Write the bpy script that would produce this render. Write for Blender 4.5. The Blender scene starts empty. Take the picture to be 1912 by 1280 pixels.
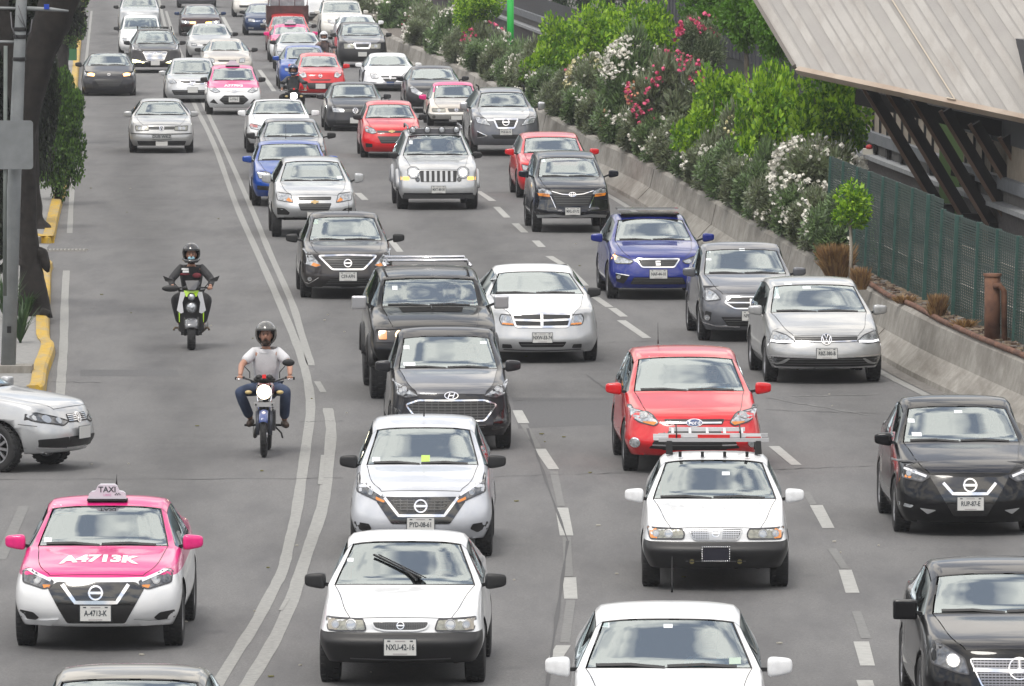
import bpy, bmesh, math, random
from mathutils import Vector, Matrix, noise
from mathutils.bvhtree import BVHTree
from mathutils.geometry import delaunay_2d_cdt
from math import sin, cos, pi, radians as R, sqrt, atan2, tan
random.seed(7)
C = bpy.context.scene.collection
SC = bpy.context.scene
# ---------------------------------------------------------------- camera, sky, sun, exposure
FPX, CAMH = 15000.0, 8.3
PITCH = math.atan(948 / FPX)
cd = bpy.data.cameras.new('camera'); cam = bpy.data.objects.new('camera', cd); C.objects.link(cam)
cam.location = (0, 0, CAMH); cam.rotation_euler = (pi / 2 - PITCH, 0, 0)
cd.sensor_width = 36; cd.lens = 36 * FPX / 1912; cd.clip_start = 1; cd.clip_end = 5000
SC.camera = cam
SUN_EL, SUN_AZ = R(58), R(200)          # azimuth from +Y, clockwise
w = bpy.data.worlds.new('World'); SC.world = w; w.use_nodes = True
nt = w.node_tree; nt.nodes.clear()
def wn(t, **k):
    n = nt.nodes.new(t)
    for a, b in k.items(): setattr(n, a, b)
    return n
sky = wn('ShaderNodeTexSky', sky_type='NISHITA', sun_disc=False, sun_elevation=SUN_EL, sun_rotation=SUN_AZ)
sky.air_density = 1.2; sky.dust_density = 1.0; sky.ozone_density = 3.0
tc = wn('ShaderNodeTexCoord')
n1 = wn('ShaderNodeTexNoise'); n1.inputs['Scale'].default_value = 6.2; n1.inputs['Detail'].default_value = 3; n1.inputs['Roughness'].default_value = .55
n1.inputs['Distortion'].default_value = .25
cr = wn('ShaderNodeValToRGB'); cr.color_ramp.elements[0].position = .44; cr.color_ramp.elements[1].position = .56; cr.color_ramp.elements[0].color = (.22, .22, .22, 1)
mixw = wn('ShaderNodeMix', data_type='RGBA')
mixw.inputs[7].default_value = (13.0, 12.3, 11.3, 1)
bg = wn('ShaderNodeBackground'); bg.inputs['Strength'].default_value = .10
ow = wn('ShaderNodeOutputWorld')
nt.links.new(tc.outputs['Generated'], n1.inputs['Vector']); nt.links.new(n1.outputs['Fac'], cr.inputs[0])
nt.links.new(cr.outputs[0], mixw.inputs[0]); nt.links.new(sky.outputs[0], mixw.inputs[6])
sp_ = wn('ShaderNodeSeparateXYZ'); nt.links.new(tc.outputs['Generated'], sp_.inputs[0])
mr_ = wn('ShaderNodeMapRange', interpolation_type='SMOOTHSTEP'); mr_.inputs[1].default_value = .03; mr_.inputs[2].default_value = .30; nt.links.new(sp_.outputs[2], mr_.inputs[0])
mh_ = wn('ShaderNodeMix', data_type='RGBA'); mh_.inputs[6].default_value = (.7, .72, .7, 1)      # city and trees all round the horizon
nt.links.new(mr_.outputs[0], mh_.inputs[0]); nt.links.new(mixw.outputs[2], mh_.inputs[7])
nt.links.new(mh_.outputs[2], bg.inputs['Color']); nt.links.new(bg.outputs[0], ow.inputs['Surface'])
ld = bpy.data.lights.new('sun', 'SUN'); ld.energy = 1.1; ld.angle = R(14); ld.color = (1, .95, .88)
sun = bpy.data.objects.new('sun', ld); C.objects.link(sun)
sun.rotation_euler = (pi / 2 - SUN_EL, 0, pi - SUN_AZ)
SC.view_settings.view_transform = 'Standard'; SC.view_settings.look = 'None'
SC.view_settings.exposure = .62; SC.view_settings.gamma = 1
SC.cycles.use_denoising = True
SC.cycles.max_bounces = 6; SC.cycles.transparent_max_bounces = 12; SC.cycles.volume_bounces = 1
SC.cycles.sample_clamp_indirect = 6; SC.cycles.caustics_reflective = False; SC.cycles.caustics_refractive = False
# ---------------------------------------------------------------- pixel -> world helpers (photo is 1912 x 1280)
FW = Vector((0, cos(PITCH), -sin(PITCH))); UP = Vector((0, sin(PITCH), cos(PITCH))); CAMP = Vector((0, 0, CAMH))
def ray(px, py): return FW + Vector((1, 0, 0)) * ((px - 956) / FPX) + UP * ((640 - py) / FPX)
def at(px, py, z=0.0):
    r = ray(px, py); return CAMP + r * ((z - CAMH) / r.z)
def atd(px, py, d):
    r = ray(px, py); return CAMP + r * (d / r.y)
# ---------------------------------------------------------------- object helpers
def tag(o, label=None, cat=None, group=None, kind=None):
    if label: o['label'] = label
    if cat: o['category'] = cat
    if group: o['group'] = group
    if kind: o['kind'] = kind
    return o
def thing(name, label, cat, loc=(0, 0, 0), rz=0, group=None):
    o = bpy.data.objects.new(name, None); C.objects.link(o); o.empty_display_size = .2
    o.location = loc; o.rotation_euler = (0, 0, rz)
    return tag(o, label, cat, group)
def link(name, me, parent=None, mats=None, loc=None, rot=None, scale=None):
    o = bpy.data.objects.new(name, me); C.objects.link(o)
    if mats is not None:
        ml = mats if isinstance(mats, (list, tuple)) else [mats]
        if len(me.materials) == 0:
            for m in ml: me.materials.append(m)
        else:
            for i, m in enumerate(ml): me.materials[i] = m
    if parent: o.parent = parent
    if loc is not None: o.location = loc
    if rot is not None: o.rotation_euler = rot
    if scale is not None: o.scale = scale
    return o
def copy_tree(o, parent=None):
    c = o.copy(); C.objects.link(c); c.parent = parent
    for ch in o.children: copy_tree(ch, c)
    return c
class MB:
    """collects plain shapes into one mesh"""
    def __init__(s): s.v = []; s.f = []; s.m = []; s.sm = []
    def add(s, vs, fs, m=0, sm=False):
        b = len(s.v); s.v += [tuple(v) for v in vs]
        for f in fs: s.f.append([i + b for i in f]); s.m.append(m); s.sm.append(sm)
    def box(s, c, d, m=0, rot=None, taper=1.0):
        M = Matrix.Rotation(rot[0], 3, rot[1]) if rot else None; vs = []
        for z in (-.5, .5):
            k = taper if z > 0 else 1
            for x, y in ((-.5, -.5), (.5, -.5), (.5, .5), (-.5, .5)):
                v = Vector((x * d[0] * k, y * d[1] * k, z * d[2]))
                if M: v = M @ v
                vs.append(v + Vector(c))
        s.add(vs, [(3, 2, 1, 0), (4, 5, 6, 7), (0, 1, 5, 4), (1, 2, 6, 5), (2, 3, 7, 6), (3, 0, 4, 7)], m)
    def bar(s, a, b, w, h=None, m=0, up=(0, 0, 1)):
        a = Vector(a); b = Vector(b); h = h or w; t = (b - a).normalized(); u = Vector(up)
        if abs(t.dot(u)) > .95: u = Vector((1, 0, 0))
        x = t.cross(u).normalized(); y = x.cross(t)
        vs = [p + x * (i * w / 2) + y * (j * h / 2) for p in (a, b) for i, j in ((-1, -1), (1, -1), (1, 1), (-1, 1))]
        s.add(vs, [(0, 1, 2, 3), (7, 6, 5, 4), (4, 5, 1, 0), (5, 6, 2, 1), (6, 7, 3, 2), (7, 4, 0, 3)], m)
    def tube(s, pts, rad, n=8, m=0, caps=True):
        pts = [Vector(p) for p in pts]; rads = rad if isinstance(rad, (list, tuple)) else [rad] * len(pts)
        vs = []; fs = []; N = len(pts); pu = None
        for i, p in enumerate(pts):
            t = (pts[min(i + 1, N - 1)] - pts[max(i - 1, 0)]).normalized()
            u = pu if pu and abs(pu.dot(t)) < .9 else (Vector((0, 0, 1)) if abs(t.z) < .9 else Vector((1, 0, 0)))
            x = t.cross(u).normalized(); y = x.cross(t).normalized(); pu = y
            for k in range(n): vs.append(p + (x * cos(2 * pi * k / n) + y * sin(2 * pi * k / n)) * rads[i])
        for i in range(N - 1):
            for k in range(n): fs.append((i * n + k, i * n + (k + 1) % n, (i + 1) * n + (k + 1) % n, (i + 1) * n + k))
        if caps: fs += [tuple(range(n - 1, -1, -1)), tuple((N - 1) * n + k for k in range(n))]
        s.add(vs, fs, m, True)
    def lathe(s, prof, c=(0, 0, 0), axis='z', n=16, m=0, sm=True):
        """prof: (radius, height) pairs around axis"""
        vs = []; fs = []
        for r, h in prof:
            for k in range(n):
                a = 2 * pi * k / n; p = (r * cos(a), r * sin(a), h)
                if axis == 'x': p = (h, r * cos(a), r * sin(a))
                elif axis == 'y': p = (r * cos(a), h, r * sin(a))
                vs.append(Vector(p) + Vector(c))
        for i in range(len(prof) - 1):
            for k in range(n): fs.append((i * n + k, i * n + (k + 1) % n, (i + 1) * n + (k + 1) % n, (i + 1) * n + k))
        s.add(vs, fs, m, sm)
    def ell(s, c, r, n=12, m=0, M=None):
        vs = []; fs = []; k2 = n // 2
        for i in range(k2 + 1):
            th = pi * i / k2
            for k in range(n):
                v = Vector((r[0] * sin(th) * cos(2 * pi * k / n), r[1] * sin(th) * sin(2 * pi * k / n), r[2] * cos(th)))
                if M: v = M @ v
                vs.append(v + Vector(c))
        for i in range(k2):
            for k in range(n): fs.append((i * n + k, (i + 1) * n + k, (i + 1) * n + (k + 1) % n, i * n + (k + 1) % n))
        s.add(vs, fs, m, True)
    def mesh(s, name='m'):
        me = bpy.data.meshes.new(name); me.from_pydata(s.v, [], s.f)
        me.polygons.foreach_set('material_index', s.m); me.polygons.foreach_set('use_smooth', s.sm); me.update(); return me
    def build(s, name, mats, parent=None, **k): return link(name, s.mesh(name), parent, mats, **k)
# ---------------------------------------------------------------- materials
MC = {}
def mat(name, col, rough=.5, metal=0, spec=.5, coat=0, emit=0, ecol=None, bump=0, bscale=40, vary=0, vscale=5, col2=None, back=None):
    if name in MC: return MC[name]
    m = bpy.data.materials.new(name); m.use_nodes = True; MC[name] = m
    t = m.node_tree; b = t.nodes['Principled BSDF']
    b.inputs['Base Color'].default_value = (*col, 1); b.inputs['Roughness'].default_value = rough
    b.inputs['Metallic'].default_value = metal; b.inputs['Specular IOR Level'].default_value = spec
    b.inputs['Coat Weight'].default_value = coat; b.inputs['Coat Roughness'].default_value = .04
    if emit:
        b.inputs['Emission Strength'].default_value = emit; b.inputs['Emission Color'].default_value = (*(ecol or col), 1)
    tcn = t.nodes.new('ShaderNodeTexCoord')
    last = None
    if vary or col2:
        n = t.nodes.new('ShaderNodeTexNoise'); n.inputs['Scale'].default_value = vscale; n.inputs['Detail'].default_value = 5
        t.links.new(tcn.outputs['Object'], n.inputs['Vector'])
        mx = t.nodes.new('ShaderNodeMix'); mx.data_type = 'RGBA'
        c2 = col2 or tuple(min(1, c * (1 + vary)) for c in col); c1 = col if col2 else tuple(c * (1 - vary) for c in col)
        mx.inputs[6].default_value = (*c1, 1); mx.inputs[7].default_value = (*c2, 1)
        rp = t.nodes.new('ShaderNodeMapRange'); rp.inputs[1].default_value = .33; rp.inputs[2].default_value = .67
        t.links.new(n.outputs['Fac'], rp.inputs[0]); t.links.new(rp.outputs[0], mx.inputs[0])
        t.links.new(mx.outputs[2], b.inputs['Base Color']); last = mx.outputs[2]
    if bump:
        n = t.nodes.new('ShaderNodeTexNoise'); n.inputs['Scale'].default_value = bscale; n.inputs['Detail'].default_value = 4
        t.links.new(tcn.outputs['Object'], n.inputs['Vector'])
        bp = t.nodes.new('ShaderNodeBump'); bp.inputs['Strength'].default_value = bump; bp.inputs['Distance'].default_value = .02
        t.links.new(n.outputs['Fac'], bp.inputs['Height']); t.links.new(bp.outputs[0], b.inputs['Normal'])
    if back is not None:
        g = t.nodes.new('ShaderNodeNewGeometry'); ms = t.nodes.new('ShaderNodeMixShader'); d = t.nodes.new('ShaderNodeBsdfDiffuse')
        d.inputs[0].default_value = (*back, 1); o = t.nodes['Material Output']
        t.links.new(g.outputs['Backfacing'], ms.inputs[0]); t.links.new(b.outputs[0], ms.inputs[1]); t.links.new(d.outputs[0], ms.inputs[2])
        t.links.new(ms.outputs[0], o.inputs['Surface'])
    return m
def glass(name, tint, refl, rough=.0):
    if name in MC: return MC[name]
    m = bpy.data.materials.new(name); m.use_nodes = True; MC[name] = m; t = m.node_tree; t.nodes.clear()
    o = t.nodes.new('ShaderNodeOutputMaterial'); tr = t.nodes.new('ShaderNodeBsdfTransparent'); gl = t.nodes.new('ShaderNodeBsdfGlossy')
    tr.inputs[0].default_value = (*tint, 1); gl.inputs['Roughness'].default_value = rough; gl.inputs[0].default_value = (.86, .96, 1, 1)
    lw = t.nodes.new('ShaderNodeFresnel'); lw.inputs[0].default_value = 1.5
    ad = t.nodes.new('ShaderNodeMath'); ad.operation = 'ADD'; ad.inputs[1].default_value = refl; ad.use_clamp = True
    n = t.nodes.new('ShaderNodeTexNoise'); n.inputs['Scale'].default_value = 1.3
    tcn = t.nodes.new('ShaderNodeTexCoord'); t.links.new(tcn.outputs['Object'], n.inputs['Vector'])
    bp = t.nodes.new('ShaderNodeBump'); bp.inputs['Strength'].default_value = .15; bp.inputs['Distance'].default_value = .03
    t.links.new(n.outputs['Fac'], bp.inputs['Height']); t.links.new(bp.outputs[0], gl.inputs['Normal'])
    ms = t.nodes.new('ShaderNodeMixShader')
    t.links.new(lw.outputs[0], ad.inputs[0]); t.links.new(ad.outputs[0], ms.inputs[0]); t.links.new(tr.outputs[0], ms.inputs[1])
    t.links.new(gl.outputs[0], ms.inputs[2]); t.links.new(ms.outputs[0], o.inputs[0])
    return m
def paint(name, col, metal=0.0, rough=.32):
    return mat('paint_' + name, col, rough, metal, .35 if max(col) > .1 else .08, .8 if max(col) > .1 else .65, vary=.09, vscale=3.0, back=(.03, .03, .03))
BLACK = mat('black_plastic', (.014, .014, .015), .45, bump=.05)
SOOT = mat('underbody', (.012, .012, .013), .9)
RUBBER = mat('rubber', (.02, .02, .021), .75, bump=.3, bscale=60)
CHROME = mat('chrome', (.82, .82, .84), .12, 1.0)
RIMM = mat('rim_alloy', (.5, .5, .52), .3, .9)
SEATM = mat('seat_cloth', (.07, .068, .066), .9, vary=.2)
DASHM = mat('dashboard', (.035, .036, .038), .6)
WSG = glass('windshield_glass', (.70, .84, .84), .27)
SDG = glass('side_glass', (.12, .13, .13), .06)
LENS = mat('lamp_lens', (.44, .46, .48), .22, .35, coat=1, vary=.45, vscale=24)
LENSD = mat('lamp_lens_dark', (.10, .105, .115), .2, .3, coat=1, vary=.6, vscale=22)
LENSY = mat('lamp_lens_aged', (.26, .26, .22), .25, .2, coat=1, vary=.3, vscale=30)
BULB = mat('lamp_reflector', (.42, .44, .46), .15, .6, coat=1)
AMBER = mat('amber_lens', (.75, .25, .03), .2, coat=1)
LITW = mat('lamp_lit_white', (1, .97, .9), .3, emit=5, ecol=(1, .93, .78))
LITA = mat('lamp_lit_amber', (1, .5, .1), .3, emit=6, ecol=(1, .45, .1))
LITX = mat('lamp_lit_strong', (1, 1, .95), .3, emit=40, ecol=(1, 1, .9))
LITY = mat('lamp_lit_yellow', (1, .95, .4), .3, emit=5, ecol=(1, .95, .45))
PLATEW = mat('plate_white', (.62, .62, .60), .4)
PLATET = mat('plate_print', (.05, .06, .07), .5)
WHITEP = mat('white_print', (.85, .85, .85), .5)
GOLD = mat('gold_badge', (.35, .25, .12), .4, .6)
DRL = mat('day_strip', (.9, .92, .95), .3, emit=1.0, ecol=(1, 1, 1))
FORDB = mat('blue_oval', (.02, .05, .16), .25, coat=1)
STICK = mat('sticker_white', (.78, .82, .84), .5)
# ================================================================ VEHICLES
def lerp(a, b, t): return a + (b - a) * t
def yaw_at(d, x):
    if d > 122: return R(3.1)
    if d < 90: return R(-.6)
    return R(lerp(-.6, 3.1, (d - 90) / 32))
TAGN = ['body', 'windshield', 'side_window', 'rear_window', 'hood', 'roof', 'wheel_well', 'bumper', 'door', 'underbody']
def cage(p):
    W = p['W']; foh = p['foh']; wb = p['wb']; roh = p['roh']; zb = p['zb']; zbump = p['zbump']; zh = p['zh']; zc = p['zc']
    yc = p['yc']; yt = p['ytop']; zt = p['zt']; zr = p['zr']; xb = p['xb']; xt = p['xt']; kind = p['kind']; sq = p.get('sq', 0)
    tail = wb + roh
    if kind == 'sedan': yrr, y7, zd = wb - .5, wb + .28, zc + .13
    elif kind == 'hatch': yrr, y7, zd = tail - .6, tail - .2, zc + .12
    else: yrr, y7, zd = tail - .32, tail - .14, zc + .1
    Y = [-foh, -foh + .32, -.02, yc, yt, lerp(yt, yrr, .42), yrr, y7, tail - .12, tail]
    if y7 > tail - .15: Y[8] = tail - .07
    zs = [zh - .05, lerp(zh, zc, .12) - .02, lerp(zh, zc, .55) - .03, zc - .03, zc - .01, zc + .01, zc + .03, zc + .05, zc + .03, zc - .02]
    ztp = [zh, lerp(zh, zc, .28) + .02, lerp(zh, zc, .70) + .02, zc + .01, zt, zr, zr - .05, zd, zd - .02, zd - .07]
    nf = p.get('nose', .84); nf = lerp(nf, .95, sq)
    XO = [W * nf, W * lerp(.975, .995, sq), W, W, W, W, W, W * .985, W * .955, W * .88]
    prof = p.get('prof', [.10, .0, .0, .04, .13]); curv = p.get('curv', 1.0) * (1 - .6 * sq)
    pl = [0, .014, .06, .13, .21]
    N = 9; ycol = {3: [0, .02, .10, .14, .16], 4: [0, .01, .05, .07, .09], 6: [0, -.01, -.04, -.06, -.07], 7: [0, -.01, -.04, -.06, -.07]}
    def P(c, s, r):
        k = abs(c); sg = 1 if c >= 0 else -1
        xo = XO[s]; zbs = zb if s in (0, 1) else lerp(zb, .2, .5) if s < 9 else .3
        rz = [zbs, zbs + .13, (zbs + .13 + zbump) / 2, zbump, zs[s]]
        rx = [xo - .09, xo - .02, xo, xo - .004, xo - lerp(.06, .02, sq)]
        if s in (0, 9):
            fr = [0, .38, .70, .88, 1.0][k]
            x = fr * rx[r]; z = rz[r]
            if r == 4: z = lerp(ztp[s], zs[s], [0, .05, .3, .65, 1][k])
            sgn = 1 if s == 0 else -1
            y = Y[s] + sgn * (pl[k] * curv + (prof[r] if s == 0 else [.12, .02, 0, .02, .05][r]))
            if s == 0 and r == 0: z = zb + p.get('lipz', 0) * (1 - fr)
            return Vector((sg * x, y, z))
        if r == 4 and k < 4:
            dy = ycol.get(s, [0] * 5)[k]
            if s <= 2:
                x = [0, .30 * W / .8, [0, .70, .76][s] * W, [0, .86, .885][s] * W][k]
                z = [ztp[s], ztp[s] - .003, ztp[s] - .025, lerp(ztp[s], zs[s], .55)][k]
            elif s == 3:
                x = [0, .42, xb, xb + .055][k]; z = [ztp[3], ztp[3], ztp[3] - .01, ztp[3] - .005][k]
            elif s in (4, 5, 6):
                x = [0, .38, xt, xt + .055][k]; x += 0 if s == 4 else .015 * (k > 1); z = ztp[s] - [0, .004, .035, .085][k] * lerp(1, .75, sq)
            else:
                x = [0, .38, xb - .04, xb + .03][k]; z = ztp[s] - [0, .0, .015, .04][k]
            return Vector((sg * x, Y[s] + dy, z))
        if r == 0 and k < 4:
            return Vector((sg * [0, .38, .70, .88][k] * rx[0], Y[s], zbs + .02))
        dy = ycol.get(s, [0] * 5)[4] if r == 4 else 0
        if s == 1 and r: dy -= .0
        return Vector((sg * rx[r], Y[s] + dy, rz[r]))
    bm = bmesh.new(); V = {}
    def gv(c, s, r):
        key = (c, s, r)
        if key not in V: V[key] = bm.verts.new(P(c, s, r))
        return V[key]
    def fc(vs, m):
        f = bm.faces.new([gv(*v) for v in vs]); f.material_index = m; f.smooth = True
    cs = list(range(-4, 5))
    for s in range(N):
        for c in cs[:-1]:
            k = min(abs(c), abs(c + 1))
            if s <= 2: m = 4 if k <= 1 else 0
            elif s == 3: m = [1, 1, 0, 2][k]
            elif s in (4, 5): m = [5, 5, 5, 2][k]
            elif s == 6: m = [3, 3, 0, 0 if kind == 'sedan' else 2][k]
            else: m = 0
            fc([(c, s, 4), (c + 1, s, 4), (c + 1, s + 1, 4), (c, s + 1, 4)], m)
            fc([(c, s, 0), (c, s + 1, 0), (c + 1, s + 1, 0), (c + 1, s, 0)], 9)
        for r in range(4):
            m = 7 if (s == 0 and r < 3) else (8 if (3 <= s <= 5 and r >= 1) else 0)
            fc([(4, s, r), (4, s + 1, r), (4, s + 1, r + 1), (4, s, r + 1)], m)
            fc([(-4, s, r), (-4, s, r + 1), (-4, s + 1, r + 1), (-4, s + 1, r)], m)
    for c in cs[:-1]:
        for r in range(4):
            fc([(c, 0, r), (c + 1, 0, r), (c + 1, 0, r + 1), (c, 0, r + 1)], 7 if r < 3 else 0)
            fc([(c, N, r), (c, N, r + 1), (c + 1, N, r + 1), (c + 1, N, r)], 0)
    cl = bm.edges.layers.float.new('crease_edge')
    def cre(a, b, v):
        e = bm.edges.get((V[a], V[b]))
        if e: e[cl] = max(e[cl], v)
    for sg in (-1, 1):
        for s in range(3, 7):
            cre((4 * sg, s, 4), (4 * sg, s + 1, 4), .75); cre((3 * sg, s, 4), (3 * sg, s + 1, 4), .6)
            cre((2 * sg, s, 4), (2 * sg, s + 1, 4), .55)
        for s in range(0, 3): cre((4 * sg, s, 4), (4 * sg, s + 1, 4), lerp(.1, .8, sq)); cre((2 * sg, s, 4), (2 * sg, s + 1, 4), .3)
        for s in range(0, 9): cre((4 * sg, s, 0), (4 * sg, s + 1, 0), .6)
    for c in cs[:-1]:
        for s in (3, 4): cre((c, s, 4), (c + 1, s, 4), .7)
        for s in (6, 7): cre((c, s, 4), (c + 1, s, 4), .6)
        cre((c, 0, 0), (c + 1, 0, 0), .7); cre((c, 0, 4), (c + 1, 0, 4), lerp(.25, .8, sq)); cre((c, 0, 3), (c + 1, 0, 3), p.get('bcr', .25))
    for r in range(4):
        for sg in (-4, 4): cre((sg, 0, r), (sg, 0, r + 1), .8 * sq)
    bmesh.ops.recalc_face_normals(bm, faces=bm.faces)
    me = bpy.data.meshes.new('cage'); bm.to_mesh(me); bm.free()
    for i in range(10): me.materials.append(SOOT)
    return me, Y
def evaluate(me, p, boolean=True):
    o = bpy.data.objects.new('t', me); C.objects.link(o)
    s = o.modifiers.new('s', 'SUBSURF'); s.levels = 2; s.render_levels = 2
    cut = None
    if boolean:
        mb = MB(); Rr = p['R'] + .05; W = p['W']
        for y in (0, p['wb']):
            for sg in (-1, 1):
                x0, x1 = sorted((sg * (W - .27), sg * (W + .2))); n = 24
                vs = [(x, y + Rr * cos(2 * pi * k / n), p['R'] + .01 + Rr * sin(2 * pi * k / n)) for x in (x0, x1) for k in range(n)]
                mb.add(vs, [tuple(range(n - 1, -1, -1)), tuple(range(n, 2 * n))] + [(k, (k + 1) % n, n + (k + 1) % n, n + k) for k in range(n)], 6)
        cm = mb.mesh('cut')
        bmx = bmesh.new(); bmx.from_mesh(cm); bmesh.ops.recalc_face_normals(bmx, faces=bmx.faces); bmx.to_mesh(cm); bmx.free()
        for i in range(10): cm.materials.append(SOOT)
        cut = bpy.data.objects.new('c', cm); C.objects.link(cut)
        b = o.modifiers.new('b', 'BOOLEAN'); b.object = cut; b.operation = 'DIFFERENCE'; b.solver = 'EXACT'
    dg = bpy.context.evaluated_depsgraph_get(); dg.update()
    out = bpy.data.meshes.new_from_object(o.evaluated_get(dg), depsgraph=dg)
    bpy.data.objects.remove(o)
    if cut: bpy.data.objects.remove(cut)
    return out
def split_parts(me, mats, parent, gap=True):
    nv = [v.normal.copy() for v in me.vertices]; co = [v.co.copy() for v in me.vertices]; out = {}
    groups = {}
    for pl in me.polygons: groups.setdefault(pl.material_index, []).append(tuple(pl.vertices))
    for t, fs in groups.items():
        sets = [fs]
        if t in (2, 8):   # each side its own part
            sets = [[f for f in fs if sum(co[i].x for i in f) > 0], [f for f in fs if sum(co[i].x for i in f) <= 0]]
        if t == 6:
            sets = [[f for f in fs if (co[f[0]].x > 0) == a_ and (co[f[0]].y > 1.2) == b_] for a_ in (True, False) for b_ in (True, False)]
        for fs in sets:
            if not fs: continue
            mp = {}; vs = []; ff = []
            for f in fs:
                g = []
                for i in f:
                    if i not in mp: mp[i] = len(vs); vs.append(i)
                    g.append(mp[i])
                ff.append(g)
            mc = bpy.data.meshes.new(TAGN[t]); V = [co[i] for i in vs]; nface = len(ff); N0 = len(V)
            # dark shut line round the hood, bumper and doors
            extra = []
            if gap and t in (4, 8, 1, 5):
                ec = {}
                for f in ff:
                    for a, b in zip(f, f[1:] + f[:1]): ec.setdefault((min(a, b), max(a, b)), []).append(f)
                gw = .016 if t == 1 else .007
                for (a, b), L in ec.items():
                    if len(L) != 1: continue
                    A, B = V[a], V[b]; na, nb = nv[vs[a]], nv[vs[b]]
                    fcx = sum((V[i] for i in L[0]), Vector()) / len(L[0])
                    tdir = (B - A).normalized(); inw = na.cross(tdir)
                    if inw.dot(fcx - A) < 0: inw = -inw
                    q = [A + na * .0025, B + nb * .0025, B + nb * .0025 + inw * gw, A + na * .0025 + inw * gw]
                    bidx = len(V); V = V + q; ff.append([bidx, bidx + 1, bidx + 2, bidx + 3]); extra += [na, nb, nb, na]
            mc.from_pydata(V, [], ff); mc.update()
            mc.polygons.foreach_set('material_index', [0] * nface + [1] * (len(ff) - nface))
            mc.polygons.foreach_set('use_smooth', [True] * len(ff))
            if t != 6: mc.normals_split_custom_set_from_vertices([nv[i] for i in vs] + extra)
            out.setdefault(t, []).append(link(TAGN[t], mc, parent, [mats[t], BLACK if t != 1 else mat('seal', (.015, .015, .016), .5)]))
    return out
def pip(x, y, poly):
    ins = False; n = len(poly); j = n - 1
    for i in range(n):
        xi, yi = poly[i]; xj, yj = poly[j]
        if (yi > y) != (yj > y) and x < (xj - xi) * (y - yi) / (yj - yi) + xi: ins = not ins
        j = i
    return ins
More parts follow.
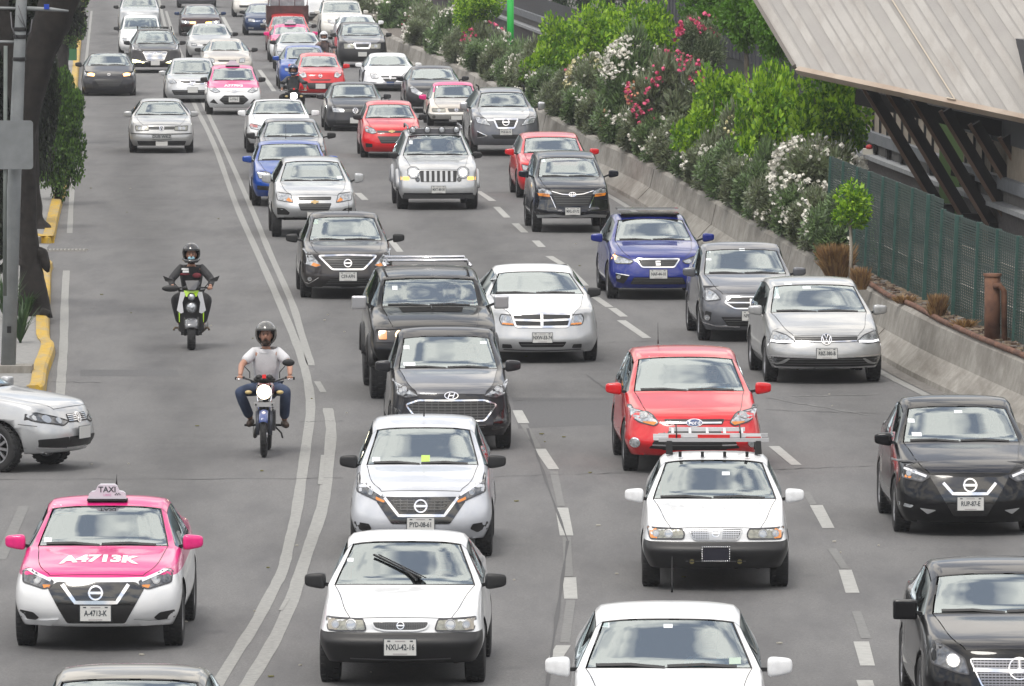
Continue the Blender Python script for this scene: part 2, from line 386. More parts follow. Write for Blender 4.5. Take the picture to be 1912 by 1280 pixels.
class Skin:
    """lays patches, lines and marks on a body surface (front view x,z or, for axis z, top view x,y)"""
    def __init__(s, me, foh, axis='y'):
        s.bvh = BVHTree.FromPolygons([v.co for v in me.vertices], [tuple(p.vertices) for p in me.polygons if p.material_index != 9]); s.foh = foh; s.lim = .72
    def hit(s, x, z, off):
        h, n, i, d = s.bvh.ray_cast(Vector((x, -4, z)), Vector((0, 1, 0)))
        lim = -s.foh + .46
        if z < s.lim and (h is None or h.y > lim):
            xx, zz = x, z
            for _ in range(9):
                zz -= .01; h, n, i, d = s.bvh.ray_cast(Vector((xx, -4, zz)), Vector((0, 1, 0)))
                if h is not None and h.y <= lim: return Vector((xx, h.y - off, zz)), n
            for _ in range(30):
                xx *= .98; h, n, i, d = s.bvh.ray_cast(Vector((xx, -4, z)), Vector((0, 1, 0)))
                if h is not None and h.y <= lim: return Vector((xx, h.y - off * .6, z)), n
        if h is None: return Vector((x, -s.foh + .35, z)), Vector((0, -1, 0))
        if n.y > 0: n = -n
        return Vector((x, h.y - off, z)), n
    def dens(s, poly, st, closed=True):
        out = []; n = len(poly)
        for i in range(n if closed else n - 1):
            a = Vector(poly[i]); b = Vector(poly[(i + 1) % n]); k = max(1, int((b - a).length / st))
            for j in range(k): out.append(tuple(a.lerp(b, j / k)))
        if not closed: out.append(tuple(poly[-1]))
        return out
    def rnd(s, poly, r=.012):
        out = []; n = len(poly)
        for i in range(n):
            p = Vector(poly[i]); a = Vector(poly[i - 1]) - p; b = Vector(poly[(i + 1) % n]) - p
            ra = min(r, a.length * .35); rb = min(r, b.length * .35)
            q0 = p + a.normalized() * ra; q1 = p + b.normalized() * rb
            for t in (0, .5, 1): out.append(tuple(q0.lerp(p, t).lerp(p.lerp(q1, t), t)))
        return out
    def patch(s, mb, poly, off=.006, m=0, grid=.05, skirt=.03, r=.012):
        if r: poly = s.rnd(poly, r)
        out = s.dens(poly, grid); n = len(out)
        xs = [p[0] for p in out]; ys = [p[1] for p in out]; pts = [Vector(p) for p in out]
        x = min(xs) + grid / 2
        while x < max(xs):
            y = min(ys) + grid / 2
            while y < max(ys):
                if pip(x, y, out) and min((Vector((x, y)) - q).length for q in pts[:n]) > grid * .4: pts.append(Vector((x, y)))
                y += grid
            x += grid
        try: vo, eo, fo, *_ = delaunay_2d_cdt(pts, [(i, (i + 1) % n) for i in range(n)], [list(range(n))], 1, 1e-6)
        except Exception: return
        P3 = [s.hit(v[0], v[1], off)[0] for v in vo]
        ff = []
        for f in fo:
            a, b, c = (P3[f[0]], P3[f[1]], P3[f[2]])
            ff.append(list(f) if (b - a).cross(c - a).y < 0 else list(f)[::-1])
        mb.add(P3, ff, m, True)
        R0 = [s.hit(q[0], q[1], off)[0] for q in out]; R1 = [v + Vector((0, skirt, 0)) for v in R0]
        mb.add(R0 + R1, [(i, (i + 1) % n, n + (i + 1) % n, n + i) for i in range(n)], m)
    def line(s, mb, path, w, off=.010, m=0, closed=False, st=.04):
        pts = [Vector(p) for p in s.dens(path, st, closed)]; n = len(pts); L = []
        for i, p in enumerate(pts):
            a = pts[i - 1] if (i or closed) else p; b = pts[(i + 1) % n] if (i < n - 1 or closed) else p
            t = b - a
            if t.length < 1e-9: t = Vector((1, 0))
            t.normalize(); nn = Vector((-t.y, t.x)) * w / 2
            for q in (p + nn, p - nn): L.append(s.hit(q.x, q.y, off)[0])
        fs = []; K = n if closed else n - 1
        for i in range(K):
            j = (i + 1) % n; fs.append((2 * i, 2 * i + 1, 2 * j + 1, 2 * j))
        mb.add(L, fs, m, True)
        Lb = [v + Vector((0, .02, 0)) for v in L]; M = len(L); g = []
        for i in range(K):
            j = (i + 1) % n; g += [(2 * i, 2 * j, M + 2 * j, M + 2 * i), (2 * i + 1, M + 2 * i + 1, M + 2 * j + 1, 2 * j + 1)]
        mb.add(L + Lb, g, m)
    def disc(s, mb, x, z, r, off=.012, m=0, rz=None, n=18, skirt=.03):
        s.patch(mb, [(x + r * cos(2 * pi * k / n), z + (rz or r) * sin(2 * pi * k / n)) for k in range(n)], off, m, max(.03, r * .6), skirt, 0)
    def ring(s, mb, x, z, r, w, off=.014, m=0, rz=None, n=20):
        s.line(mb, [(x + r * cos(2 * pi * k / n), z + (rz or r) * sin(2 * pi * k / n)) for k in range(n)], w, off, m, True, 9)
TXT = {}
def text_pts(body, size, bold=0):
    """flat letters as (verts2d, faces), centred"""
    k = (body, size, bold)
    if k in TXT: return TXT[k]
    c = bpy.data.curves.new('t', 'FONT'); c.body = body; c.size = size; c.align_x = 'CENTER'; c.align_y = 'CENTER'; c.resolution_u = 2; c.offset = bold
    o = bpy.data.objects.new('t', c); C.objects.link(o); dg = bpy.context.evaluated_depsgraph_get()
    me = bpy.data.meshes.new_from_object(o.evaluated_get(dg), depsgraph=dg); bpy.data.objects.remove(o)
    TXT[k] = ([(v.co.x, v.co.y) for v in me.vertices], [tuple(p.vertices) for p in me.polygons]); bpy.data.meshes.remove(me)
    return TXT[k]
def badge(sk, parent, kind, x, z, r):
    mb = MB()
    if kind in ('nissan', 'ring'):
        sk.ring(mb, x, z, r, r * .25, .018); sk.line(mb, [(x - r * 1.15, z), (x + r * 1.15, z)], r * .38, .022)
    elif kind == 'vw':
        sk.disc(mb, x, z, r * .9, .014, 1); sk.ring(mb, x, z, r, r * .16, .018)
        sk.line(mb, [(x - r * .38, z + r * .9), (x, z + r * .12), (x + r * .38, z + r * .9)], r * .2, .021)
        sk.line(mb, [(x - r * .8, z + r * .5), (x - r * .38, z - r * .75), (x, z - r * .02), (x + r * .38, z - r * .75), (x + r * .8, z + r * .5)], r * .2, .021)
    elif kind == 'hyundai':
        sk.ring(mb, x, z, r, r * .13, .016, 0, r * .52)
        for a, b in (((-.5, -.36), (-.22, .36)), ((.22, -.36), (.5, .36)), ((-.36, -.02), (.36, .02))):
            sk.line(mb, [(x + a[0] * r, z + a[1] * r), (x + b[0] * r, z + b[1] * r)], r * .15, .018)
    elif kind == 'ford':
        sk.disc(mb, x, z, r, .014, 0, r * .46); sk.disc(mb, x, z, r * .9, .018, 2, r * .38)
        V, Fs = text_pts('Ford', r * .75); mb.add([sk.hit(x + a, z + b, .024)[0] for a, b in V], Fs, 0)
    elif kind == 'seat':
        V = [(.8, .75), (-.75, .75), (-.75, -.02), (.72, -.1), (.72, -.75), (-.8, -.75)]
        sk.line(mb, [(x + a * r, z + b * r * .8) for a, b in V], r * .42, .016)
    elif kind == 'bowtie':
        V = [(-1, -.12), (-.85, .25), (-.35, .25), (-.35, .45), (.35, .45), (.35, .25), (1, .25), (.85, -.2), (.35, -.2), (.35, -.45), (-.35, -.45), (-.35, -.2), (-1, -.2)]
        sk.patch(mb, [(x + a * r, z + b * r) for a, b in V], .018, 3, .05, .03, 0)
    elif kind == 'star':
        sk.ring(mb, x, z, r, r * .12, .018)
        for a in (90, 210, 330): sk.line(mb, [(x, z), (x + r * cos(R(a)), z + r * sin(R(a)))], r * .16, .02)
    elif kind == 'oval':
        sk.ring(mb, x, z, r, r * .18, .018, 0, r * .6); sk.ring(mb, x, z, r * .4, r * .14, .018, 0, r * .55)
    elif kind == 'ram':
        sk.patch(mb, [(x - r * .6, z + r), (x + r * .6, z + r), (x + r * .5, z - r * .2), (x, z - r), (x - r * .5, z - r * .2)], .018, 0, .05, .03, .01)
    mb.build('badge', [CHROME, BLACK, FORDB, GOLD], parent)
WHEELS = {}
def wheel_meshes(Rr, wd, style):
    k = (round(Rr, 3), wd, style)
    if k in WHEELS: return WHEELS[k]
    a = MB(); h = wd / 2; ri = Rr * .66
    a.lathe([(ri, -h * .8), (Rr * .86, -h), (Rr * .96, -h * .92), (Rr, -h * .68), (Rr, h * .68), (Rr * .96, h * .92), (Rr * .86, h), (ri, h * .8)], axis='x', n=32)
    n = 26
    for kx in range(n):     # tread blocks
        an = 2 * pi * kx / n
        for x0 in (-.32, .0, .32):
            a.box((x0 * wd, (Rr + .002) * cos(an + x0 * .3), (Rr + .002) * sin(an + x0 * .3)), (wd * .22, .045, .012), 0, (an + x0 * .3 - pi / 2, 'X'))
    b = MB()
    b.lathe([(ri, -h * .75), (ri * .94, -h * .5), (ri * .92, h * .5), (ri, h * .75)], axis='x', n=32)
    b.lathe([(ri, h * .8), (ri * .93, h * .86), (ri * .9, h * .6)], axis='x', n=32); b.lathe([(ri, -h * .8), (ri * .93, -h * .86), (ri * .9, -h * .6)], axis='x', n=32)
    b.lathe([(.001, h * .72), (ri * .24, h * .68), (ri * .26, h * .3), (.001, h * .3)], axis='x', n=14)
    b.lathe([(.001, -h * .72), (ri * .24, -h * .68), (ri * .26, -h * .3), (.001, -h * .3)], axis='x', n=14)
    b.lathe([(.001, .0), (ri * .92, .0)], axis='x', n=24, m=1)
    ns = {'multi': 10, 'five': 5, 'steel': 8}.get(style, 7)
    for sx in (-1, 1):
        for q in range(ns):
            an = 2 * pi * q / ns
            b.bar((sx * h * .62, ri * .2 * cos(an), ri * .2 * sin(an)), (sx * h * .66, ri * .92 * cos(an + .08), ri * .92 * sin(an + .08)), .035 if ns > 7 else .06, .03, 0, (1, 0, 0))
    WHEELS[k] = (a.mesh('tyre'), b.mesh('rim')); WHEELS[k][0].materials.append(RUBBER)
    for m_ in (RIMM, SOOT): WHEELS[k][1].materials.append(m_)
    return WHEELS[k]
MIR = {}
def mirror_mesh(sg, style):
    k = (sg, style)
    if k in MIR: return MIR[k]
    bm = bmesh.new(); bmesh.ops.create_cube(bm, size=1)
    for v in bm.verts:
        o = (v.co.x * sg > 0)
        v.co.z *= (.80 if o else 1.0) if style != 'box' else 1; v.co.y *= .7 if o else 1
        if style != 'box' and v.co.z < 0 and o: v.co.z *= .7
    e = bm.edges.layers.float.new('crease_edge')
    for ed in bm.edges: ed[e] = .35 if style != 'box' else .65
    me = bpy.data.meshes.new('wing_mirror'); bm.to_mesh(me); bm.free()
    o = bpy.data.objects.new('t', me); C.objects.link(o); s = o.modifiers.new('s', 'SUBSURF'); s.levels = 3
    dg = bpy.context.evaluated_depsgraph_get(); dg.update()
    out = bpy.data.meshes.new_from_object(o.evaluated_get(dg), depsgraph=dg); bpy.data.objects.remove(o)
    for p in out.polygons: p.use_smooth = True
    MIR[k] = out; return out
SEATS = {}
def seat_mesh():
    if 's' in SEATS: return SEATS['s']
    a = MB(); a.box((0, 0, .12), (.50, .50, .18)); a.box((0, .27, .46), (.46, .13, .56), 0, (R(-14), 'X'), .85); a.ell((0, .35, .83), (.14, .06, .11), 10)
    a.tube([(-.06, .34, .70), (-.06, .35, .8)], .01, 6); a.tube([(.06, .34, .70), (.06, .35, .8)], .01, 6)
    SEATS['s'] = a.mesh('seat'); SEATS['s'].materials.append(SEATM)
    b = MB(); b.lathe([(.185, -.012), (.2, 0), (.185, .012), (.17, 0), (.185, -.012)], n=24); b.bar((-.18, 0, 0), (.18, 0, 0), .05, .02); b.bar((0, -.18, 0), (0, 0, 0), .05, .02); b.ell((0, 0, -.01), (.07, .07, .03), 10)
    SEATS['w'] = b.mesh('steering_wheel'); SEATS['w'].materials.append(DASHM)
    return SEATS['s']
BASE = dict(W=.87, wb=2.6, foh=.86, roh=.85, zb=.2, zbump=.60, yc=.42, dyt=.74, kind='sedan', R=.31, tw=.2, roofm=None, mir='body', mz=.03, my=.28, style='seven', seats=1)
CARS = []
DCH = mat('dull_chrome', (.45, .45, .46), .3, .7)
def car(name, label, cat, paintm, **p):
    q = dict(BASE); q.update(p); q['name'] = name; q['label'] = label; q['cat'] = cat; q['paint'] = paintm; CARS.append(q)
def build_car(p):
    cx, yt = p['cx'], p['yt']; g = at(cx, yt); d = g.y
    phi = R(p['yaw']) if 'yaw' in p else yaw_at(d, g.x)
    h = Vector((sin(phi), -cos(phi), 0)); ex = Vector((cos(phi), sin(phi), 0))
    if 'loc' in p: loc = Vector(p['loc'])
    else:
        yn = d - p['foh'] * cos(phi); nose = Vector((g.x * yn / g.y, yn, 0)); loc = nose - h * p['foh']
    ox, oy, k = p['Z']
    def L(x, y, yl=None):          # photo pixel -> car-local (x, z) on the plane local y = yl
        yl = -p['foh'] if yl is None else yl
        px, py = ox + x / k, oy + y / k; r = ray(px, py); q = loc - h * yl
        t = (q - CAMP).dot(h) / r.dot(h); P = CAMP + r * t - loc
        return (P.dot(ex), P.z)
    if 'ws' in p:
        yb, xl, xr, yt_, xl2, xr2 = p['ws']; yc = p['yc']; ytp = yc + p['dyt']
        a = L(xl, yb, yc + .1); b = L(xr, yb, yc + .1); p['xb'] = min((b[0] - a[0]) / 2, p['W'] * .86); p['zc'] = a[1] * .5 + b[1] * .5
        a = L(xl2, yt_, ytp + .04); b = L(xr2, yt_, ytp + .04); p['xt'] = (b[0] - a[0]) / 2; p['zt'] = a[1] * .5 + b[1] * .5
        p['xb'] = p.get('xbf', p['xb']); p['xt'] = min(p['xt'], p['xb'] - .03)
        p['zr'] = L((xl + xr) / 2, p['roof'], ytp + .75)[1] if 'roof' in p else p['zt'] + .07
        p['zr'] = min(max(p['zr'], p['zt'] + .02), p['zt'] + .12)
    p['ytop'] = p['yc'] + p['dyt']
    p.setdefault('xb', p['W'] * .8); p.setdefault('xt', p['W'] * .67); p.setdefault('zc', .95); p.setdefault('zt', 1.34); p.setdefault('zr', 1.42); p.setdefault('zh', p['zc'] - .22)
    if 'zhpx' in p: p['zh'] = L((p['ws'][1] + p['ws'][2]) / 2, p['zhpx'])[1]
    if 'zbpx' in p: p['zb'] = L((p['ws'][1] + p['ws'][2]) / 2, p['zbpx'])[1]
    if 'zmpx' in p: p['zbump'] = L((p['ws'][1] + p['ws'][2]) / 2, p['zmpx'])[1]
    root = thing(p['name'], p['label'], p['cat'], loc, phi, p.get('group'))
    cg, Y = cage(p); me = evaluate(cg, p, True)
    pm = p['paint']; rm = p['roofm'] or pm; bmn = p.get('bumpm', pm)
    mats = [pm, WSG, SDG, SDG, p.get('hoodm', pm), rm, SOOT, bmn, p.get('doorm', pm), SOOT]
    parts = split_parts(me, mats, root, p.get('gap', yt > 230))
    sk = Skin(me, p['foh']); sk.lim = p['zc'] - .05; W = p['W']; zc = p['zc']; foh = p['foh']
    # interior
    s0 = p['yc'] + .75
    if yt > 150 and p['kind'] != 'x':
        db = MB(); db.box((0, p['yc'] + .36, zc - .14), (W * 1.55, .46, .22)); db.box((0, p['yc'] + 1.2, zc - .55), (W * 1.6, 2.2, .1)); db.build('dashboard', DASHM, root)
        for sx in (-1, 1): link('seat', seat_mesh(), root, None, (sx * .37, s0 + .25, zc - .72), None, (1, 1, min(1.12, (p['zr'] - zc + .62) / 1.05)))
        rb = MB(); rb.box((0, s0 + 1.35, zc - .15), (W * 1.4, .16, .62)); rb.build('rear_seat', SEATM, root)
        link('steering_wheel', SEATS['w'], root, None, (.37, p['yc'] + .62, zc - .06), (R(62), 0, 0))
    else:
        db = MB(); db.box((0, p['yc'] + 1.3, zc - .2), (W * 1.5, 1.9, .3)); db.build('cabin_floor', SEATM, root)
    # wheels
    tm, rmm = wheel_meshes(p['R'], p['tw'], p['style'])
    for sx in (-1, 1):
        for yy in (0, p['wb']):
            st = R(p.get('steer', 0)) if yy == 0 else 0
            o = link('wheel', tm, root, None, (sx * (W - p['tw'] / 2 - .015), yy, p['R']), (0, 0, st)); link('rim', rmm, o)
    # mirrors
    mm = {'body': pm, 'black': BLACK, 'chrome': mat('mirror_chrome', (.62, .62, .64), .32, .9)}.get(p['mir'], p['mir']); ms = p.get('ms', (.19, .13, .135))
    for sx in (-1, 1):
        o = link('wing_mirror', mirror_mesh(sx, p.get('mstyle', 'r')).copy(), root, [mm], (sx * (W + p.get('mx', .045)), p['yc'] + p['my'], zc + p['mz']), None, (ms[0] * 1.12, ms[1] * 1.1, ms[2] * 1.3))
        a = MB(); a.bar((sx * (W - .12), p['yc'] + p['my'] + .02, zc - .02), (sx * (W + .02), p['yc'] + p['my'], zc + p['mz'] - .02), .07, .035); a.build('mirror_arm', BLACK, o)
        a = o.children[0]; a.matrix_parent_inverse = Matrix.Identity(4)
        s_ = o.scale; a.location = (-o.location.x / s_[0], -o.location.y / s_[1], -o.location.z / s_[2]); a.scale = (1 / s_[0], 1 / s_[1], 1 / s_[2])
    # wipers
    if yt > 120 and p.get('wip', 1):
        wm = MB(); xb = p['xb']
        for x0, x1 in ((-xb * .86, -xb * .05), (xb * -.02, xb * .8)):
            sk.line(wm, [(x0, zc + .035), ((x0 + x1) / 2, zc + .045), (x1, zc + .025)], .018, .02)
        wm.build('wiper', BLACK, root)
    # rear lamps
    rl = MB(); tl = p['wb'] + p['roh']
    for sx in (-1, 1): rl.box((sx * (W - .26), tl - .09, zc - .12), (.22, .13, .13))
    rl.build('tail_lamp', mat('tail_lens', (.35, .01, .01), .2, coat=1), root)
    # features
    hlm = p.get('hlm', LENS)
    for f in p.get('feats', []):
        t = f[0]
        if t in ('hl', 'in2', 'pa2', 'fog2', 'tr2'):
            base = [L(*q) for q in f[1]]
            if sum(a for a, b in base) > 0: base = [(-a, b) for a, b in base]
            for sx in (1, -1):
                poly = [(a * sx, b) for a, b in base]
                mb = MB()
                if t == 'hl':
                    o = f[2] if len(f) > 2 else {}
                    sk.patch(mb, poly, .007, 0, .045, .04, .02); sk.line(mb, sk.rnd(poly, .02), .014, .011, 1, True)
                    hd = mb.build('headlight', [o.get('m', hlm), mat('lamp_edge', (.05, .05, .055), .4)], root)
                    ar = sum(a[0] * b[1] - b[0] * a[1] for a, b in zip(poly, poly[1:] + poly[:1])) / 2
                    cxm = sum((a[0] + b[0]) * (a[0] * b[1] - b[0] * a[1]) for a, b in zip(poly, poly[1:] + poly[:1])) / (6 * ar); czm = sum((a[1] + b[1]) * (a[0] * b[1] - b[0] * a[1]) for a, b in zip(poly, poly[1:] + poly[:1])) / (6 * ar)
                    mb = MB()
                    for (bx, by, br) in o.get('b', [(0, 0, .042), (-.07, .005, .034)]):
                        
                        for _ in range(12):
                            if all(pip(cxm + sx * bx + br * 1.12 * cos(R(a)), czm + by + br * 1.12 * sin(R(a)), poly) for a in range(0, 360, 30)): break
                            bx *= .8; by *= .8; br *= .90
                        sk.ring(mb, cxm + sx * bx, czm + by, br, .006, .0125, 1); sk.disc(mb, cxm + sx * bx, czm + by, br * .85, .012, 0)
                    litm = o.get('lit') if (o.get('only') is None or o.get('only') == sx) else None
                    mb.build('bulb', [litm or BULB, DCH], hd)
                    if 'turn' in o:
                        tb = [L(*q) for q in o['turn']]; tb = [(-abs(a) * sx, b) for a, b in tb]
                        mb = MB(); sk.patch(mb, tb, .011, 0, .05, .02, .01); mb.build('turn_signal', o.get('tm', AMBER), hd)
                    if 'drl' in o:
                        tb = [L(*q) for q in o['drl']]; tb = [(-abs(a) * sx, b) for a, b in tb]
                        mb = MB(); sk.line(mb, tb, o.get('dw', .03), .014, 0); mb.build('daytime_lamp', o.get('dm', DRL), hd)
                else:
                    sk.patch(mb, poly, f[3] if len(f) > 3 else .006, 0, .05, .03, .015)
                    mb.build({'in2': 'side_intake', 'pa2': 'trim_panel', 'fog2': 'fog_lamp', 'tr2': 'trim_panel'}[t], f[2] if len(f) > 2 and f[2] else BLACK, root)
        elif t in ('gr', 'in'):
            poly = [L(*q) for q in f[1]]; nb = f[2] if len(f) > 2 else 0; cw = f[3] if len(f) > 3 else 0; o = f[4] if len(f) > 4 else {}
            if o.get('sym', 1):
                i0 = next((i for i in range(len(poly)) if poly[i - 1][0] > 0 >= poly[i][0]), 0)
                pp = poly[i0:] + poly[:i0]; h2 = [(abs(a), b) for a, b in pp if a <= 0]
                if len(h2) >= 2: poly = h2_poly(h2)
            mb = MB(); sk.patch(mb, poly, .006, 0, .05, .03, .02)
            zs_ = [q[1] for q in poly]
            for i in range(nb):
                z = lerp(min(zs_), max(zs_), (i + 1) / (nb + 1)); xs = []
                for a, b in zip(poly, poly[1:] + poly[:1]):
                    if (a[1] > z) != (b[1] > z): xs.append(a[0] + (b[0] - a[0]) * (z - a[1]) / (b[1] - a[1]))
                if len(xs) >= 2: sk.line(mb, [(min(xs) + .015, z), (max(xs) - .015, z)], o.get('bw', .012), .012, 1)
            nvb = o.get('vb', 0)
            if nvb:
                x0, x1 = min(q[0] for q in poly), max(q[0] for q in poly)
                for i in range(nvb):
                    x = lerp(x0, x1, (i + 1) / (nvb + 1)); zz = []
                    for a, b in zip(poly, poly[1:] + poly[:1]):
                        if (a[0] > x) != (b[0] > x): zz.append(a[1] + (b[1] - a[1]) * (x - a[0]) / (b[0] - a[0]))
                    if len(zz) >= 2: sk.line(mb, [(x, min(zz) + .01), (x, max(zz) - .01)], o.get('vw', .01), .0125, 1)
            if cw: sk.line(mb, sk.rnd(poly, .03) if not o.get('open') else poly, cw, .014, 2, not o.get('open'))
            mb.build('grille' if t == 'gr' else 'lower_intake', [o.get('m', BLACK), o.get('bm', mat('grille_bar', (.09, .09, .095), .35)), o.get('cm', CHROME)], root)
        elif t == 'pa':
            poly = [L(*q) for q in f[1]]; mb = MB(); sk.patch(mb, poly, f[3] if len(f) > 3 else .006, 0, .05, .03, .015); mb.build('trim_panel', f[2], root)
        elif t in ('ch', 'ch1'):
            poly = [L(*q) for q in f[1]]; mb = MB()
            sk.line(mb, poly, f[2], .016, 0)
            if t == 'ch': sk.line(mb, [(-a, b) for a, b in poly], f[2], .016, 0)
            mb.build('trim_strip', f[3] if len(f) > 3 else CHROME, root)
        elif t in ('fog', 'lampd'):
            x, z = L(f[1], f[2]); r = f[3] / k / (FPX / d)
            for sx in (-1, 1):
                mb = MB(); sk.disc(mb, sx * abs(x), z, r, .010, 0); sk.ring(mb, sx * abs(x), z, r, r * .3, .014, 1)
                mb.build('fog_lamp', [f[4] if len(f) > 4 else LENS, f[5] if len(f) > 5 else CHROME], root)
        elif t == 'bdg':
            x, z = L(f[2], f[3]); badge(sk, root, f[1], x if abs(x) > .05 else 0, z, f[4] / k / (FPX / d))
        elif t == 'pl':
            x, z = L(f[1], f[2]); x = x if f[4:] and f[4] else 0; y = sk.hit(x, z, 0)[0].y; y = min(y, sk.hit(x - .12, z, 0)[0].y, sk.hit(x + .12, z, 0)[0].y) - .02
            pr = MB(); pr.box((0, 0, 0), (.31, .012, .155)); pr.box((0, .008, 0), (.325, .008, .17), 1)
            txt = f[3]
            if txt:
                V, Fs = text_pts(txt, .072 if len(txt) > 7 else .078, .0016); pr.add([(a * .80, -.0085, b * 1.1) for a, b in V], Fs, 1)
                pr.box((-.11, -.007, .062), (.03, .002, .012), 1); pr.box((.0, -.007, .062), (.10, .002, .009), 2); pr.box((.11, -.007, .062), (.03, .002, .012), 1); pr.box((0, -.007, -.064), (.14, .002, .008), 2)
            pr.build('licence_plate', [p.get('plm', PLATEW), PLATET, mat('plate_small_print', (.35, .32, .33), .5)], root, loc=(x, y, z))
        elif t == 'st':     # windshield stickers: x, y, w, h in zoom px
            x, z = L(f[1], f[2], p['yc'] + .35); a, b = f[3] / k / (FPX / d) / 2, f[4] / k / (FPX / d) / 2; mb = MB()
            sk.patch(mb, [(x - a, z - b), (x + a, z - b), (x + a, z + b), (x - a, z + b)], .004, 0, .1, .002, 0); mb.build('sticker', f[5] if len(f) > 5 else STICK, root)
    return root, sk, L, p, parts
def h2_poly(h2):
    """mirror the left-hand points of an outline so it is symmetric"""
    # h2 holds (|x|, z) of points left of the middle in drawing order
    left = [(-a, b) for a, b in h2]; right = [(a, b) for a, b in h2[::-1]]
    return left + right
# ---------------------------------------------------------------- paints
def twotone(name, low, up, zsplit, slope=0, metal=0):
    """pink over white taxi paint: the two colours meet on a height line that rises towards the rear"""
    m = paint(name, up); t = m.node_tree; b = t.nodes['Principled BSDF']; m.diffuse_color = (*up, 1)
    for l in list(t.links):
        if l.to_socket == b.inputs['Base Color']: t.links.remove(l)
    tcn = t.nodes.new('ShaderNodeTexCoord'); sp = t.nodes.new('ShaderNodeSeparateXYZ'); t.links.new(tcn.outputs['Object'], sp.inputs[0])
    ab = t.nodes.new('ShaderNodeMath'); ab.operation = 'MULTIPLY'; ab.inputs[1].default_value = slope; t.links.new(sp.outputs[1], ab.inputs[0])
    ad = t.nodes.new('ShaderNodeMath'); ad.operation = 'SUBTRACT'; t.links.new(sp.outputs[2], ad.inputs[0]); t.links.new(ab.outputs[0], ad.inputs[1])
    gt = t.nodes.new('ShaderNodeMath'); gt.operation = 'GREATER_THAN'; gt.inputs[1].default_value = zsplit; t.links.new(ad.outputs[0], gt.inputs[0])
    mx = t.nodes.new('ShaderNodeMix'); mx.data_type = 'RGBA'; mx.inputs[6].default_value = (*low, 1); mx.inputs[7].default_value = (*up, 1)
    t.links.new(gt.outputs[0], mx.inputs[0]); t.links.new(mx.outputs[2], b.inputs['Base Color']); return m
WHITE = paint('white', (.78, .79, .80)); PEARL = paint('pearl', (.56, .58, .62), .15); FAWN = paint('fawn', (.20, .19, .165), .3); SILVER = paint('silver', (.50, .51, .52), .45); SILVERW = paint('warm_silver', (.43, .435, .435), .45)
GREY = paint('grey', (.13, .135, .15), .35); DGREY = paint('dark_grey', (.028, .028, .032), .2); INK = paint('black', (.004, .004, .005)); NIGHT = paint('blue_black', (.010, .012, .02), .1)
RED = paint('red', (.60, .006, .012)); BLUE = paint('blue', (.004, .016, .20), .1); LBLUE = paint('bright_blue', (.006, .06, .33), .15); BROWN = paint('brown', (.040, .037, .038), .2)
BEIGE = paint('beige', (.50, .46, .41), .35); MAROON = paint('maroon', (.035, .012, .014), .2); NAVY = paint('navy', (.02, .04, .10), .3); PALE = paint('pale', (.66, .64, .60), .1)
PINK = (.72, .02, .20)
TAXI1 = twotone('taxi_a', (.78, .79, .80), PINK, .775, .02); TAXI2 = twotone('taxi_b', (.76, .77, .78), PINK, .80, .0); PINKP = paint('pink', PINK)
TAXI3 = twotone('taxi_c', (.66, .60, .52), PINK, .93, .0)
CHECK = mat('grille_mesh', (.30, .31, .33), .35, .5, vary=.6, vscale=60)
DSTEEL = mat('dark_chrome', (.25, .25, .27), .25, .9)
# ---------------------------------------------------------------- the cars (outlines were read off the photograph, then laid on each body)
ZB = (480, 640, 3.983); ZC = (960, 640, 3.983); ZN = (480, 960, 3.983); Z3 = (500, 50, 7.967); Z7 = (440, 170, 3.824); Z4 = (660, 460, 3.983)
ZA = (210, 0, 7.967); ZBB = (420, 0, 7.967); Z1 = (0, 0, 3.983); ZJ = (640, 80, 7.354); Z6 = (960, 240, 4.0); Z5 = (1260, 430, 4.267); Z2 = (480, 0, 3.983)
car('taxi', 'pink and white taxi with a roof sign box, nearest car at the left', 'taxi', TAXI1, cx=178.5, yt=1203, Z=(0, 890, 3.765), yaw=-.4,
    W=.87, wb=2.62, foh=.88, roh=.98, R=.32, ws=(490, 240, 1170, 197, 355, 1120), roof=103, zhpx=692, zbpx=1062, zmpx=790, mir=PINKP, mx=.05, style='multi', mz=.03,
    feats=[('gr', [(330, 790), (395, 745), (970, 745), (1035, 790), (880, 1036), (468, 1036)], 0, 0, {'m': mat('gloss_black', (.01, .01, .011), .12, coat=1)}),
           ('ch1', [(434, 762), (528, 884), (818, 884), (900, 760)], .036),
           ('hl', [(138, 645), (146, 756), (300, 792), (345, 782), (372, 742), (280, 712), (170, 655)], {'m': LENSD, 'b': [(.12, .015, .045), (.02, -.01, .035)], 'drl': [(148, 652), (230, 690), (350, 735)], 'dw': .03, 'dm': mat('lamp_strip', (.85, .86, .9), .2, coat=1), 'turn': [(290, 765), (350, 765), (345, 783), (300, 788)]}),
           ('in2', [(124, 950), (225, 962), (268, 1000), (240, 1020), (124, 1012)]),
           ('tr2', [(112, 1022), (300, 1018), (410, 1006), (345, 1058), (112, 1046)], WHITE, .02),
           ('bdg', 'nissan', 672, 817, 46), ('pl', 672, 960, 'A-4713-K'), ('st', 382, 236, 60, 24), ('st', 345, 432, 55, 26)])
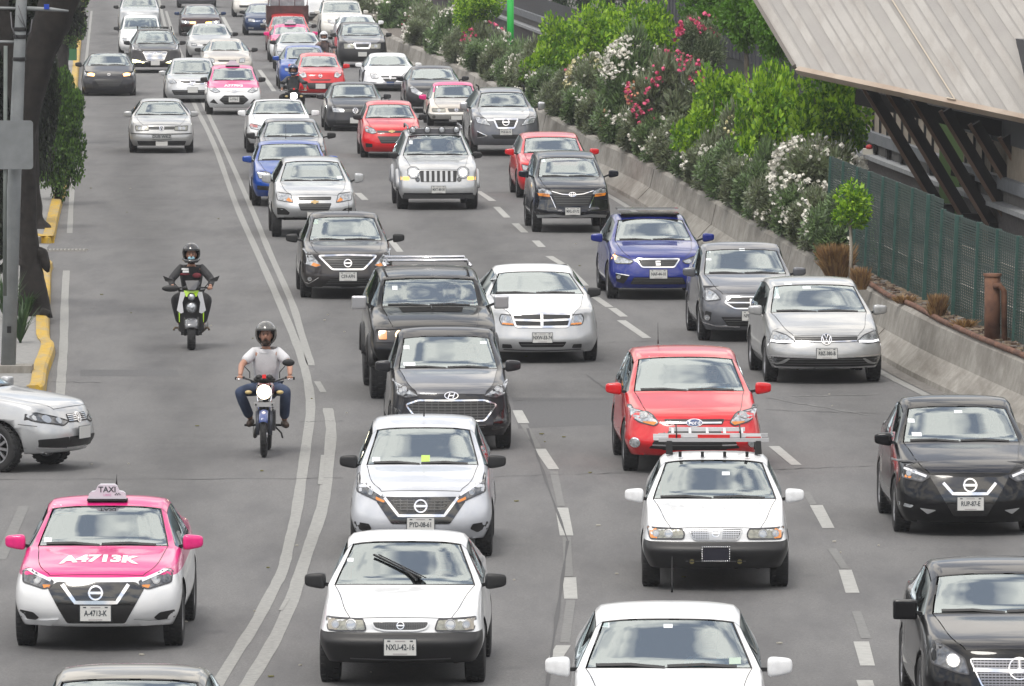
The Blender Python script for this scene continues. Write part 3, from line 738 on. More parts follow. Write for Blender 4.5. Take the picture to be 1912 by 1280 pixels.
car('compact_car', 'white older saloon with black bumper and plate reading NXU-42-16, raised wiper', 'car', WHITE, cx=747.4, yt=1271, Z=ZN, yaw=-1.2,
    W=.825, wb=2.43, foh=.80, roh=1.0, R=.29, nose=.93, ws=(530, 570, 1640, 192, 715, 1515), roof=78, zhpx=770, zbpx=1112, zmpx=884, bumpm=BLACK, prof=[.06, .0, -.05, .05, .07], curv=.6, dyt=.68, mir='black', mx=.07, mstyle='r', style='steel', wip=0, bcr=.5,
    feats=[('hl', [(505, 778), (785, 785), (806, 850), (800, 868), (600, 872), (520, 866)], {'m': LENSY, 'b': [(.055, 0, .05), (-.10, .0, .035)], 'turn': [(507, 782), (575, 785), (590, 866), (520, 864)], 'tm': mat('lens_smoke', (.30, .27, .22), .2, coat=1)}),
           ('gr', [(850, 800), (1280, 797), (1260, 850), (1180, 868), (945, 868), (870, 850)], 5, .014, {'m': CHECK, 'vb': 24, 'cm': WHITE}), ('bdg', 'ring', 1065, 830, 26),
           ('pl', 1066, 987, 'NXU-42-16'), ('ch1', [(690, 1078), (1065, 1088), (1440, 1078)], .010, mat('bumper_edge', (.06, .06, .065), .3)), ('st', 690, 345, 48, 24)])
car('compact_car', 'white older saloon with a ladder on its roof rack and a beaded plate frame', 'car', WHITE, cx=1336.5, yt=1093, Z=(960, 960, 3.983), yaw=-.8,
    W=.825, wb=2.43, foh=.80, roh=1.0, R=.29, nose=.93, ws=(-110, 1000, 1936, -412, 1100, 1820), roof=-502, zhpx=98, zbpx=408, zmpx=208, bumpm=BLACK, prof=[.06, .0, -.05, .05, .07], curv=.6, dyt=.68, mir=WHITE, mx=.07, style='steel', bcr=.5,
    feats=[('hl', [(988, 108), (1250, 112), (1268, 150), (1258, 186), (1010, 188)], {'m': LENSY, 'b': [(.04, 0, .05), (-.11, .0, .035)], 'turn': [(990, 110), (1060, 112), (1064, 186), (1012, 186)]}),
           ('gr', [(1298, 110), (1702, 105), (1672, 190), (1335, 192)], 5, .012, {'vb': 22, 'vw': .006, 'bm': mat('mesh_bar', (.55, .56, .58), .3, .6), 'cm': SILVER}), ('pa', [(1442, 106), (1555, 106), (1548, 190), (1450, 190)], SILVER, .016), ('bdg', 'ring', 1498, 144, 26),
           ('in', [(1260, 335), (1740, 330), (1730, 360), (1270, 365)], 1), ('lampd', 1322, 352, 22, mat('fog_yellow', (.30, .26, .10), .3), BLACK), ('st', 1060, -218, 40, 44), ('st', 1575, -300, 58, 24)])
car('small_hatchback', 'white hatchback with a black V-shaped grille between a dark saloon and the white NXU-42-16 car', 'car', PEARL, cx=785.5, yt=1036, Z=ZB,
    W=.832, wb=2.45, foh=.80, roh=.60, kind='hatch', R=.31, ws=(910, 795, 1640, 622, 865, 1555), roof=482, zhpx=1095, zbpx=1470, zmpx=1240, mir='black', mx=.03, dyt=.82, style='multi',
    feats=[('gr', [(880, 1180), (945, 1150), (1480, 1150), (1550, 1180), (1440, 1348), (1000, 1348)], 0, 0, {'m': mat('gloss_black', (.01,) * 3, .12)}),
           ('gr', [(965, 1158), (1462, 1158), (1370, 1262), (1075, 1262)], 4, 0, {'vb': 9, 'vw': .008}), ('ch1', [(945, 1156), (1052, 1285), (1392, 1285), (1492, 1156)], .030),
           ('hl', [(738, 1012), (734, 1120), (930, 1196), (968, 1190), (905, 1128), (800, 1062), (760, 1015)], {'m': LENSD, 'b': [(.10, .02, .036), (.02, -.01, .030)], 'drl': [(745, 1020), (820, 1078), (925, 1140)], 'dw': .026, 'dm': mat('lamp_strip', (.85,) * 3, .2), 'turn': [(880, 1150), (950, 1180), (940, 1194), (880, 1172)]}),
           ('in2', [(715, 1342), (830, 1352), (850, 1390), (800, 1420), (720, 1405)]), ('bdg', 'nissan', 1217, 1215, 44), ('pl', 1225, 1352, 'PYD-08-61'),
           ('st', 888, 858, 60, 32), ('st', 1255, 848, 64, 42, mat('sticker_green', (.45, .65, .12), .5))])
car('small_sedan', 'dark grey saloon with a large mesh grille just behind the white hatchback', 'car', DGREY, cx=843.5, yt=836, hoodm=GREY, bumpm=DGREY, Z=ZB, yaw=2.4,
    W=.84, wb=2.45, foh=.80, roh=.75, R=.30, ws=(195, 1060, 1810, -58, 1115, 1755), roof=-155, zhpx=365, zbpx=700, zmpx=590, mir='body', mx=.05, mstyle='r', dyt=.80, style='multi',
    feats=[('gr', [(1108, 468), (1200, 432), (1700, 432), (1800, 462), (1708, 582), (1200, 582)], 6, .022, {'vb': 13, 'vw': .009, 'bm': mat('grille_bar', (.09,) * 3, .35)}),
           ('in2', [(962, 470), (1060, 500), (1130, 580), (1150, 655), (985, 640)], mat('gloss_black', (.01,) * 3, .12)), ('in', [(1170, 600), (1740, 600), (1700, 650), (1210, 650)], 2),
           ('hl', [(1012, 288), (1060, 300), (1130, 350), (1205, 400), (1110, 416), (1045, 395), (1012, 345)], {'b': [(.06, .03, .05), (-.02, -.01, .03)], 'turn': [(1110, 385), (1190, 398), (1150, 408), (1090, 405)], 'tm': LENSD}),
           ('bdg', 'hyundai', 1452, 396, 50), ('st', 1115, 40, 44, 24), ('st', 1130, 150, 88, 22), ('st', 1690, 8, 50, 18)])
car('hatchback', 'bright red hatchback with an oval blue badge, right behind the white car carrying the ladder', 'car', RED, cx=1297.5, yt=877, Z=ZC, yaw=2.0,
    W=.912, wb=2.65, foh=.90, roh=.78, kind='hatch', R=.32, ws=(362, 885, 1720, 98, 940, 1640), roof=10, zhpx=570, zbpx=845, zmpx=690, mx=.075, dyt=.95, yc=.35, style='multi',
    feats=[('gr', [(1118, 573), (1560, 573), (1548, 612), (1135, 612)], 0, 0), ('ch1', [(1135, 597), (1548, 597)], .022), ('bdg', 'ford', 1343, 597, 62),
           ('hl', [(858, 485), (880, 484), (955, 495), (1040, 545), (1080, 600), (1045, 622), (940, 600), (872, 558)], {'b': [(.08, .03, .045), (.0, .0, .035)], 'turn': [(960, 592), (1070, 592), (1045, 618), (970, 604)]}),
           ('gr', [(1150, 655), (1540, 655), (1590, 800), (1100, 800)], 3, 0), ('in2', [(1120, 665), (1145, 690), (1150, 795), (1005, 790), (1040, 735)]), ('ch', [(1040, 720), (1140, 720)], .02), ('ch', [(1030, 762), (1140, 764)], .02),
           ('fog', 903, 750, 34), ('st', 985, 136, 90, 26)])
car('hatchback', 'silver hatchback with lit strips under its headlamps, beside the concrete wall', 'car', SILVERW, cx=1544, yt=711, Z=Z5, yaw=3.1,
    W=.90, wb=2.63, foh=.86, roh=.76, kind='hatch', R=.32, ws=(655, 760, 1540, 425, 790, 1430), roof=354, zhpx=835, zbpx=1105, zmpx=925, mx=.06, dyt=.86, style='five',
    feats=[('gr', [(955, 850), (1465, 842), (1452, 885), (972, 892)], 2, 0), ('ch1', [(968, 886), (1212, 888), (1456, 882)], .014), ('bdg', 'vw', 1212, 868, 40),
           ('hl', [(738, 803), (770, 796), (900, 838), (966, 886), (880, 906), (750, 896)], {'b': [(.08, .01, .04), (-.03, .0, .036)], 'drl': [(760, 880), (830, 893), (950, 888)], 'dw': .028}),
           ('in', [(745, 1012), (1212, 1018), (1658, 1002), (1660, 1055), (1600, 1082), (1212, 1088), (815, 1088), (745, 1060)], 3), ('ch1', [(745, 1008), (1212, 1018), (1655, 996)], .016), ('ch1', [(735, 1088), (800, 1096), (1212, 1100), (1610, 1090), (1660, 1074)], .016),
           ('tr2', [(835, 1060), (905, 1020), (925, 1024), (880, 1062), (830, 1075), (740, 1066), (738, 1058)], SILVERW, .022), ('fog2', [(758, 1022), (840, 1024), (815, 1050), (762, 1050)], LENSD, .012),
           ('pl', 1219, 980, 'RBZ-380-B'), ('st', 822, 500, 44, 90), ('st', 1070, 466, 66, 16), ('st', 930, 442, 60, 10)])
car('small_sedan', 'grey saloon with split grille, partly hidden by the silver hatchback at the wall', 'car', GREY, cx=1403, yt=634, Z=Z5, yaw=2.9,
    W=.835, wb=2.55, foh=.80, roh=.9, R=.30, ws=(350, 240, 905, 145, 255, 825), roof=70, zhpx=500, zbpx=800, zmpx=590, mx=.08, dyt=.80, style='multi',
    feats=[('gr', [(400, 575), (450, 530), (760, 530), (815, 575), (740, 622), (480, 622)], 1, .02, {'bm': CHROME, 'bw': .02}), ('ch1', [(608, 545), (608, 612)], .03),
           ('hl', [(208, 460), (250, 452), (330, 498), (372, 550), (330, 560), (262, 568), (215, 530)], {'b': [(.04, .01, .055)]}),
           ('in', [(370, 690), (830, 690), (800, 765), (430, 765)], 3), ('in2', [(222, 640), (300, 655), (290, 725), (232, 712)]), ('fog', 265, 700, 20),
           ('ch', [(222, 738), (330, 765), (520, 770)], .018), ('pl', 608, 680, 'NFR-71-02'), ('st', 275, 235, 46, 14), ('st', 280, 180, 40, 12), ('st', 552, 162, 44, 18)])
BLKROOF = mat('roof_black', (.015,) * 3, .2, coat=1)
car('hatchback', 'royal blue hatchback with an open sunroof and amber-lit headlamps', 'car', BLUE, cx=1229.5, yt=556, Z=Z6, yaw=3.1,
    W=.89, wb=2.56, foh=.82, roh=.70, kind='hatch', R=.32, ws=(838, 760, 1345, 667, 790, 1272), roof=612, zhpx=960, zbpx=1195, zmpx=1050, mx=.12, mz=.05, dyt=.80, style='multi',
    feats=[('gr', [(915, 975), (1235, 972), (1195, 1030), (957, 1035)], 3, .022), ('bdg', 'seat', 1078, 1005, 22),
           ('hl', [(728, 935), (800, 958), (897, 990), (872, 1010), (770, 1012), (735, 980)], {'b': [(-.05, -.005, .04)], 'turn': [(728, 936), (775, 955), (768, 985), (735, 975)], 'tm': LITA}),
           ('in', [(895, 1110), (1262, 1105), (1268, 1165), (870, 1165)], 4), ('in2', [(762, 1085), (862, 1100), (822, 1162), (770, 1145)]), ('fog', 785, 1110, 14), ('ch', [(764, 1083), (862, 1098)], .014),
           ('pl', 1083, 1086, 'NAF-44-10')])
car('people_carrier', 'dark blue-grey tall family car with a black grille, behind the royal blue hatchback', 'car', NIGHT, cx=1069.5, yt=432, Z=Z6, yaw=3.1,
    W=.83, wb=2.65, foh=.76, roh=.75, kind='suv', R=.31, ws=(362, 182, 650, 211, 197, 600), roof=140, zhpx=455, zbpx=672, zmpx=610, mx=.12, mz=.06, dyt=.72, style='multi',
    feats=[('gr', [(272, 456), (612, 450), (560, 572), (320, 577)], 6, 0), ('ch1', [(285, 470), (360, 490), (440, 496), (520, 488), (600, 464)], .016), ('bdg', 'oval', 438, 492, 26),
           ('hl', [(164, 430), (275, 466), (292, 492), (205, 500), (168, 480)], {'b': [(.02, .02, .05)], 'turn': [(180, 484), (265, 490), (272, 512), (190, 505)], 'm': LENS}),
           ('in2', [(160, 535), (300, 530), (315, 600), (380, 640), (160, 645)], mat('gloss_black', (.01,) * 3, .12)), ('ch', [(275, 505), (312, 592)], .012), ('tr2', [(160, 650), (300, 640), (440, 655), (440, 668), (300, 662), (160, 672)], SILVER, .02),
           ('pl', 441, 617, 'MXL-37-72'), ('st', 225, 236, 30, 28)])
car('sedan', 'dark brown-grey saloon with a wide chrome V grille, alone in its lane in the middle', 'car', BROWN, cx=650, yt=554, Z=(480, 320, 3.983), yaw=3.1,
    W=.848, wb=2.6, foh=.86, roh=.98, R=.30, ws=(515, 395, 948, 332, 430, 882), roof=277, zhpx=628, zbpx=865, zmpx=735, mir='black', mx=.12, mz=.04, dyt=.78, style='multi',
    feats=[('gr', [(460, 630), (675, 622), (890, 618), (805, 724), (560, 728)], 5, .030), ('bdg', 'nissan', 675, 682, 27),
           ('hl', [(343, 582), (372, 582), (420, 630), (482, 702), (440, 716), (352, 692)], {'b': [(.03, .02, .055)], 'turn': [(420, 680), (475, 698), (440, 712), (405, 702)], 'tm': AMBER}),
           ('in', [(500, 850), (545, 792), (800, 788), (870, 846)], 3), ('ch1', [(490, 858), (680, 862), (868, 855)], .014), ('fog', 393, 803, 14), ('ch', [(352, 830), (390, 838), (458, 790)], .014),
           ('pl', 680, 780, 'C59-AFN'), ('st', 438, 497, 40, 14), ('st', 440, 380, 34, 30, mat('sticker_dim', (.4, .5, .42), .5))])
car('compact_suv', 'silver small off-roader with a split grille and gold badge, ahead of the bright blue car', 'car', SILVER, cx=588, yt=441, Z=Z7, yaw=3.1,
    W=.885, wb=2.55, foh=.84, roh=.84, kind='suv', R=.34, ws=(645, 325, 800, 495, 360, 735), roof=458, zhpx=738, zbpx=905, zmpx=800, mx=.08, mz=.06, dyt=.72, ms=(.17, .13, .18),
    feats=[('gr', [(445, 755), (692, 752), (688, 774), (450, 778)], 1), ('gr', [(445, 800), (692, 800), (672, 850), (465, 852)], 3), ('bdg', 'bowtie', 570, 791, 28),
           ('hl', [(293, 724), (395, 735), (412, 796), (300, 780)], {'b': [(.04, .02, .045), (-.06, -.01, .04)], 'turn': [(380, 760), (410, 790), (385, 790), (360, 780)]}),
           ('in2', [(296, 834), (350, 838), (388, 868), (380, 885), (300, 885)], None), ('in', [(405, 900), (740, 900), (700, 925), (440, 925)]), ('st', 740, 612, 38, 18), ('st', 410, 511, 28, 12), ('pl', 570, 880, '')])
car('off_roader', 'silver boxy off-roader with four round lamps above its windscreen and seven grille slots', 'car', SILVER, cx=819, yt=389, Z=Z7, yaw=3.1, sq=.55,
    W=.91, wb=2.65, foh=.80, roh=.85, kind='suv', R=.37, ws=(460, 1195, 1672, 308, 1238, 1612), roof=232, zhpx=560, zbpx=770, zmpx=650, mir='black', mx=.03, mz=-.0, dyt=.55, yc=.55, tw=.25, curv=.7,
    feats=[('hl', [(1230, 560), (1255, 543), (1290, 543), (1312, 560), (1312, 600), (1290, 622), (1255, 622), (1230, 600)], {'b': [(.0, .0, .095)], 'lit': mat('lamp_lit_soft', (1, .97, .88), .3, emit=1.6, ecol=(1, .95, .82))}),
           ('gr', [(1315, 568), (1588, 568), (1588, 648), (1322, 648)], 0, 0, {'vb': 6, 'vw': .055, 'bm': SILVER}),
           ('pa2', [(1160, 612), (1240, 612), (1242, 636), (1160, 636)], mat('lamp_lit_turn', (1, .6, .1), .3, emit=1.2, ecol=(1, .5, .1))), ('lampd', 1300, 630, 14, LENSD, BLACK),
           ('in', [(1200, 728), (1450, 742), (1690, 728), (1690, 750), (1200, 752)], 0), ('pl', 1452, 702, 'MXT-80-30'), ('st', 1252, 365, 24, 24)])
car('sedan', 'silver saloon with a cross-shaped chrome grille to the right of the black off-roader', 'car', SILVER, cx=1013, yt=672, Z=Z4, yaw=3.3, hoodm=WHITE, roofm=WHITE,
    W=.925, wb=2.76, foh=.95, roh=1.1, R=.33, ws=(356, 1025, 1690, 182, 1040, 1570), roof=110, zhpx=490, zbpx=790, zmpx=640, mir='black', mx=.0, mz=.02, dyt=.78, xbf=.76, style='multi',
    feats=[('gr', [(1183, 508), (1404, 500), (1622, 498), (1598, 590), (1404, 598), (1210, 598)], 0, .030), ('ch1', [(1404, 500), (1404, 596)], .045), ('ch1', [(1190, 548), (1404, 552), (1612, 545)], .032),
           ('hl', [(1105, 508), (1180, 515), (1200, 588), (1105, 585), (1090, 545)], {'b': [(.02, .02, .06)], 'turn': [(1110, 570), (1190, 574), (1195, 588), (1110, 585)], 'tm': AMBER}),
           ('in', [(1225, 710), (1605, 703), (1580, 748), (1250, 750)], 1), ('in2', [(1110, 728), (1175, 730), (1185, 758), (1110, 760)]), ('pl', 1417, 678, 'NXW-53-74'),
           ('ch1', [(1120, 770), (1404, 778), (1700, 768)], .014, mat('bumper_edge', (.06,) * 3, .3)), ('st', 1050, 235, 44, 60), ('st', 1470, 330, 60, 8, BLACK)])
car('off_roader', 'black boxy off-roader with chrome mirrors, amber corner lamps and silver roof bars', 'car', INK, cx=812, yt=742, Z=Z4, yaw=3.1, sq=.9, nose=.94,
    W=.94, wb=2.84, foh=.80, roh=.9, kind='suv', R=.42, tw=.28, ws=(445, 255, 992, 228, 285, 955), roof=135, zhpx=605, zbpx=860, zmpx=715, mir='chrome', mstyle='box', mx=.12, mz=.06, ms=(.19, .13, .15), dyt=.42, yc=.60, curv=.4, my=.15, zb=.45,
    feats=[('gr', [(165, 612), (1130, 612), (1138, 706), (165, 706)], 0, .03, {'cm': DGREY}), ('gr', [(380, 620), (900, 620), (900, 700), (380, 700)], 0, 0, {'vb': 7, 'vw': .05, 'bm': CHROME}),
           ('pa2', [(190, 628), (250, 628), (250, 692), (190, 692)], AMBER, .02), ('fog2', [(312, 650), (330, 626), (360, 626), (376, 650), (376, 670), (358, 694), (330, 694), (312, 670)], mat('lamp_lit_warm', (1, .8, .5), .3, emit=1.5, ecol=(1, .75, .4)), .02),
           ('in', [(420, 760), (880, 760), (860, 820), (440, 820)], 2), ('st', 307, 306, 38, 30)])
car('sedan', 'black saloon with a V-shaped chrome grille at the right edge below the concrete wall', 'car', INK, cx=1812, yt=991, Z=(1432, 640, 3.983), yaw=1.3,
    W=.87, wb=2.62, foh=.88, roh=.98, R=.32, ws=(742, 1020, 1905, 462, 1055, 1790), roof=362, zhpx=965, zbpx=1345, zmpx=1090, mx=.06, style='multi', hoodm=NIGHT,
    feats=[('gr', [(1210, 985), (1290, 1004), (1740, 1002), (1810, 985), (1640, 1290), (1390, 1290)], 0, 0, {'m': mat('gloss_black', (.01,) * 3, .12)}), ('ch1', [(1316, 1044), (1385, 1122), (1640, 1122), (1708, 1044)], .034),
           ('hl', [(950, 880), (990, 1010), (1160, 1040), (1225, 998), (1110, 950)], {'m': LENSD, 'b': [(.10, .0, .04), (.0, -.01, .03)], 'drl': [(985, 925), (1090, 965), (1195, 1000)], 'dw': .03, 'dm': mat('lamp_strip', (.85,) * 3, .2), 'turn': [(1000, 985), (1090, 1005), (1080, 1020), (1000, 1008)]}),
           ('fog2', [(990, 1195), (1100, 1215), (1080, 1235), (990, 1220)], LENS, .012), ('tr2', [(1140, 1232), (1262, 1246), (1200, 1278)], SILVER, .014),
           ('bdg', 'nissan', 1512, 1060, 46), ('pl', 1518, 1196, 'RUP-87-E'), ('st', 1080, 584, 50, 26), ('st', 1108, 672, 72, 26), ('st', 1435, 522, 60, 18)])
car('executive_saloon', 'black saloon with a star badge and studded grille in the bottom right corner', 'car', BLACK if 0 else INK, cx=1904, yt=1356, Z=(1432, 960, 3.983), yaw=.8,
    W=.89, wb=2.7, foh=.92, roh=1.0, R=.33, ws=(742, 1310, 2460, 430, 1395, 2375), roof=262, zhpx=1000, zbpx=1560, zmpx=1190, mx=.07, mstyle='box', ms=(.2, .13, .14), hoodm=DGREY, roofm=DGREY, style='multi',
    feats=[('gr', [(1515, 1085), (1910, 1060), (2260, 1085), (2200, 1290), (1610, 1290)], 9, .014, {'vb': 26, 'vw': .006, 'bm': mat('stud', (.30, .30, .32), .3, .7)}), ('ch1', [(1540, 1162), (1880, 1168), (2230, 1162)], .032), ('bdg', 'star', 1884, 1150, 78),
           ('hl', [(1230, 1010), (1290, 975), (1390, 1030), (1478, 1085), (1510, 1200), (1420, 1185), (1240, 1130)], {'m': LENSD, 'b': [(.09, -.02, .085)], 'lit': LITW})])
car('sedan', 'white saloon cut off by the bottom edge of the photo, thin aerial on its roof', 'car', WHITE, cx=1252, yt=1476, Z=(960, 960, 3.983), yaw=-.5,
    W=.885, wb=2.68, foh=.9, roh=1.0, R=.32, ws=(1150, 510, 1775, 768, 665, 1640), roof=608, zh=.78, mx=.09, mz=.0, ms=(.20, .13, .15), dyt=.82, feats=[('st', 678, 858, 64, 30), ('st', 1148, 858, 68, 24), ('st', 1640, 1075, 90, 40, mat('sticker_dim', (.4, .5, .42), .5))])
car('sedan', 'beige saloon of which only the roof and screen top show at the bottom left edge', 'car', FAWN, cx=212, yt=1602, Z=(0, 960, 3.983), yaw=-1, W=.87, wb=2.6, foh=.88, roh=.95, zc=.95, zt=1.35, zr=1.43, xb=.68, xt=.565, zh=.75, feats=[])
car('sedan', 'silver saloon turning in from the side street at the left edge, seen from its side', 'car', SILVER, cx=0, yt=885, Z=(0, 640, 3.983), yaw=67, loc=(-6.40, 105.3, 0), xb=.69, xt=.58, zc=1.03, zt=1.43, zr=1.5, zh=.85, zb=.25, zbump=.62,
    W=.85, wb=2.55, foh=.84, roh=.9, R=.315, style='multi', steer=-14, feats=[], wip=1)
# mid distance
car('sedan', 'bright blue saloon half hidden behind the silver small off-roader', 'car', LBLUE, cx=545, yt=383, Z=Z7, ws=(497, 168, 640, 372, 200, 600), roof=337, zhpx=590, zbpx=755, mx=.08, W=.89, style='multi',
    feats=[('hl', [(150, 568), (240, 582), (285, 622), (170, 625)], {'b': [(.03, 0, .05)], 'drl': [(160, 585), (250, 600)], 'dw': .03}), ('gr', [(285, 600), (535, 600), (535, 640), (285, 640)], 3, .012), ('in2', [(155, 675), (250, 680), (250, 710), (155, 705)]), ('bdg', 'vw', 410, 610, 26)])
car('sedan', 'grey saloon with a dark mirror, between the white saloon and the bright blue one', 'car', GREY, cx=547, yt=334, Z=Z7, ws=(328, 202, 605, 211, 236, 562), roof=178, zh=.76, mir='black', mx=.12, W=.86, feats=[('hl', [(165, 395), (225, 400), (240, 430), (180, 432)])])
car('sedan', 'white saloon with white mirrors left of the centre lane', 'car', WHITE, cx=523, yt=284, Z=Z7, ws=(166, 120, 503, 64, 150, 465), roof=47, zhpx=245, zbpx=375, mx=.09, W=.88, feats=[('hl', [(95, 230), (160, 242), (205, 262), (195, 282), (110, 268)], {'b': [], 'turn': [(105, 236), (160, 246), (155, 262), (108, 255)], 'tm': mat('lens_pink', (.55, .2, .2), .3)}), ('gr', [(220, 265), (410, 265), (400, 290), (230, 290)], 2, .01), ('in2', [(105, 320), (170, 322), (165, 345), (108, 342)])])
car('city_car', 'red hatchback with one headlamp lit white, left of the silver off-roader with roof lamps', 'car', RED, cx=732, yt=293, Z=Z7, kind='hatch', W=.80, wb=2.38, foh=.75, roh=.55, R=.28, ws=(195, 932, 1292, 92, 962, 1250), roof=55, zhpx=275, zbpx=435, zmpx=330, mx=.05, mir='black',
    feats=[('hl', [(925, 245), (990, 270), (1010, 298), (975, 305), (930, 290)], {'b': [(0, 0, .07)], 'lit': LITW, 'only': -1}), ('gr', [(1010, 283), (1230, 283), (1228, 296), (1012, 298)]), ('bdg', 'bowtie', 1120, 287, 24), ('gr', [(1012, 322), (1228, 322), (1200, 372), (1040, 372)], 3), ('in2', [(928, 372), (978, 376), (978, 400), (932, 402)])])
car('sedan', 'dark grey saloon with a round silver badge, behind the red city car', 'car', DGREY, cx=664, yt=243, Z=Z3, W=.87, ws=(1055, 975, 1655, 847, 1010, 1585), roof=795, zhpx=1215, zbpx=1500, zmpx=1350, mx=.08,
    feats=[('hl', [(955, 1178), (1060, 1200), (1140, 1215), (1140, 1275), (970, 1270)]), ('gr', [(1140, 1215), (1500, 1215), (1490, 1275), (1150, 1275)], 2), ('bdg', 'vw', 1320, 1245, 38), ('in', [(1000, 1385), (1640, 1385), (1620, 1450), (1020, 1450)], 1), ('ch1', [(980, 1470), (1320, 1480), (1650, 1465)], .02, GREY), ('pl', 1320, 1390, '')])
car('pickup_truck', 'silver pickup with a chrome V grille and roof rails close to the concrete wall', 'pickup', GREY, cx=945, yt=289, Z=Z2, kind='suv', W=.92, wb=2.9, foh=.9, roh=1.1, R=.37, hoodm=SILVER, ws=(798, 1640, 2022, 682, 1665, 1975), roof=645, zhpx=880, zbpx=1080, zmpx=960, dyt=.62, mir='chrome', mx=.1, ms=(.18, .13, .19), sq=.25, yc=.5,
    feats=[('gr', [(1762, 885), (1952, 885), (1925, 950), (1790, 950)], 4, .04), ('bdg', 'nissan', 1857, 907, 24), ('hl', [(1620, 858), (1700, 880), (1742, 935), (1640, 915)], {'b': [(.02, 0, .06)]}), ('in2', [(1640, 975), (1712, 1012), (1640, 1018)]), ('ch', [(1638, 975), (1718, 1012), (1640, 1025)], .016), ('in', [(1740, 1000), (1974, 1000), (1950, 1030), (1765, 1030)]), ('pl', 1861, 980, 'PCE-56-12')])
car('hatchback', 'red car with red mirrors mostly hidden behind the dark tall family car', 'car', RED, cx=1038, yt=368, Z=Z6, ws=(185, 100, 535, 60, 115, 495), roof=15, zh=.78, mx=.10, W=.88, kind='hatch', feats=[('hl', [(62, 270), (110, 280), (120, 320), (70, 310)])])
car('taxi', 'pink and white taxi with a dark hexagonal grille behind the old silver hatchback', 'taxi', TAXI2, cx=437, yt=213, Z=Z1, kind='hatch', W=.83, wb=2.42, foh=.78, roh=.6, R=.29, ws=(600, 1577, 1900, 502, 1597, 1872), roof=472, zhpx=668, zbpx=800, zmpx=700, mx=.04, mir='black',
    feats=[('hl', [(1558, 640), (1600, 652), (1640, 680), (1600, 690), (1562, 672)], {'b': [(0, 0, .045)]}), ('gr', [(1630, 742), (1668, 708), (1808, 708), (1850, 742), (1800, 776), (1672, 776)], 3), ('in2', [(1560, 762), (1590, 735), (1622, 772)]), ('ch1', [(1645, 678), (1738, 676), (1832, 678)], .02), ('bdg', 'hyundai', 1738, 678, 20), ('pl', 1740, 738, 'A-7778-G')])
car('sedan', 'silver-blue saloon with a chrome V grille, left of the small pink taxi', 'car', SILVER, cx=360, yt=190, Z=Z1, W=.89, wb=2.77, ws=(550, 1282, 1585, 441, 1302, 1562), roof=420, zhpx=598, zbpx=735, zmpx=650,
    feats=[('hl', [(1240, 568), (1280, 580), (1318, 615), (1262, 620)], {'b': [(0, 0, .05)]}), ('gr', [(1330, 598), (1545, 598), (1520, 622), (1437, 636), (1350, 622)], 2, .03), ('bdg', 'nissan', 1437, 612, 18), ('in', [(1275, 668), (1600, 668), (1580, 705), (1295, 705)], 2), ('pl', 1437, 668, '')])
car('old_hatchback', 'old silver boxy hatchback alone in the left lane with a lettered board under its grille', 'car', SILVERW, cx=302, yt=284, Z=Z1, kind='hatch', W=.85, wb=2.47, foh=.80, roh=.75, R=.29, sq=.25, ws=(858, 1005, 1410, 748, 1065, 1335), roof=721, zhpx=925, zbpx=1085, zmpx=985, mir='body', mx=.03, curv=.7, dyt=.66,
    feats=[('hl', [(1005, 935), (1105, 938), (1108, 968), (1010, 972)], {'b': [(.05, 0, .055), (-.06, 0, .045)], 'm': LENSY}), ('gr', [(1105, 940), (1308, 940), (1306, 962), (1108, 962)], 2), ('bdg', 'vw', 1203, 951, 17), ('ch1', [(972, 992), (1203, 996), (1436, 992)], .02, BLACK), ('in', [(1020, 1048), (1390, 1048), (1380, 1078), (1030, 1078)], 1), ('pl', 1210, 1062, ''), ('st', 1203, 755, 46, 12)])
car('sedan', 'dark grey saloon with both amber lamps blinking by the left kerb', 'car', DGREY, cx=203.5, yt=177.5, Z=Z1, W=.877, ws=(487, 655, 970, 396, 682, 935), roof=384, zhpx=568, zbpx=695, zmpx=590, mx=.09, mir='black',
    feats=[('hl', [(625, 525), (700, 545), (705, 568), (630, 565)], {'b': [(.03, 0, .05)], 'lit': LITA, 'turn': [(650, 535), (705, 550), (700, 565), (655, 562)], 'tm': LITA}), ('gr', [(700, 588), (920, 588), (890, 645), (740, 645)], 3), ('in2', [(635, 620), (690, 630), (690, 655), (640, 650)]), ('bdg', 'oval', 811, 553, 12)])
car('compact_suv', 'black crossover with a broad chrome-barred grille and lit yellow fog lamps', 'car', BROWN, cx=290, yt=135, Z=Z1, kind='suv', W=.925, wb=2.67, R=.35, ws=(325, 985, 1275, 226, 1012, 1242), roof=206, zhpx=380, zbpx=500, zmpx=450, mx=.06, mir='black',
    feats=[('hl', [(980, 340), (1030, 358), (1055, 378), (1000, 370)], {'b': []}), ('gr', [(1065, 385), (1245, 385), (1215, 445), (1090, 445)], 5, .02, {'bm': CHROME, 'bw': .03}), ('bdg', 'hyundai', 1155, 395, 16), ('fog2', [(985, 440), (1030, 448), (1078, 465), (1030, 470), (985, 462)], LITY, .012), ('in', [(1100, 455), (1250, 455), (1240, 478), (1070, 478)]), ('pl', 1157, 467, '')])
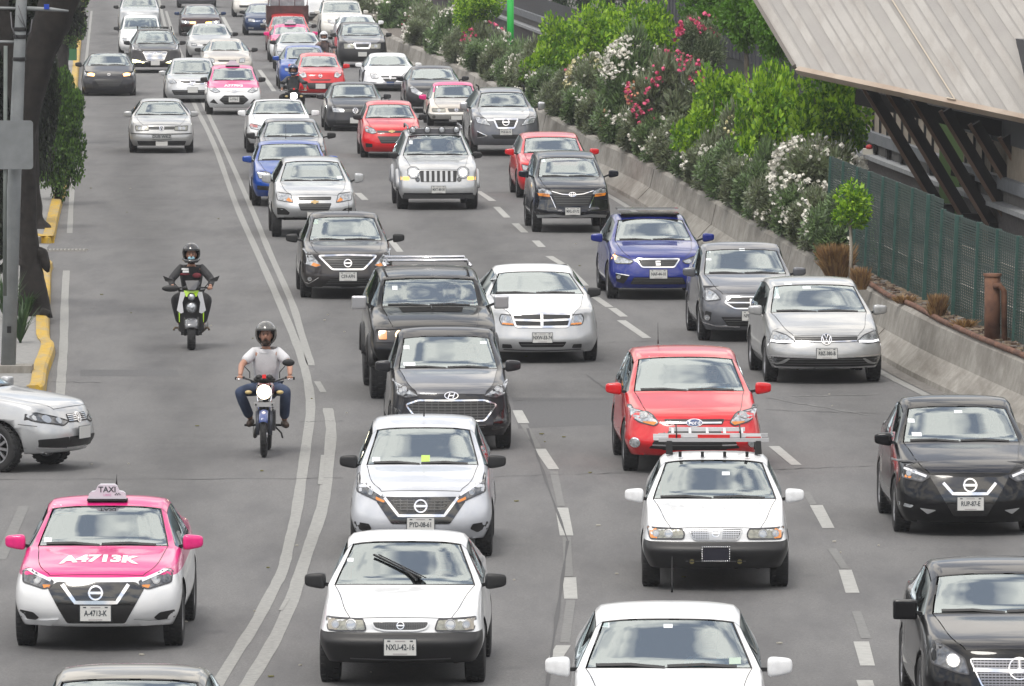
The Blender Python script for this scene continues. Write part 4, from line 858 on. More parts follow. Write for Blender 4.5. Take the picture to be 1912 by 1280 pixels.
# far cars
car('van', 'white van with a deep blue windscreen in the left lane near the top', 'van', WHITE, cx=264, yt=103, Z=ZA, kind='suv', W=.86, ws=(435, 175, 692, 255, 200, 660), roof=130, zhpx=560, R=.32, mx=.07, mir='black', dyt=.6, feats=[('hl', [(150, 560), (215, 575), (220, 620), (155, 610)])])
car('compact_suv', 'silver off-roader cut off by the top edge, above the white van', 'car', SILVER, cx=261, yt=64, Z=ZA, kind='suv', W=.90, R=.35, xb=.73, xt=.62, zc=1.10, zt=1.55, zr=1.66, zh=.95, mir='black', mx=.08, feats=[])
car('compact_suv', 'maroon crossover with glowing amber lamps near the top left of the traffic', 'car', MAROON, cx=375, yt=66, Z=ZA, kind='hatch', W=.89, ws=(210, 1080, 1540, 82, 1110, 1502), roof=48, zhpx=280, mx=.08, mir=NAVY,
    feats=[('hl', [(1020, 300), (1150, 310), (1160, 350), (1030, 345)], {'b': [(-.01, .0, .08)], 'lit': LITW, 'turn': [(1155, 320), (1240, 325), (1238, 350), (1158, 350)], 'tm': LITA}), ('gr', [(1040, 395), (1560, 395), (1500, 500), (1080, 500)], 4)])
car('sedan', 'pale silver saloon directly below the car with glowing amber lamps', 'car', SILVERW, cx=393, yt=112, Z=ZA, ws=(520, 1170, 1705, 372, 1212, 1652), roof=332, zhpx=640, W=.87, mir='black', mx=.08, feats=[('hl', [(1170, 640), (1250, 650), (1260, 680), (1175, 675)]), ('gr', [(1300, 650), (1640, 650), (1600, 675), (1340, 675)])])
car('sedan', 'beige saloon with a light blue windscreen behind the small pink taxi', 'car', BEIGE, cx=424, yt=149, Z=ZA, ws=(755, 1430, 1905, 605, 1470, 1872), roof=552, zhpx=890, W=.89, mir='black', mx=.08, feats=[('hl', [(1430, 860), (1510, 870), (1525, 930), (1440, 925)]), ('gr', [(1560, 890), (1840, 890), (1800, 915), (1590, 915)])])
car('sedan', 'navy saloon with a round white badge left of the stake-bed pickup', 'car', NAVY, cx=493.5, yt=65, Z=ZBB, ws=(190, 350, 790, 68, 385, 745), roof=35, zhpx=270, W=.85, mir='black', feats=[('hl', [(345, 270), (440, 280), (445, 325), (350, 318)]), ('bdg', 'vw', 582, 310, 22), ('pl', 580, 375, ''), ('fog2', [(345, 400), (430, 405), (430, 430), (350, 425)], LENS)])
car('sedan', 'silver saloon at the top edge behind the navy saloon', 'car', PALE, cx=470, yt=31, Z=ZBB, W=.87, xb=.69, xt=.58, zc=.95, zt=1.36, zr=1.43, zh=.74, feats=[('gr', [(210, 75), (500, 75), (490, 110), (220, 110)])])
car('van', 'grey van cut off by the top edge behind the maroon crossover', 'van', GREY, cx=368, yt=14, Z=ZA, kind='suv', W=.95, R=.35, zc=1.1, zt=1.6, zr=1.9, zh=.95, xb=.75, xt=.66, feats=[])
car('pickup_truck', 'red pickup carrying a dark brown stake body, behind the far pink taxi', 'pickup', RED, cx=541, yt=97, Z=ZBB, kind='suv', W=.86, ws=(400, 700, 1235, 235, 745, 1185), roof=185, zh=.85, R=.33, dyt=.6, mir='black', mx=.12, feats=[])
car('taxi', 'far pink and white taxi with a small roof box in front of the stake-bed pickup', 'taxi', TAXI2, cx=545, yt=115, Z=ZBB, kind='sedan', W=.83, wb=2.5, ws=(512, 745, 1225, 392, 770, 1200), roof=338, zhpx=600, mir=PINKP, mx=.06, feats=[('hl', [(655, 570), (730, 590), (745, 640), (665, 630)], {'b': [], 'turn': [(655, 575), (700, 585), (700, 620), (660, 615)], 'tm': LITA, 'only': -1}), ('in2', [(720, 765), (790, 770), (790, 800), (725, 795)])])
car('sedan', 'silver saloon between the far pink taxi and the navy blue car', 'car', SILVER, cx=560, yt=132, Z=ZBB, ws=(642, 815, 1392, 492, 870, 1332), roof=457, zh=.74, W=.88, mir='black', feats=[('hl', [(780, 760), (850, 770), (860, 820), (790, 815)])])
car('sedan', 'bright navy saloon behind the red bug-eyed hatchback', 'car', LBLUE, cx=570, yt=165, Z=ZBB, ws=(880, 905, 1440, 692, 930, 1400), roof=652, zh=.76, W=.88, feats=[('hl', [(890, 1010), (960, 1020), (975, 1060), (900, 1055)])])
car('city_car', 'red hatchback with big round eyes beside the motorcycle with the dazzling headlamp', 'car', RED, cx=598.5, yt=181, Z=Z3, kind='hatch', W=.825, wb=2.43, foh=.76, roh=.6, ws=(600, 490, 1062, 430, 530, 1012), roof=366, zhpx=690, zbpx=985, zmpx=810, style='multi',
    feats=[('hl', [(462, 650), (510, 648), (570, 690), (580, 745), (520, 760), (470, 720)], {'b': [(.02, 0, .05)], 'm': mat('lamp_pale', (.7, .71, .72), .2, coat=1)}), ('gr', [(620, 780), (948, 775), (925, 794), (645, 796)]), ('gr', [(565, 832), (985, 832), (940, 925), (620, 925)], 4), ('bdg', 'ring', 785, 725, 24), ('pl', 790, 880, '')])
car('off_roader', 'grey off-roader with an oval chrome grille beside the flower hedge near the top', 'car', DGREY, cx=677, yt=125, Z=Z3, kind='suv', W=.91, wb=2.83, R=.36, tw=.24, ws=(132, 1140, 1730, -45, 1180, 1690), roof=-85, zhpx=235, zbpx=520, zmpx=335, hoodm=GREY, bumpm=BLACK, mir='black', mx=.09, sq=.2,
    feats=[('hl', [(1132, 245), (1285, 252), (1290, 322), (1138, 325)], {'m': LENSY, 'b': [(0, 0, .06)]}), ('gr', [(1290, 240), (1610, 240), (1600, 315), (1460, 330), (1310, 315)], 3, .06), ('pl', 1455, 405, '')])
car('sedan', 'white saloon with a dark number board in its bumper, right of the red bug-eyed hatchback', 'car', WHITE, cx=729, yt=169, Z=ZJ, W=.90, wb=2.74, ws=(316, 360, 918, 176, 392, 842), roof=118, zhpx=435, zbpx=625, zmpx=545, mx=.08, bumpm=GREY,
    feats=[('hl', [(380, 420), (440, 410), (490, 450), (485, 490), (400, 485)], {'b': [(0, 0, .06)], 'm': mat('lamp_pale', (.7,) * 3, .2)}), ('gr', [(515, 452), (820, 447), (795, 470), (540, 472)], 0), ('gr', [(550, 490), (800, 488), (770, 530), (585, 532)], 0), ('bdg', 'ram', 665, 478, 26), ('in', [(600, 530), (738, 530), (738, 580), (605, 580)], 0, 0, {'m': NAVY})])
car('sedan', 'dark saloon with long clear headlamps behind the beige and pink taxi', 'car', DGREY, cx=812, yt=209, Z=ZJ, W=.89, wb=2.7, ws=(505, 930, 1522, 352, 970, 1485), roof=292, zhpx=635, zbpx=880, mx=.1, feats=[('hl', [(922, 585), (960, 590), (1060, 660), (1095, 690), (1060, 728), (950, 680)], {'b': [(0, 0, .05)]}), ('gr', [(1090, 660), (1440, 660), (1400, 720), (1130, 720)], 3)])
car('taxi', 'old boxy taxi with a pink roof and beige bonnet left of the silver pickup', 'taxi', TAXI3, cx=852.5, yt=234, Z=ZJ, W=.825, wb=2.43, foh=.8, roh=.95, R=.29, nose=.92, hoodm=BEIGE, roofm=PINKP, bumpm=PALE, ws=(760, 1225, 1800, 572, 1262, 1752), roof=512, zhpx=885, zbpx=1050, zmpx=955, mir=PINKP, mx=.08, curv=.6,
    feats=[('hl', [(1230, 902), (1408, 900), (1412, 945), (1235, 945)], {'m': LENSY, 'b': [(0, 0, .05)]}), ('gr', [(1440, 898), (1690, 895), (1670, 945), (1460, 945)], 2), ('bdg', 'ring', 1563, 918, 22), ('pl', 1570, 1018, ''), ('lampd', 1255, 1015, 26, LENSY, PALE), ('st', 1290, 605, 46, 34)])
car('off_roader', 'cream-white off-roader at the top, left of the flower hedge', 'car', PALE, cx=640, yt=72, Z=ZBB, kind='suv', W=.92, ws=(188, 1510, 2075, 22, 1545, 2040), roof=-10, zhpx=330, zbpx=520, R=.36, mx=.08, feats=[('hl', [(1530, 290), (1610, 300), (1620, 335), (1540, 335)]), ('gr', [(1640, 285), (1880, 285), (1850, 340), (1670, 340)], 2), ('in', [(1560, 440), (1950, 440), (1930, 480), (1580, 480)], 0, 0, {'m': SILVERW})])
car('sedan', 'white saloon mostly hidden behind the grey off-roader with the oval grille', 'car', WHITE, cx=669, yt=98, Z=ZBB, W=.88, ws=(345, 1730, 2250, 240, 1770, 2210), roof=200, zh=.75, feats=[])
car('van', 'white van at the top edge right of the stake-bed pickup', 'van', WHITE, cx=590, yt=38, Z=ZBB, kind='suv', W=.95, R=.35, zc=1.1, zt=1.7, zr=1.95, zh=.95, xb=.78, xt=.70, mir='black', zmpx=None or 200, ws=(20, 1080, 1620, -150, 1110, 1590), roof=-200, feats=[('gr', [(1250, 180), (1480, 180), (1460, 230), (1270, 230)], 2)])
BUILT = {}
for q in CARS: BUILT[q['label']] = build_car(q)
def B(frag): return next(v for k, v in BUILT.items() if frag in k)
# ---------------------------------------------------------------- extras on single cars
def taxi_sign(frag, s=1.0, txt=True, px=None, yl=1.75):
    root, sk, L, p, _ = B(frag); z = p['zr'] + .005; o = MB()
    prof = [(-.20, 0), (-.19, .055), (-.165, .075), (-.125, .08), (-.10, .135), (-.075, .15), (.075, .15), (.10, .135), (.125, .08), (.165, .075), (.19, .055), (.20, 0)]
    n = len(prof); vs = [(x * s, -.06, z_ * s) for x, z_ in prof] + [(x * s * .97, .06, z_ * s) for x, z_ in prof]
    o.add(vs, [tuple(range(n - 1, -1, -1))[::-1], tuple(range(n, 2 * n))[::-1]] + [(i, i + n, (i + 1) % n + n, (i + 1) % n) for i in range(n)])
    o.box((0, 0, -.012), (.42 * s, .16, .022), 1)
    if txt:
        V, Fs = text_pts('TAXI', .082, .002); o.add([(a, -.063, b + .095) for a, b in V], Fs, 2)
        V, Fs = text_pts('LIBRE', .034, .0); o.add([(a - .0, -.063, b + .04) for a, b in V], Fs, 3)
        for i in range(5): o.box((.085 + i * .012, -.062, .045 + (i % 2) * .012), (.011, .004, .011), 2)
    h_ = sk.bvh.ray_cast(Vector((0, p['ytop'] + yl, 4)), Vector((0, 0, -1)))[0]; yl = p['ytop'] + yl; z = h_.z + .01
    o.build('roof_sign', [mat('sign_white', (.66, .64, .70), .35), BLACK, PLATET, mat('sign_pink', (.6, .25, .45), .5)], root, loc=(0, yl, z + .02))
taxi_sign('nearest car at the left', 1.0, True, yl=.16); taxi_sign('behind the old silver', 1.0, False, yl=.2); taxi_sign('far pink and white', 1.0, False, yl=.2)
def hood_text(frag, txt, size, y0, bold=.006, arch=0.0):
    root, sk, L, p, _ = B(frag); V, Fs = text_pts(txt, size, bold); vs = []
    for a, b in V:
        xx = a * 1.25; y = y0 + b * 2.3 - arch * xx * xx
        h, n, i, d = sk.bvh.ray_cast(Vector((xx, y, 3)), Vector((0, 0, -1)))
        vs.append((xx, y, (h.z if h else .9) + .004))
    mb = MB(); mb.add(vs, Fs); mb.build('bonnet_number', WHITEP, root)
hood_text('nearest car at the left', 'A4713K', .185, -.22, .010, .30); hood_text('behind the old silver', 'A7778G', .13, -.30, .006)
def board(frag, x, z, w, h, txt, m, tm, size, y=None):
    root, sk, L, p, _ = B(frag); y = sk.hit(x, z, .03)[0].y if y is None else y
    o = MB(); o.box((0, 0, 0), (w, .012, h)); V, Fs = text_pts(txt, size, .002); o.add([(a, -.009, b) for a, b in V], Fs, 1); o.build('number_board', [m, tm], root, loc=(x, y, z))
board('lettered board', 0, .44, .5, .11, 'DUB WKZ', SILVERW, PLATET, .105)
# ladder and rack
root, sk, L, p, _ = B('ladder on its roof rack'); z = p['zr']
lad = thing('ladder', 'aluminium and red ladder lying across the roof rack of the white saloon', 'ladder', root.matrix_basis @ Vector((0, 1.72, z + .165)), root.rotation_euler.z)
o = MB(); A_ = -.52; 
for sx in (-1, 1):
    for yy in (1.38, 2.1): o.box((sx * .50, yy, z + .03), (.08, .08, .15), 0, None, .75)
for yy in (1.38, 2.1): o.bar((-.62, yy, z + .115), (.62, yy, z + .115), .05, .04, 1)
for i in range(4): o.box((-.38 + i * .25, 1.16, z - .03), (.035, .04, .06), 0)
o.build('roof_rack', [BLACK, mat('rack_bar', (.40, .40, .41), .4)], root)
ALU = mat('aluminium', (.66, .66, .67), .45, .15)
for yy, zz in ((-.30, 0), (.34, .02)):
    o = MB(); o.bar((-.50, yy, zz), (.36, yy, zz), .03, .045, 0); o.build('rail', ALU, lad)
o = MB()
for i in range(5): o.bar((-.46 + i * .195, -.30, 0.0), (-.46 + i * .195, .34, .02), .03, .03, 0)
o.build('rung', ALU, lad)
for c_, d_ in (((-.44, -.322, -.012), (.14, .012, .04)), ((.0, -.322, -.012), (.36, .012, .036)), ((.44, -.276, -.04), (.18, .012, .045))): o = MB(); o.box(c_, d_); o.build('red_tape', mat('red_tape', (.6, .02, .02), .4), lad)
o = MB(); o.bar((-.68, -.25, -.04), (.54, -.25, -.04), .035, .04, 0); o.bar((-.68, .2, -.045), (.54, .2, -.045), .035, .04, 0); o.build('cross_tube', ALU, lad)
o = MB()
for x in (-.42, .30): o.tube([(x, -.33, -.06), (x, -.36, .03), (x, -.02, .05), (x, .38, .06), (x, .40, -.05)], .008, 6)
o.build('strap', mat('strap_black', (.02,) * 3, .9), lad)
x, zz = 0, .0
fr = MB(); X, Z_ = L(1506, 292); y = sk.hit(0, Z_, 0)[0].y - .03
fr.box((0, 0, 0), (.28, .014, .14)); 
for i in range(14):
    for s_ in (-1, 1): fr.ell((-.15 + .3 * i / 13, -.012, s_ * .078), (.009, .009, .009), 6, 1)
for i in range(7):
    for s_ in (-1, 1): fr.ell((s_ * .15, -.012, -.078 + .156 * i / 6), (.009, .009, .009), 6, 1)
fr.build('covered_plate', [mat('plate_cover', (.02, .02, .03), .2), CHROME], root, loc=(0, y, Z_))
# roof bars and bonnet panel on the black off-roader
root, sk, L, p, _ = B('black boxy off-roader'); z = p['zr']; o = MB()
for yy in (1.75, 2.7):
    o.tube([(-.62, yy, z + .02), (-.60, yy, z + .10), (.60, yy, z + .10), (.62, yy, z + .02)], .022, 8)
for sx in (-1, 1): o.tube([(sx * .64, 1.5, z + .03), (sx * .64, 3.0, z + .03)], .025, 8)
o.build('roof_bars', CHROME, root)
def top_panel(root, sk, pts, m, off=.006, name='bonnet_panel', bord=None):
    mb = MB(); out = []
    for i in range(len(pts)):
        a = Vector(pts[i]); b = Vector(pts[(i + 1) % len(pts)])
        for k in range(6): out.append(a.lerp(b, k / 6))
    P = []
    for q in out:
        h, n, i, d = sk.bvh.ray_cast(Vector((q.x, q.y, 3)), Vector((0, 0, -1))); P.append(Vector((q.x, q.y, (h.z if h else 1) + off)))
    c = sum(P, Vector()) / len(P); h, n, i, d = sk.bvh.ray_cast(Vector((c.x, c.y, 3)), Vector((0, 0, -1))); c.z = h.z + off
    n = len(P); mb.add(P + [c], [(i, (i + 1) % n, n) for i in range(n)]); mb.build(name, m, root)
top_panel(root, sk, [(-.48, .52), (.48, .52), (.44, .10), (-.44, .10)], DGREY)
o = MB(); o.bar((0, .10, p['zc'] + .0), (0, .5, p['zc'] + .03), .012, .012); o.build('bonnet_seam', BLACK, root)
for sx in (-1, 1):      # wheel flares
    for yy in (0, p['wb']):
        f = MB(); pts = [(sx * (p['W'] - .03), yy - .50 * cos(a), p['R'] + .50 * sin(a)) for a in [R(v) for v in range(10, 171, 20)]]; f.tube(pts, .06, 8); f.build('wheel_flare', BLACK, root)
# lamps over the screen of the silver off-roader
root, sk, L, p, _ = B('seven grille slots'); z = p['zr']; o = MB(); yl = p['ytop'] + .10
o.box((0, yl + .1, p['zt'] + .07), (1.12, .16, .10)); o.build('light_bar', mat('bar_grey', (.10, .10, .11), .4), root)
for i in range(4):
    x = -.49 + i * .327; mb = MB(); mb.lathe([(.001, .02), (.055, .018), (.066, 0), (.075, .0), (.078, .04), (.05, .09), (.001, .1)], (x, yl - .02, p['zt'] + .10), 'y', 18, 1)
    mb.lathe([(.001, -.014), (.05, -.008), (.062, .0)], (x, yl - .02, p['zt'] + .10), 'y', 18, 0); mb.build('roof_lamp', [LENS, BLACK], root)
o = MB()
for sx in (-1, 1): o = MB(); o.tube([(sx * .60, 1.2, z + .0), (sx * .60, 1.3, z + .06), (sx * .60, 3.0, z + .06), (sx * .60, 3.1, z - .02)], .022, 8); o.build('roof_rail', DSTEEL, root)
for sx in (-1, 1):
    for yy in (0, p['wb']):
        f = MB(); pts = [(sx * (p['W'] - .045), yy - .46 * cos(a), p['R'] + .46 * sin(a)) for a in [R(v) for v in range(15, 166, 15)]]; f.tube(pts, .075, 8); f.build('wheel_flare', mat('flare_silver', (.48, .49, .50), .4, .3), root)
o = MB(); o.bar((-.80, -p['foh'] + .02, .30), (.80, -p['foh'] + .02, .30), .05, .09); o.build('bumper_bar', BLACK, root)
# sunroof of the royal blue car
root, sk, L, p, _ = B('royal blue hatchback with'); z = p['zr']
o = MB(); o.box((0, p['ytop'] + .40, z - .03), (1.06, .60, .03)); o.build('sunroof_opening', BLKROOF, root)
o = MB(); o.box((0, p['ytop'] + .85, z + .035), (1.12, .55, .02)); o.build('sunroof_panel', mat('sunroof_glass_sheen', (.42, .43, .45), .15, coat=1), root)  # pale grey in the colour stands for the reflection on the glass
for fr_ in ('black crossover with a broad',):
    root, sk, L, p, _ = B(fr_); o = MB(); o.box((0, p['ytop'] + .5, p['zr'] + .03), (1.0, .3, .03)); o.build('sunroof_panel', BLKROOF, root)
for fr_ in ('silver pickup', 'cream-white off', 'black crossover', 'dark blue-grey tall'):
    root, sk, L, p, _ = B(fr_); o = MB()
    if 'tall' not in fr_:
        for sx in (-1, 1): o.tube([(sx * (p['xt'] + .05), p['ytop'] + .15, p['zr'] - .06), (sx * (p['xt'] + .05), p['ytop'] + .35, p['zr'] + .03), (sx * (p['xt'] + .05), p['ytop'] + 1.6, p['zr'] + .03)], .02, 8)
        o.build('roof_rail', SILVER, root)
# aerials
for fr_, yl, hh, x in (('white hatchback with a black V', 1.55, .16, .0), ('white saloon cut off', 2.6, .26, .05), ('nearest car at the left', 3.0, .05, 0), ('dark brown-grey saloon', 1.7, .10, .1), ('red hatchback with one', 1.3, .1, 0), ('right behind the white', 2.5, .22, -.3), ('bug-eyed hatchback' if 0 else 'big round eyes', 1.3, .12, .05), ('executive' if 0 else 'bright blue saloon half', 2.4, .3, -.05)):
    root, sk, L, p, _ = B(fr_); o = MB(); o.tube([(x, yl, p['zr'] - .02), (x, yl + .01, p['zr'] + .04), (x, yl + .05, p['zr'] + hh + .04)], [.012, .006, .003], 6); o.build('aerial', BLACK, root)
# raised wiper
root, sk, L, p, _ = B('reading NXU-42-16'); o = MB()
a = sk.hit(.12, p['zc'] + .06, .03)[0]; b = sk.hit(-.03, p['zc'] + .17, .05)[0]; c = sk.hit(-.32, p['zt'] - .12, .05)[0]; d_ = sk.hit(.16, p['zc'] + .08, .05)[0]
o.tube([a, b], .012, 6); o.bar(c, d_, .022, .018); o.bar(c + Vector((.05, 0, .0)), d_ + Vector((.05, 0, .0)), .010, .010); o.build('wiper', BLACK, root)
# stake body on the red pickup
root, sk, L, p, _ = B('red pickup carrying'); STK = mat('stake_paint', (.07, .028, .026), .5, vary=.3)
o = MB(); o.box((0, 1.95, 1.38), (1.60, .05, .72), 0)
for sx in (-1, 1): o.box((sx * .78, 2.9, 1.38), (.05, 1.9, .72))
o.build('stake_panel', STK, root)
for x in (-.75, -.33, .27, .75):
    o = MB(); o.bar((x, 1.9, 1.0), (x, 1.9, 2.35), .035, .035); o.build('stake_post', STK, root)
o = MB(); o.box((.0, 2.7, 1.9), (1.3, 1.2, .35)); o.box((.3, 2.5, 2.15), (.5, .6, .3)); o.build('cargo', mat('cargo_cloth', (.30, .31, .33), .8, vary=.3), root)
# crossing saloon: wheel side details are laid from its own side and front
root, sk, L, p, _ = B('turning in from the side street')
mb = MB(); hp = [(.26, .66), (.72, .79), (.80, .77), (.78, .68), (.40, .61)]
fe = p['foh']
for sx in (-1, 1):
    q = [(sx * a, b) for a, b in hp]
    mb = MB(); sk.patch(mb, q, .008, 0, .05, .03, .02); sk.line(mb, sk.rnd(q, .02), .014, .012, 1, True); hd = mb.build('headlight', [LENSD, BLACK], root)
    mb = MB(); sk.disc(mb, sx * .62, .705, .05, .014, 0); mb.build('bulb', BULB, hd); mb = MB(); sk.disc(mb, sx * .46, .68, .04, .014, 0); mb.build('bulb', BULB, hd)
    mb = MB(); sk.patch(mb, [(sx * .30, .30), (sx * .72, .33), (sx * .76, .44), (sx * .34, .46)], .007, 0, .05, .03, .02); mb.build('side_intake', BLACK, root)
mb = MB(); sk.patch(mb, [(-.27, .75), (.27, .75), (.26, .64), (-.26, .64)], .008, 0, .05, .03, .02)
for z_ in (.665, .69, .715, .738): sk.line(mb, [(-.26, z_), (.26, z_)], .009, .014, 1)
mb.build('grille', [BLACK, CHROME], root); badge(sk, root, 'vw', 0, .70, .062)
mb = MB(); sk.patch(mb, [(-.32, .46), (.32, .46), (.32, .32), (-.32, .32)], .007, 0, .05, .03, .02); sk.line(mb, [(-.74, .33), (-.3, .30), (.3, .30), (.74, .33)], .014, .012, 1); mb.build('lower_intake', [BLACK, CHROME], root)
mb = MB(); mb.box((0, 0, 0), (.31, .012, .155)); mb.box((0, .008, 0), (.325, .008, .17), 1); mb.build('licence_plate', [PLATEW, PLATET], root, loc=(0, -fe - .035, .50))
mb = MB()
for xx in (.45, .8, 1.0): pass
mb.bar((-.852, -.60, .62), (-.852, -.32, .64), .004, .008); mb.build('body_crease', BLACK, root)
# number plates and marks that must read sit on the built plates already
# ================================================================ THE STREET
def mixmat(name, c1, c2, scale, rough=.85, bump=.2, bscale=60, detail=6, c3=None, s3=.6):
    if name in MC: return MC[name]
    m = mat(name, c1, rough, bump=bump, bscale=bscale, vary=.1, vscale=scale, col2=c2)
    if c3:
        t = m.node_tree; b = t.nodes['Principled BSDF']; src = b.inputs['Base Color'].links[0].from_socket
        tcn = t.nodes.new('ShaderNodeTexCoord'); n = t.nodes.new('ShaderNodeTexNoise'); n.inputs['Scale'].default_value = s3; n.inputs['Detail'].default_value = 7; n.inputs['Roughness'].default_value = .65
        mp = t.nodes.new('ShaderNodeMapping'); mp.inputs['Scale'].default_value = (2.2, .35, 1); t.links.new(tcn.outputs['Object'], mp.inputs[0]); t.links.new(mp.outputs[0], n.inputs['Vector'])
        rp = t.nodes.new('ShaderNodeMapRange'); rp.inputs[1].default_value = .42; rp.inputs[2].default_value = .72; t.links.new(n.outputs['Fac'], rp.inputs[0])
        mx = t.nodes.new('ShaderNodeMix'); mx.data_type = 'RGBA'; mx.inputs[7].default_value = (*c3, 1); t.links.new(src, mx.inputs[6]); t.links.new(rp.outputs[0], mx.inputs[0]); t.links.new(mx.outputs[2], b.inputs['Base Color'])
    return m
ASPH = mixmat('asphalt', (.112, .111, .112), (.176, .174, .172), 38, .82, .45, 110, c3=(.098, .097, .10), s3=.6)
def lane_wear(m):
    t = m.node_tree; b = t.nodes['Principled BSDF']; src = b.inputs['Base Color'].links[0].from_socket
    def N(op, a, b_=None):
        n = t.nodes.new('ShaderNodeMath'); n.operation = op
        for i, v in enumerate((a, b_)):
            if v is None: continue
            if isinstance(v, (int, float)): n.inputs[i].default_value = v
            else: t.links.new(v, n.inputs[i])
        return n.outputs[0]
    tcn = t.nodes.new('ShaderNodeTexCoord'); sp = t.nodes.new('ShaderNodeSeparateXYZ'); t.links.new(tcn.outputs['Object'], sp.inputs[0])
    u = N('ADD', sp.outputs[0], N('MULTIPLY', N('MAXIMUM', N('SUBTRACT', sp.outputs[1], 112.0), 0.0), .0555))
    f = N('MULTIPLY', N('SUBTRACT', 1.0, N('COSINE', N('MULTIPLY', N('SUBTRACT', u, .39), 2 * pi / 3.27))), .5)
    n = t.nodes.new('ShaderNodeTexNoise'); n.inputs['Scale'].default_value = .9; n.inputs['Detail'].default_value = 8; n.inputs['Roughness'].default_value = .7; t.links.new(tcn.outputs['Object'], n.inputs['Vector'])
    n2 = t.nodes.new('ShaderNodeTexNoise'); n2.inputs['Scale'].default_value = 14; n2.inputs['Detail'].default_value = 3; t.links.new(tcn.outputs['Object'], n2.inputs['Vector'])
    k = N('MULTIPLY', N('POWER', f, 2.2), N('MULTIPLY', n.outputs['Fac'], .55))
    k = N('ADD', N('SUBTRACT', 1.06, k), N('MULTIPLY', N('SUBTRACT', n2.outputs['Fac'], .5), .42))
    mx = t.nodes.new('ShaderNodeMix'); mx.data_type = 'RGBA'; mx.blend_type = 'MULTIPLY'; mx.inputs[0].default_value = 1; t.links.new(src, mx.inputs[6])
    cb = t.nodes.new('ShaderNodeCombineColor'); [t.links.new(k, cb.inputs[i]) for i in range(3)]; t.links.new(cb.outputs[0], mx.inputs[7]); t.links.new(mx.outputs[2], b.inputs['Base Color'])
lane_wear(ASPH)
LINE = mixmat('road_paint_worn', (.215, .215, .205), (.30, .30, .285), 14, .7, .1)
LINEB = mixmat('road_paint', (.30, .30, .285), (.39, .39, .37), 9, .6, .1)
SEAM = mat('seam', (.080, .080, .082), .9)
CONC = mixmat('concrete', (.24, .225, .20), (.33, .315, .285), 4, .85, .3, 30, c3=(.155, .14, .12), s3=1.6)
CONCP = mixmat('pale_concrete', (.33, .32, .29), (.40, .385, .35), 5, .85, .15)
PAVE = mixmat('paving', (.20, .20, .195), (.27, .265, .255), 8, .85, .2)
YEL = mixmat('kerb_yellow', (.44, .27, .02), (.56, .36, .035), 6, .7, .35, c3=(.32, .27, .18), s3=3.0)
SOIL = mixmat('soil', (.095, .08, .065), (.17, .15, .13), 9, .95, .6)
BALL = mixmat('ballast', (.075, .07, .068), (.15, .14, .135), 22, .95, .8)
def sheet(name, pts, z, m, kind='structure'):
    mb = MB(); mb.add([(x, y, z) for x, y in pts], [tuple(range(len(pts)))]); o = mb.build(name, m); o['kind'] = kind; return o
sheet('ground', [(-190, -20), (190, -20), (190, 880), (-190, 880)], -.06, mat('earth', (.10, .10, .095), .95))
sheet('road', [(-40, 10), (20, 10), (20, 860), (-60, 860)], 0, ASPH)
def wp(pts, z=0): return [(at(x, y, z).x, at(x, y, z).y) for x, y in pts]
def smooth(P, k=4):
    out = []
    for i in range(len(P) - 1):
        p0, p1, p2, p3 = [Vector(P[min(max(j, 0), len(P) - 1)]) for j in (i - 1, i, i + 1, i + 2)]
        for q in range(k):
            t = q / k; out.append(tuple(.5 * ((2 * p1) + (p2 - p0) * t + (2 * p0 - 5 * p1 + 4 * p2 - p3) * t * t + (3 * p1 - p0 - 3 * p2 + p3) * t ** 3)))
    out.append(tuple(P[-1])); return out
def ribbon(mb, P, w, z, m=0, jit=0.0):
    P = [Vector(p) for p in P]; vs = []; n = len(P)
    for i, p in enumerate(P):
        t = (P[min(i + 1, n - 1)] - P[max(i - 1, 0)]).normalized(); nn = Vector((-t.y, t.x)) * (w / 2 + random.uniform(-jit, jit))
        vs += [(*(p + nn), z), (*(p - nn), z)]
    mb.add(vs, [(2 * i + 1, 2 * i + 3, 2 * i + 2, 2 * i) for i in range(n - 1)], m)
def mark(px, w, m, z=.004, name='road_marking', j=.006, k=5):
    mb = MB(); P = smooth(wp(px), k) if len(px) > 2 else wp(px); ribbon(mb, P, w, z, 0, j); o = mb.build(name, m); o['kind'] = 'structure'
mark([(288, -40), (297, 0), (310, 54), (330, 110), (353, 170), (368, 205), (400, 270), (440, 380), (480, 470), (520, 560), (553, 640), (572, 700), (580, 760), (572, 830), (562, 900), (553, 960), (541, 1010), (528, 1064), (505, 1110), (478, 1162), (440, 1222), (392, 1300)], .135, LINE)
mark([(310, 20), (326, 70), (350, 130), (383, 200), (430, 300), (470, 390), (503, 470), (543, 560), (562, 620), (581, 682)], .125, LINE)
mark([(612, 762), (618, 800), (615, 850), (605, 930), (595, 970), (581, 1010), (563, 1064), (545, 1120), (522, 1175), (495, 1225), (448, 1300)], .15, LINE)
mark([(592, 712), (604, 732)], .09, LINE)
mark([(604, 850), (598, 905)], .07, LINE, .008)
mark([(537, 1118), (524, 1140)], .05, LINE, .008)
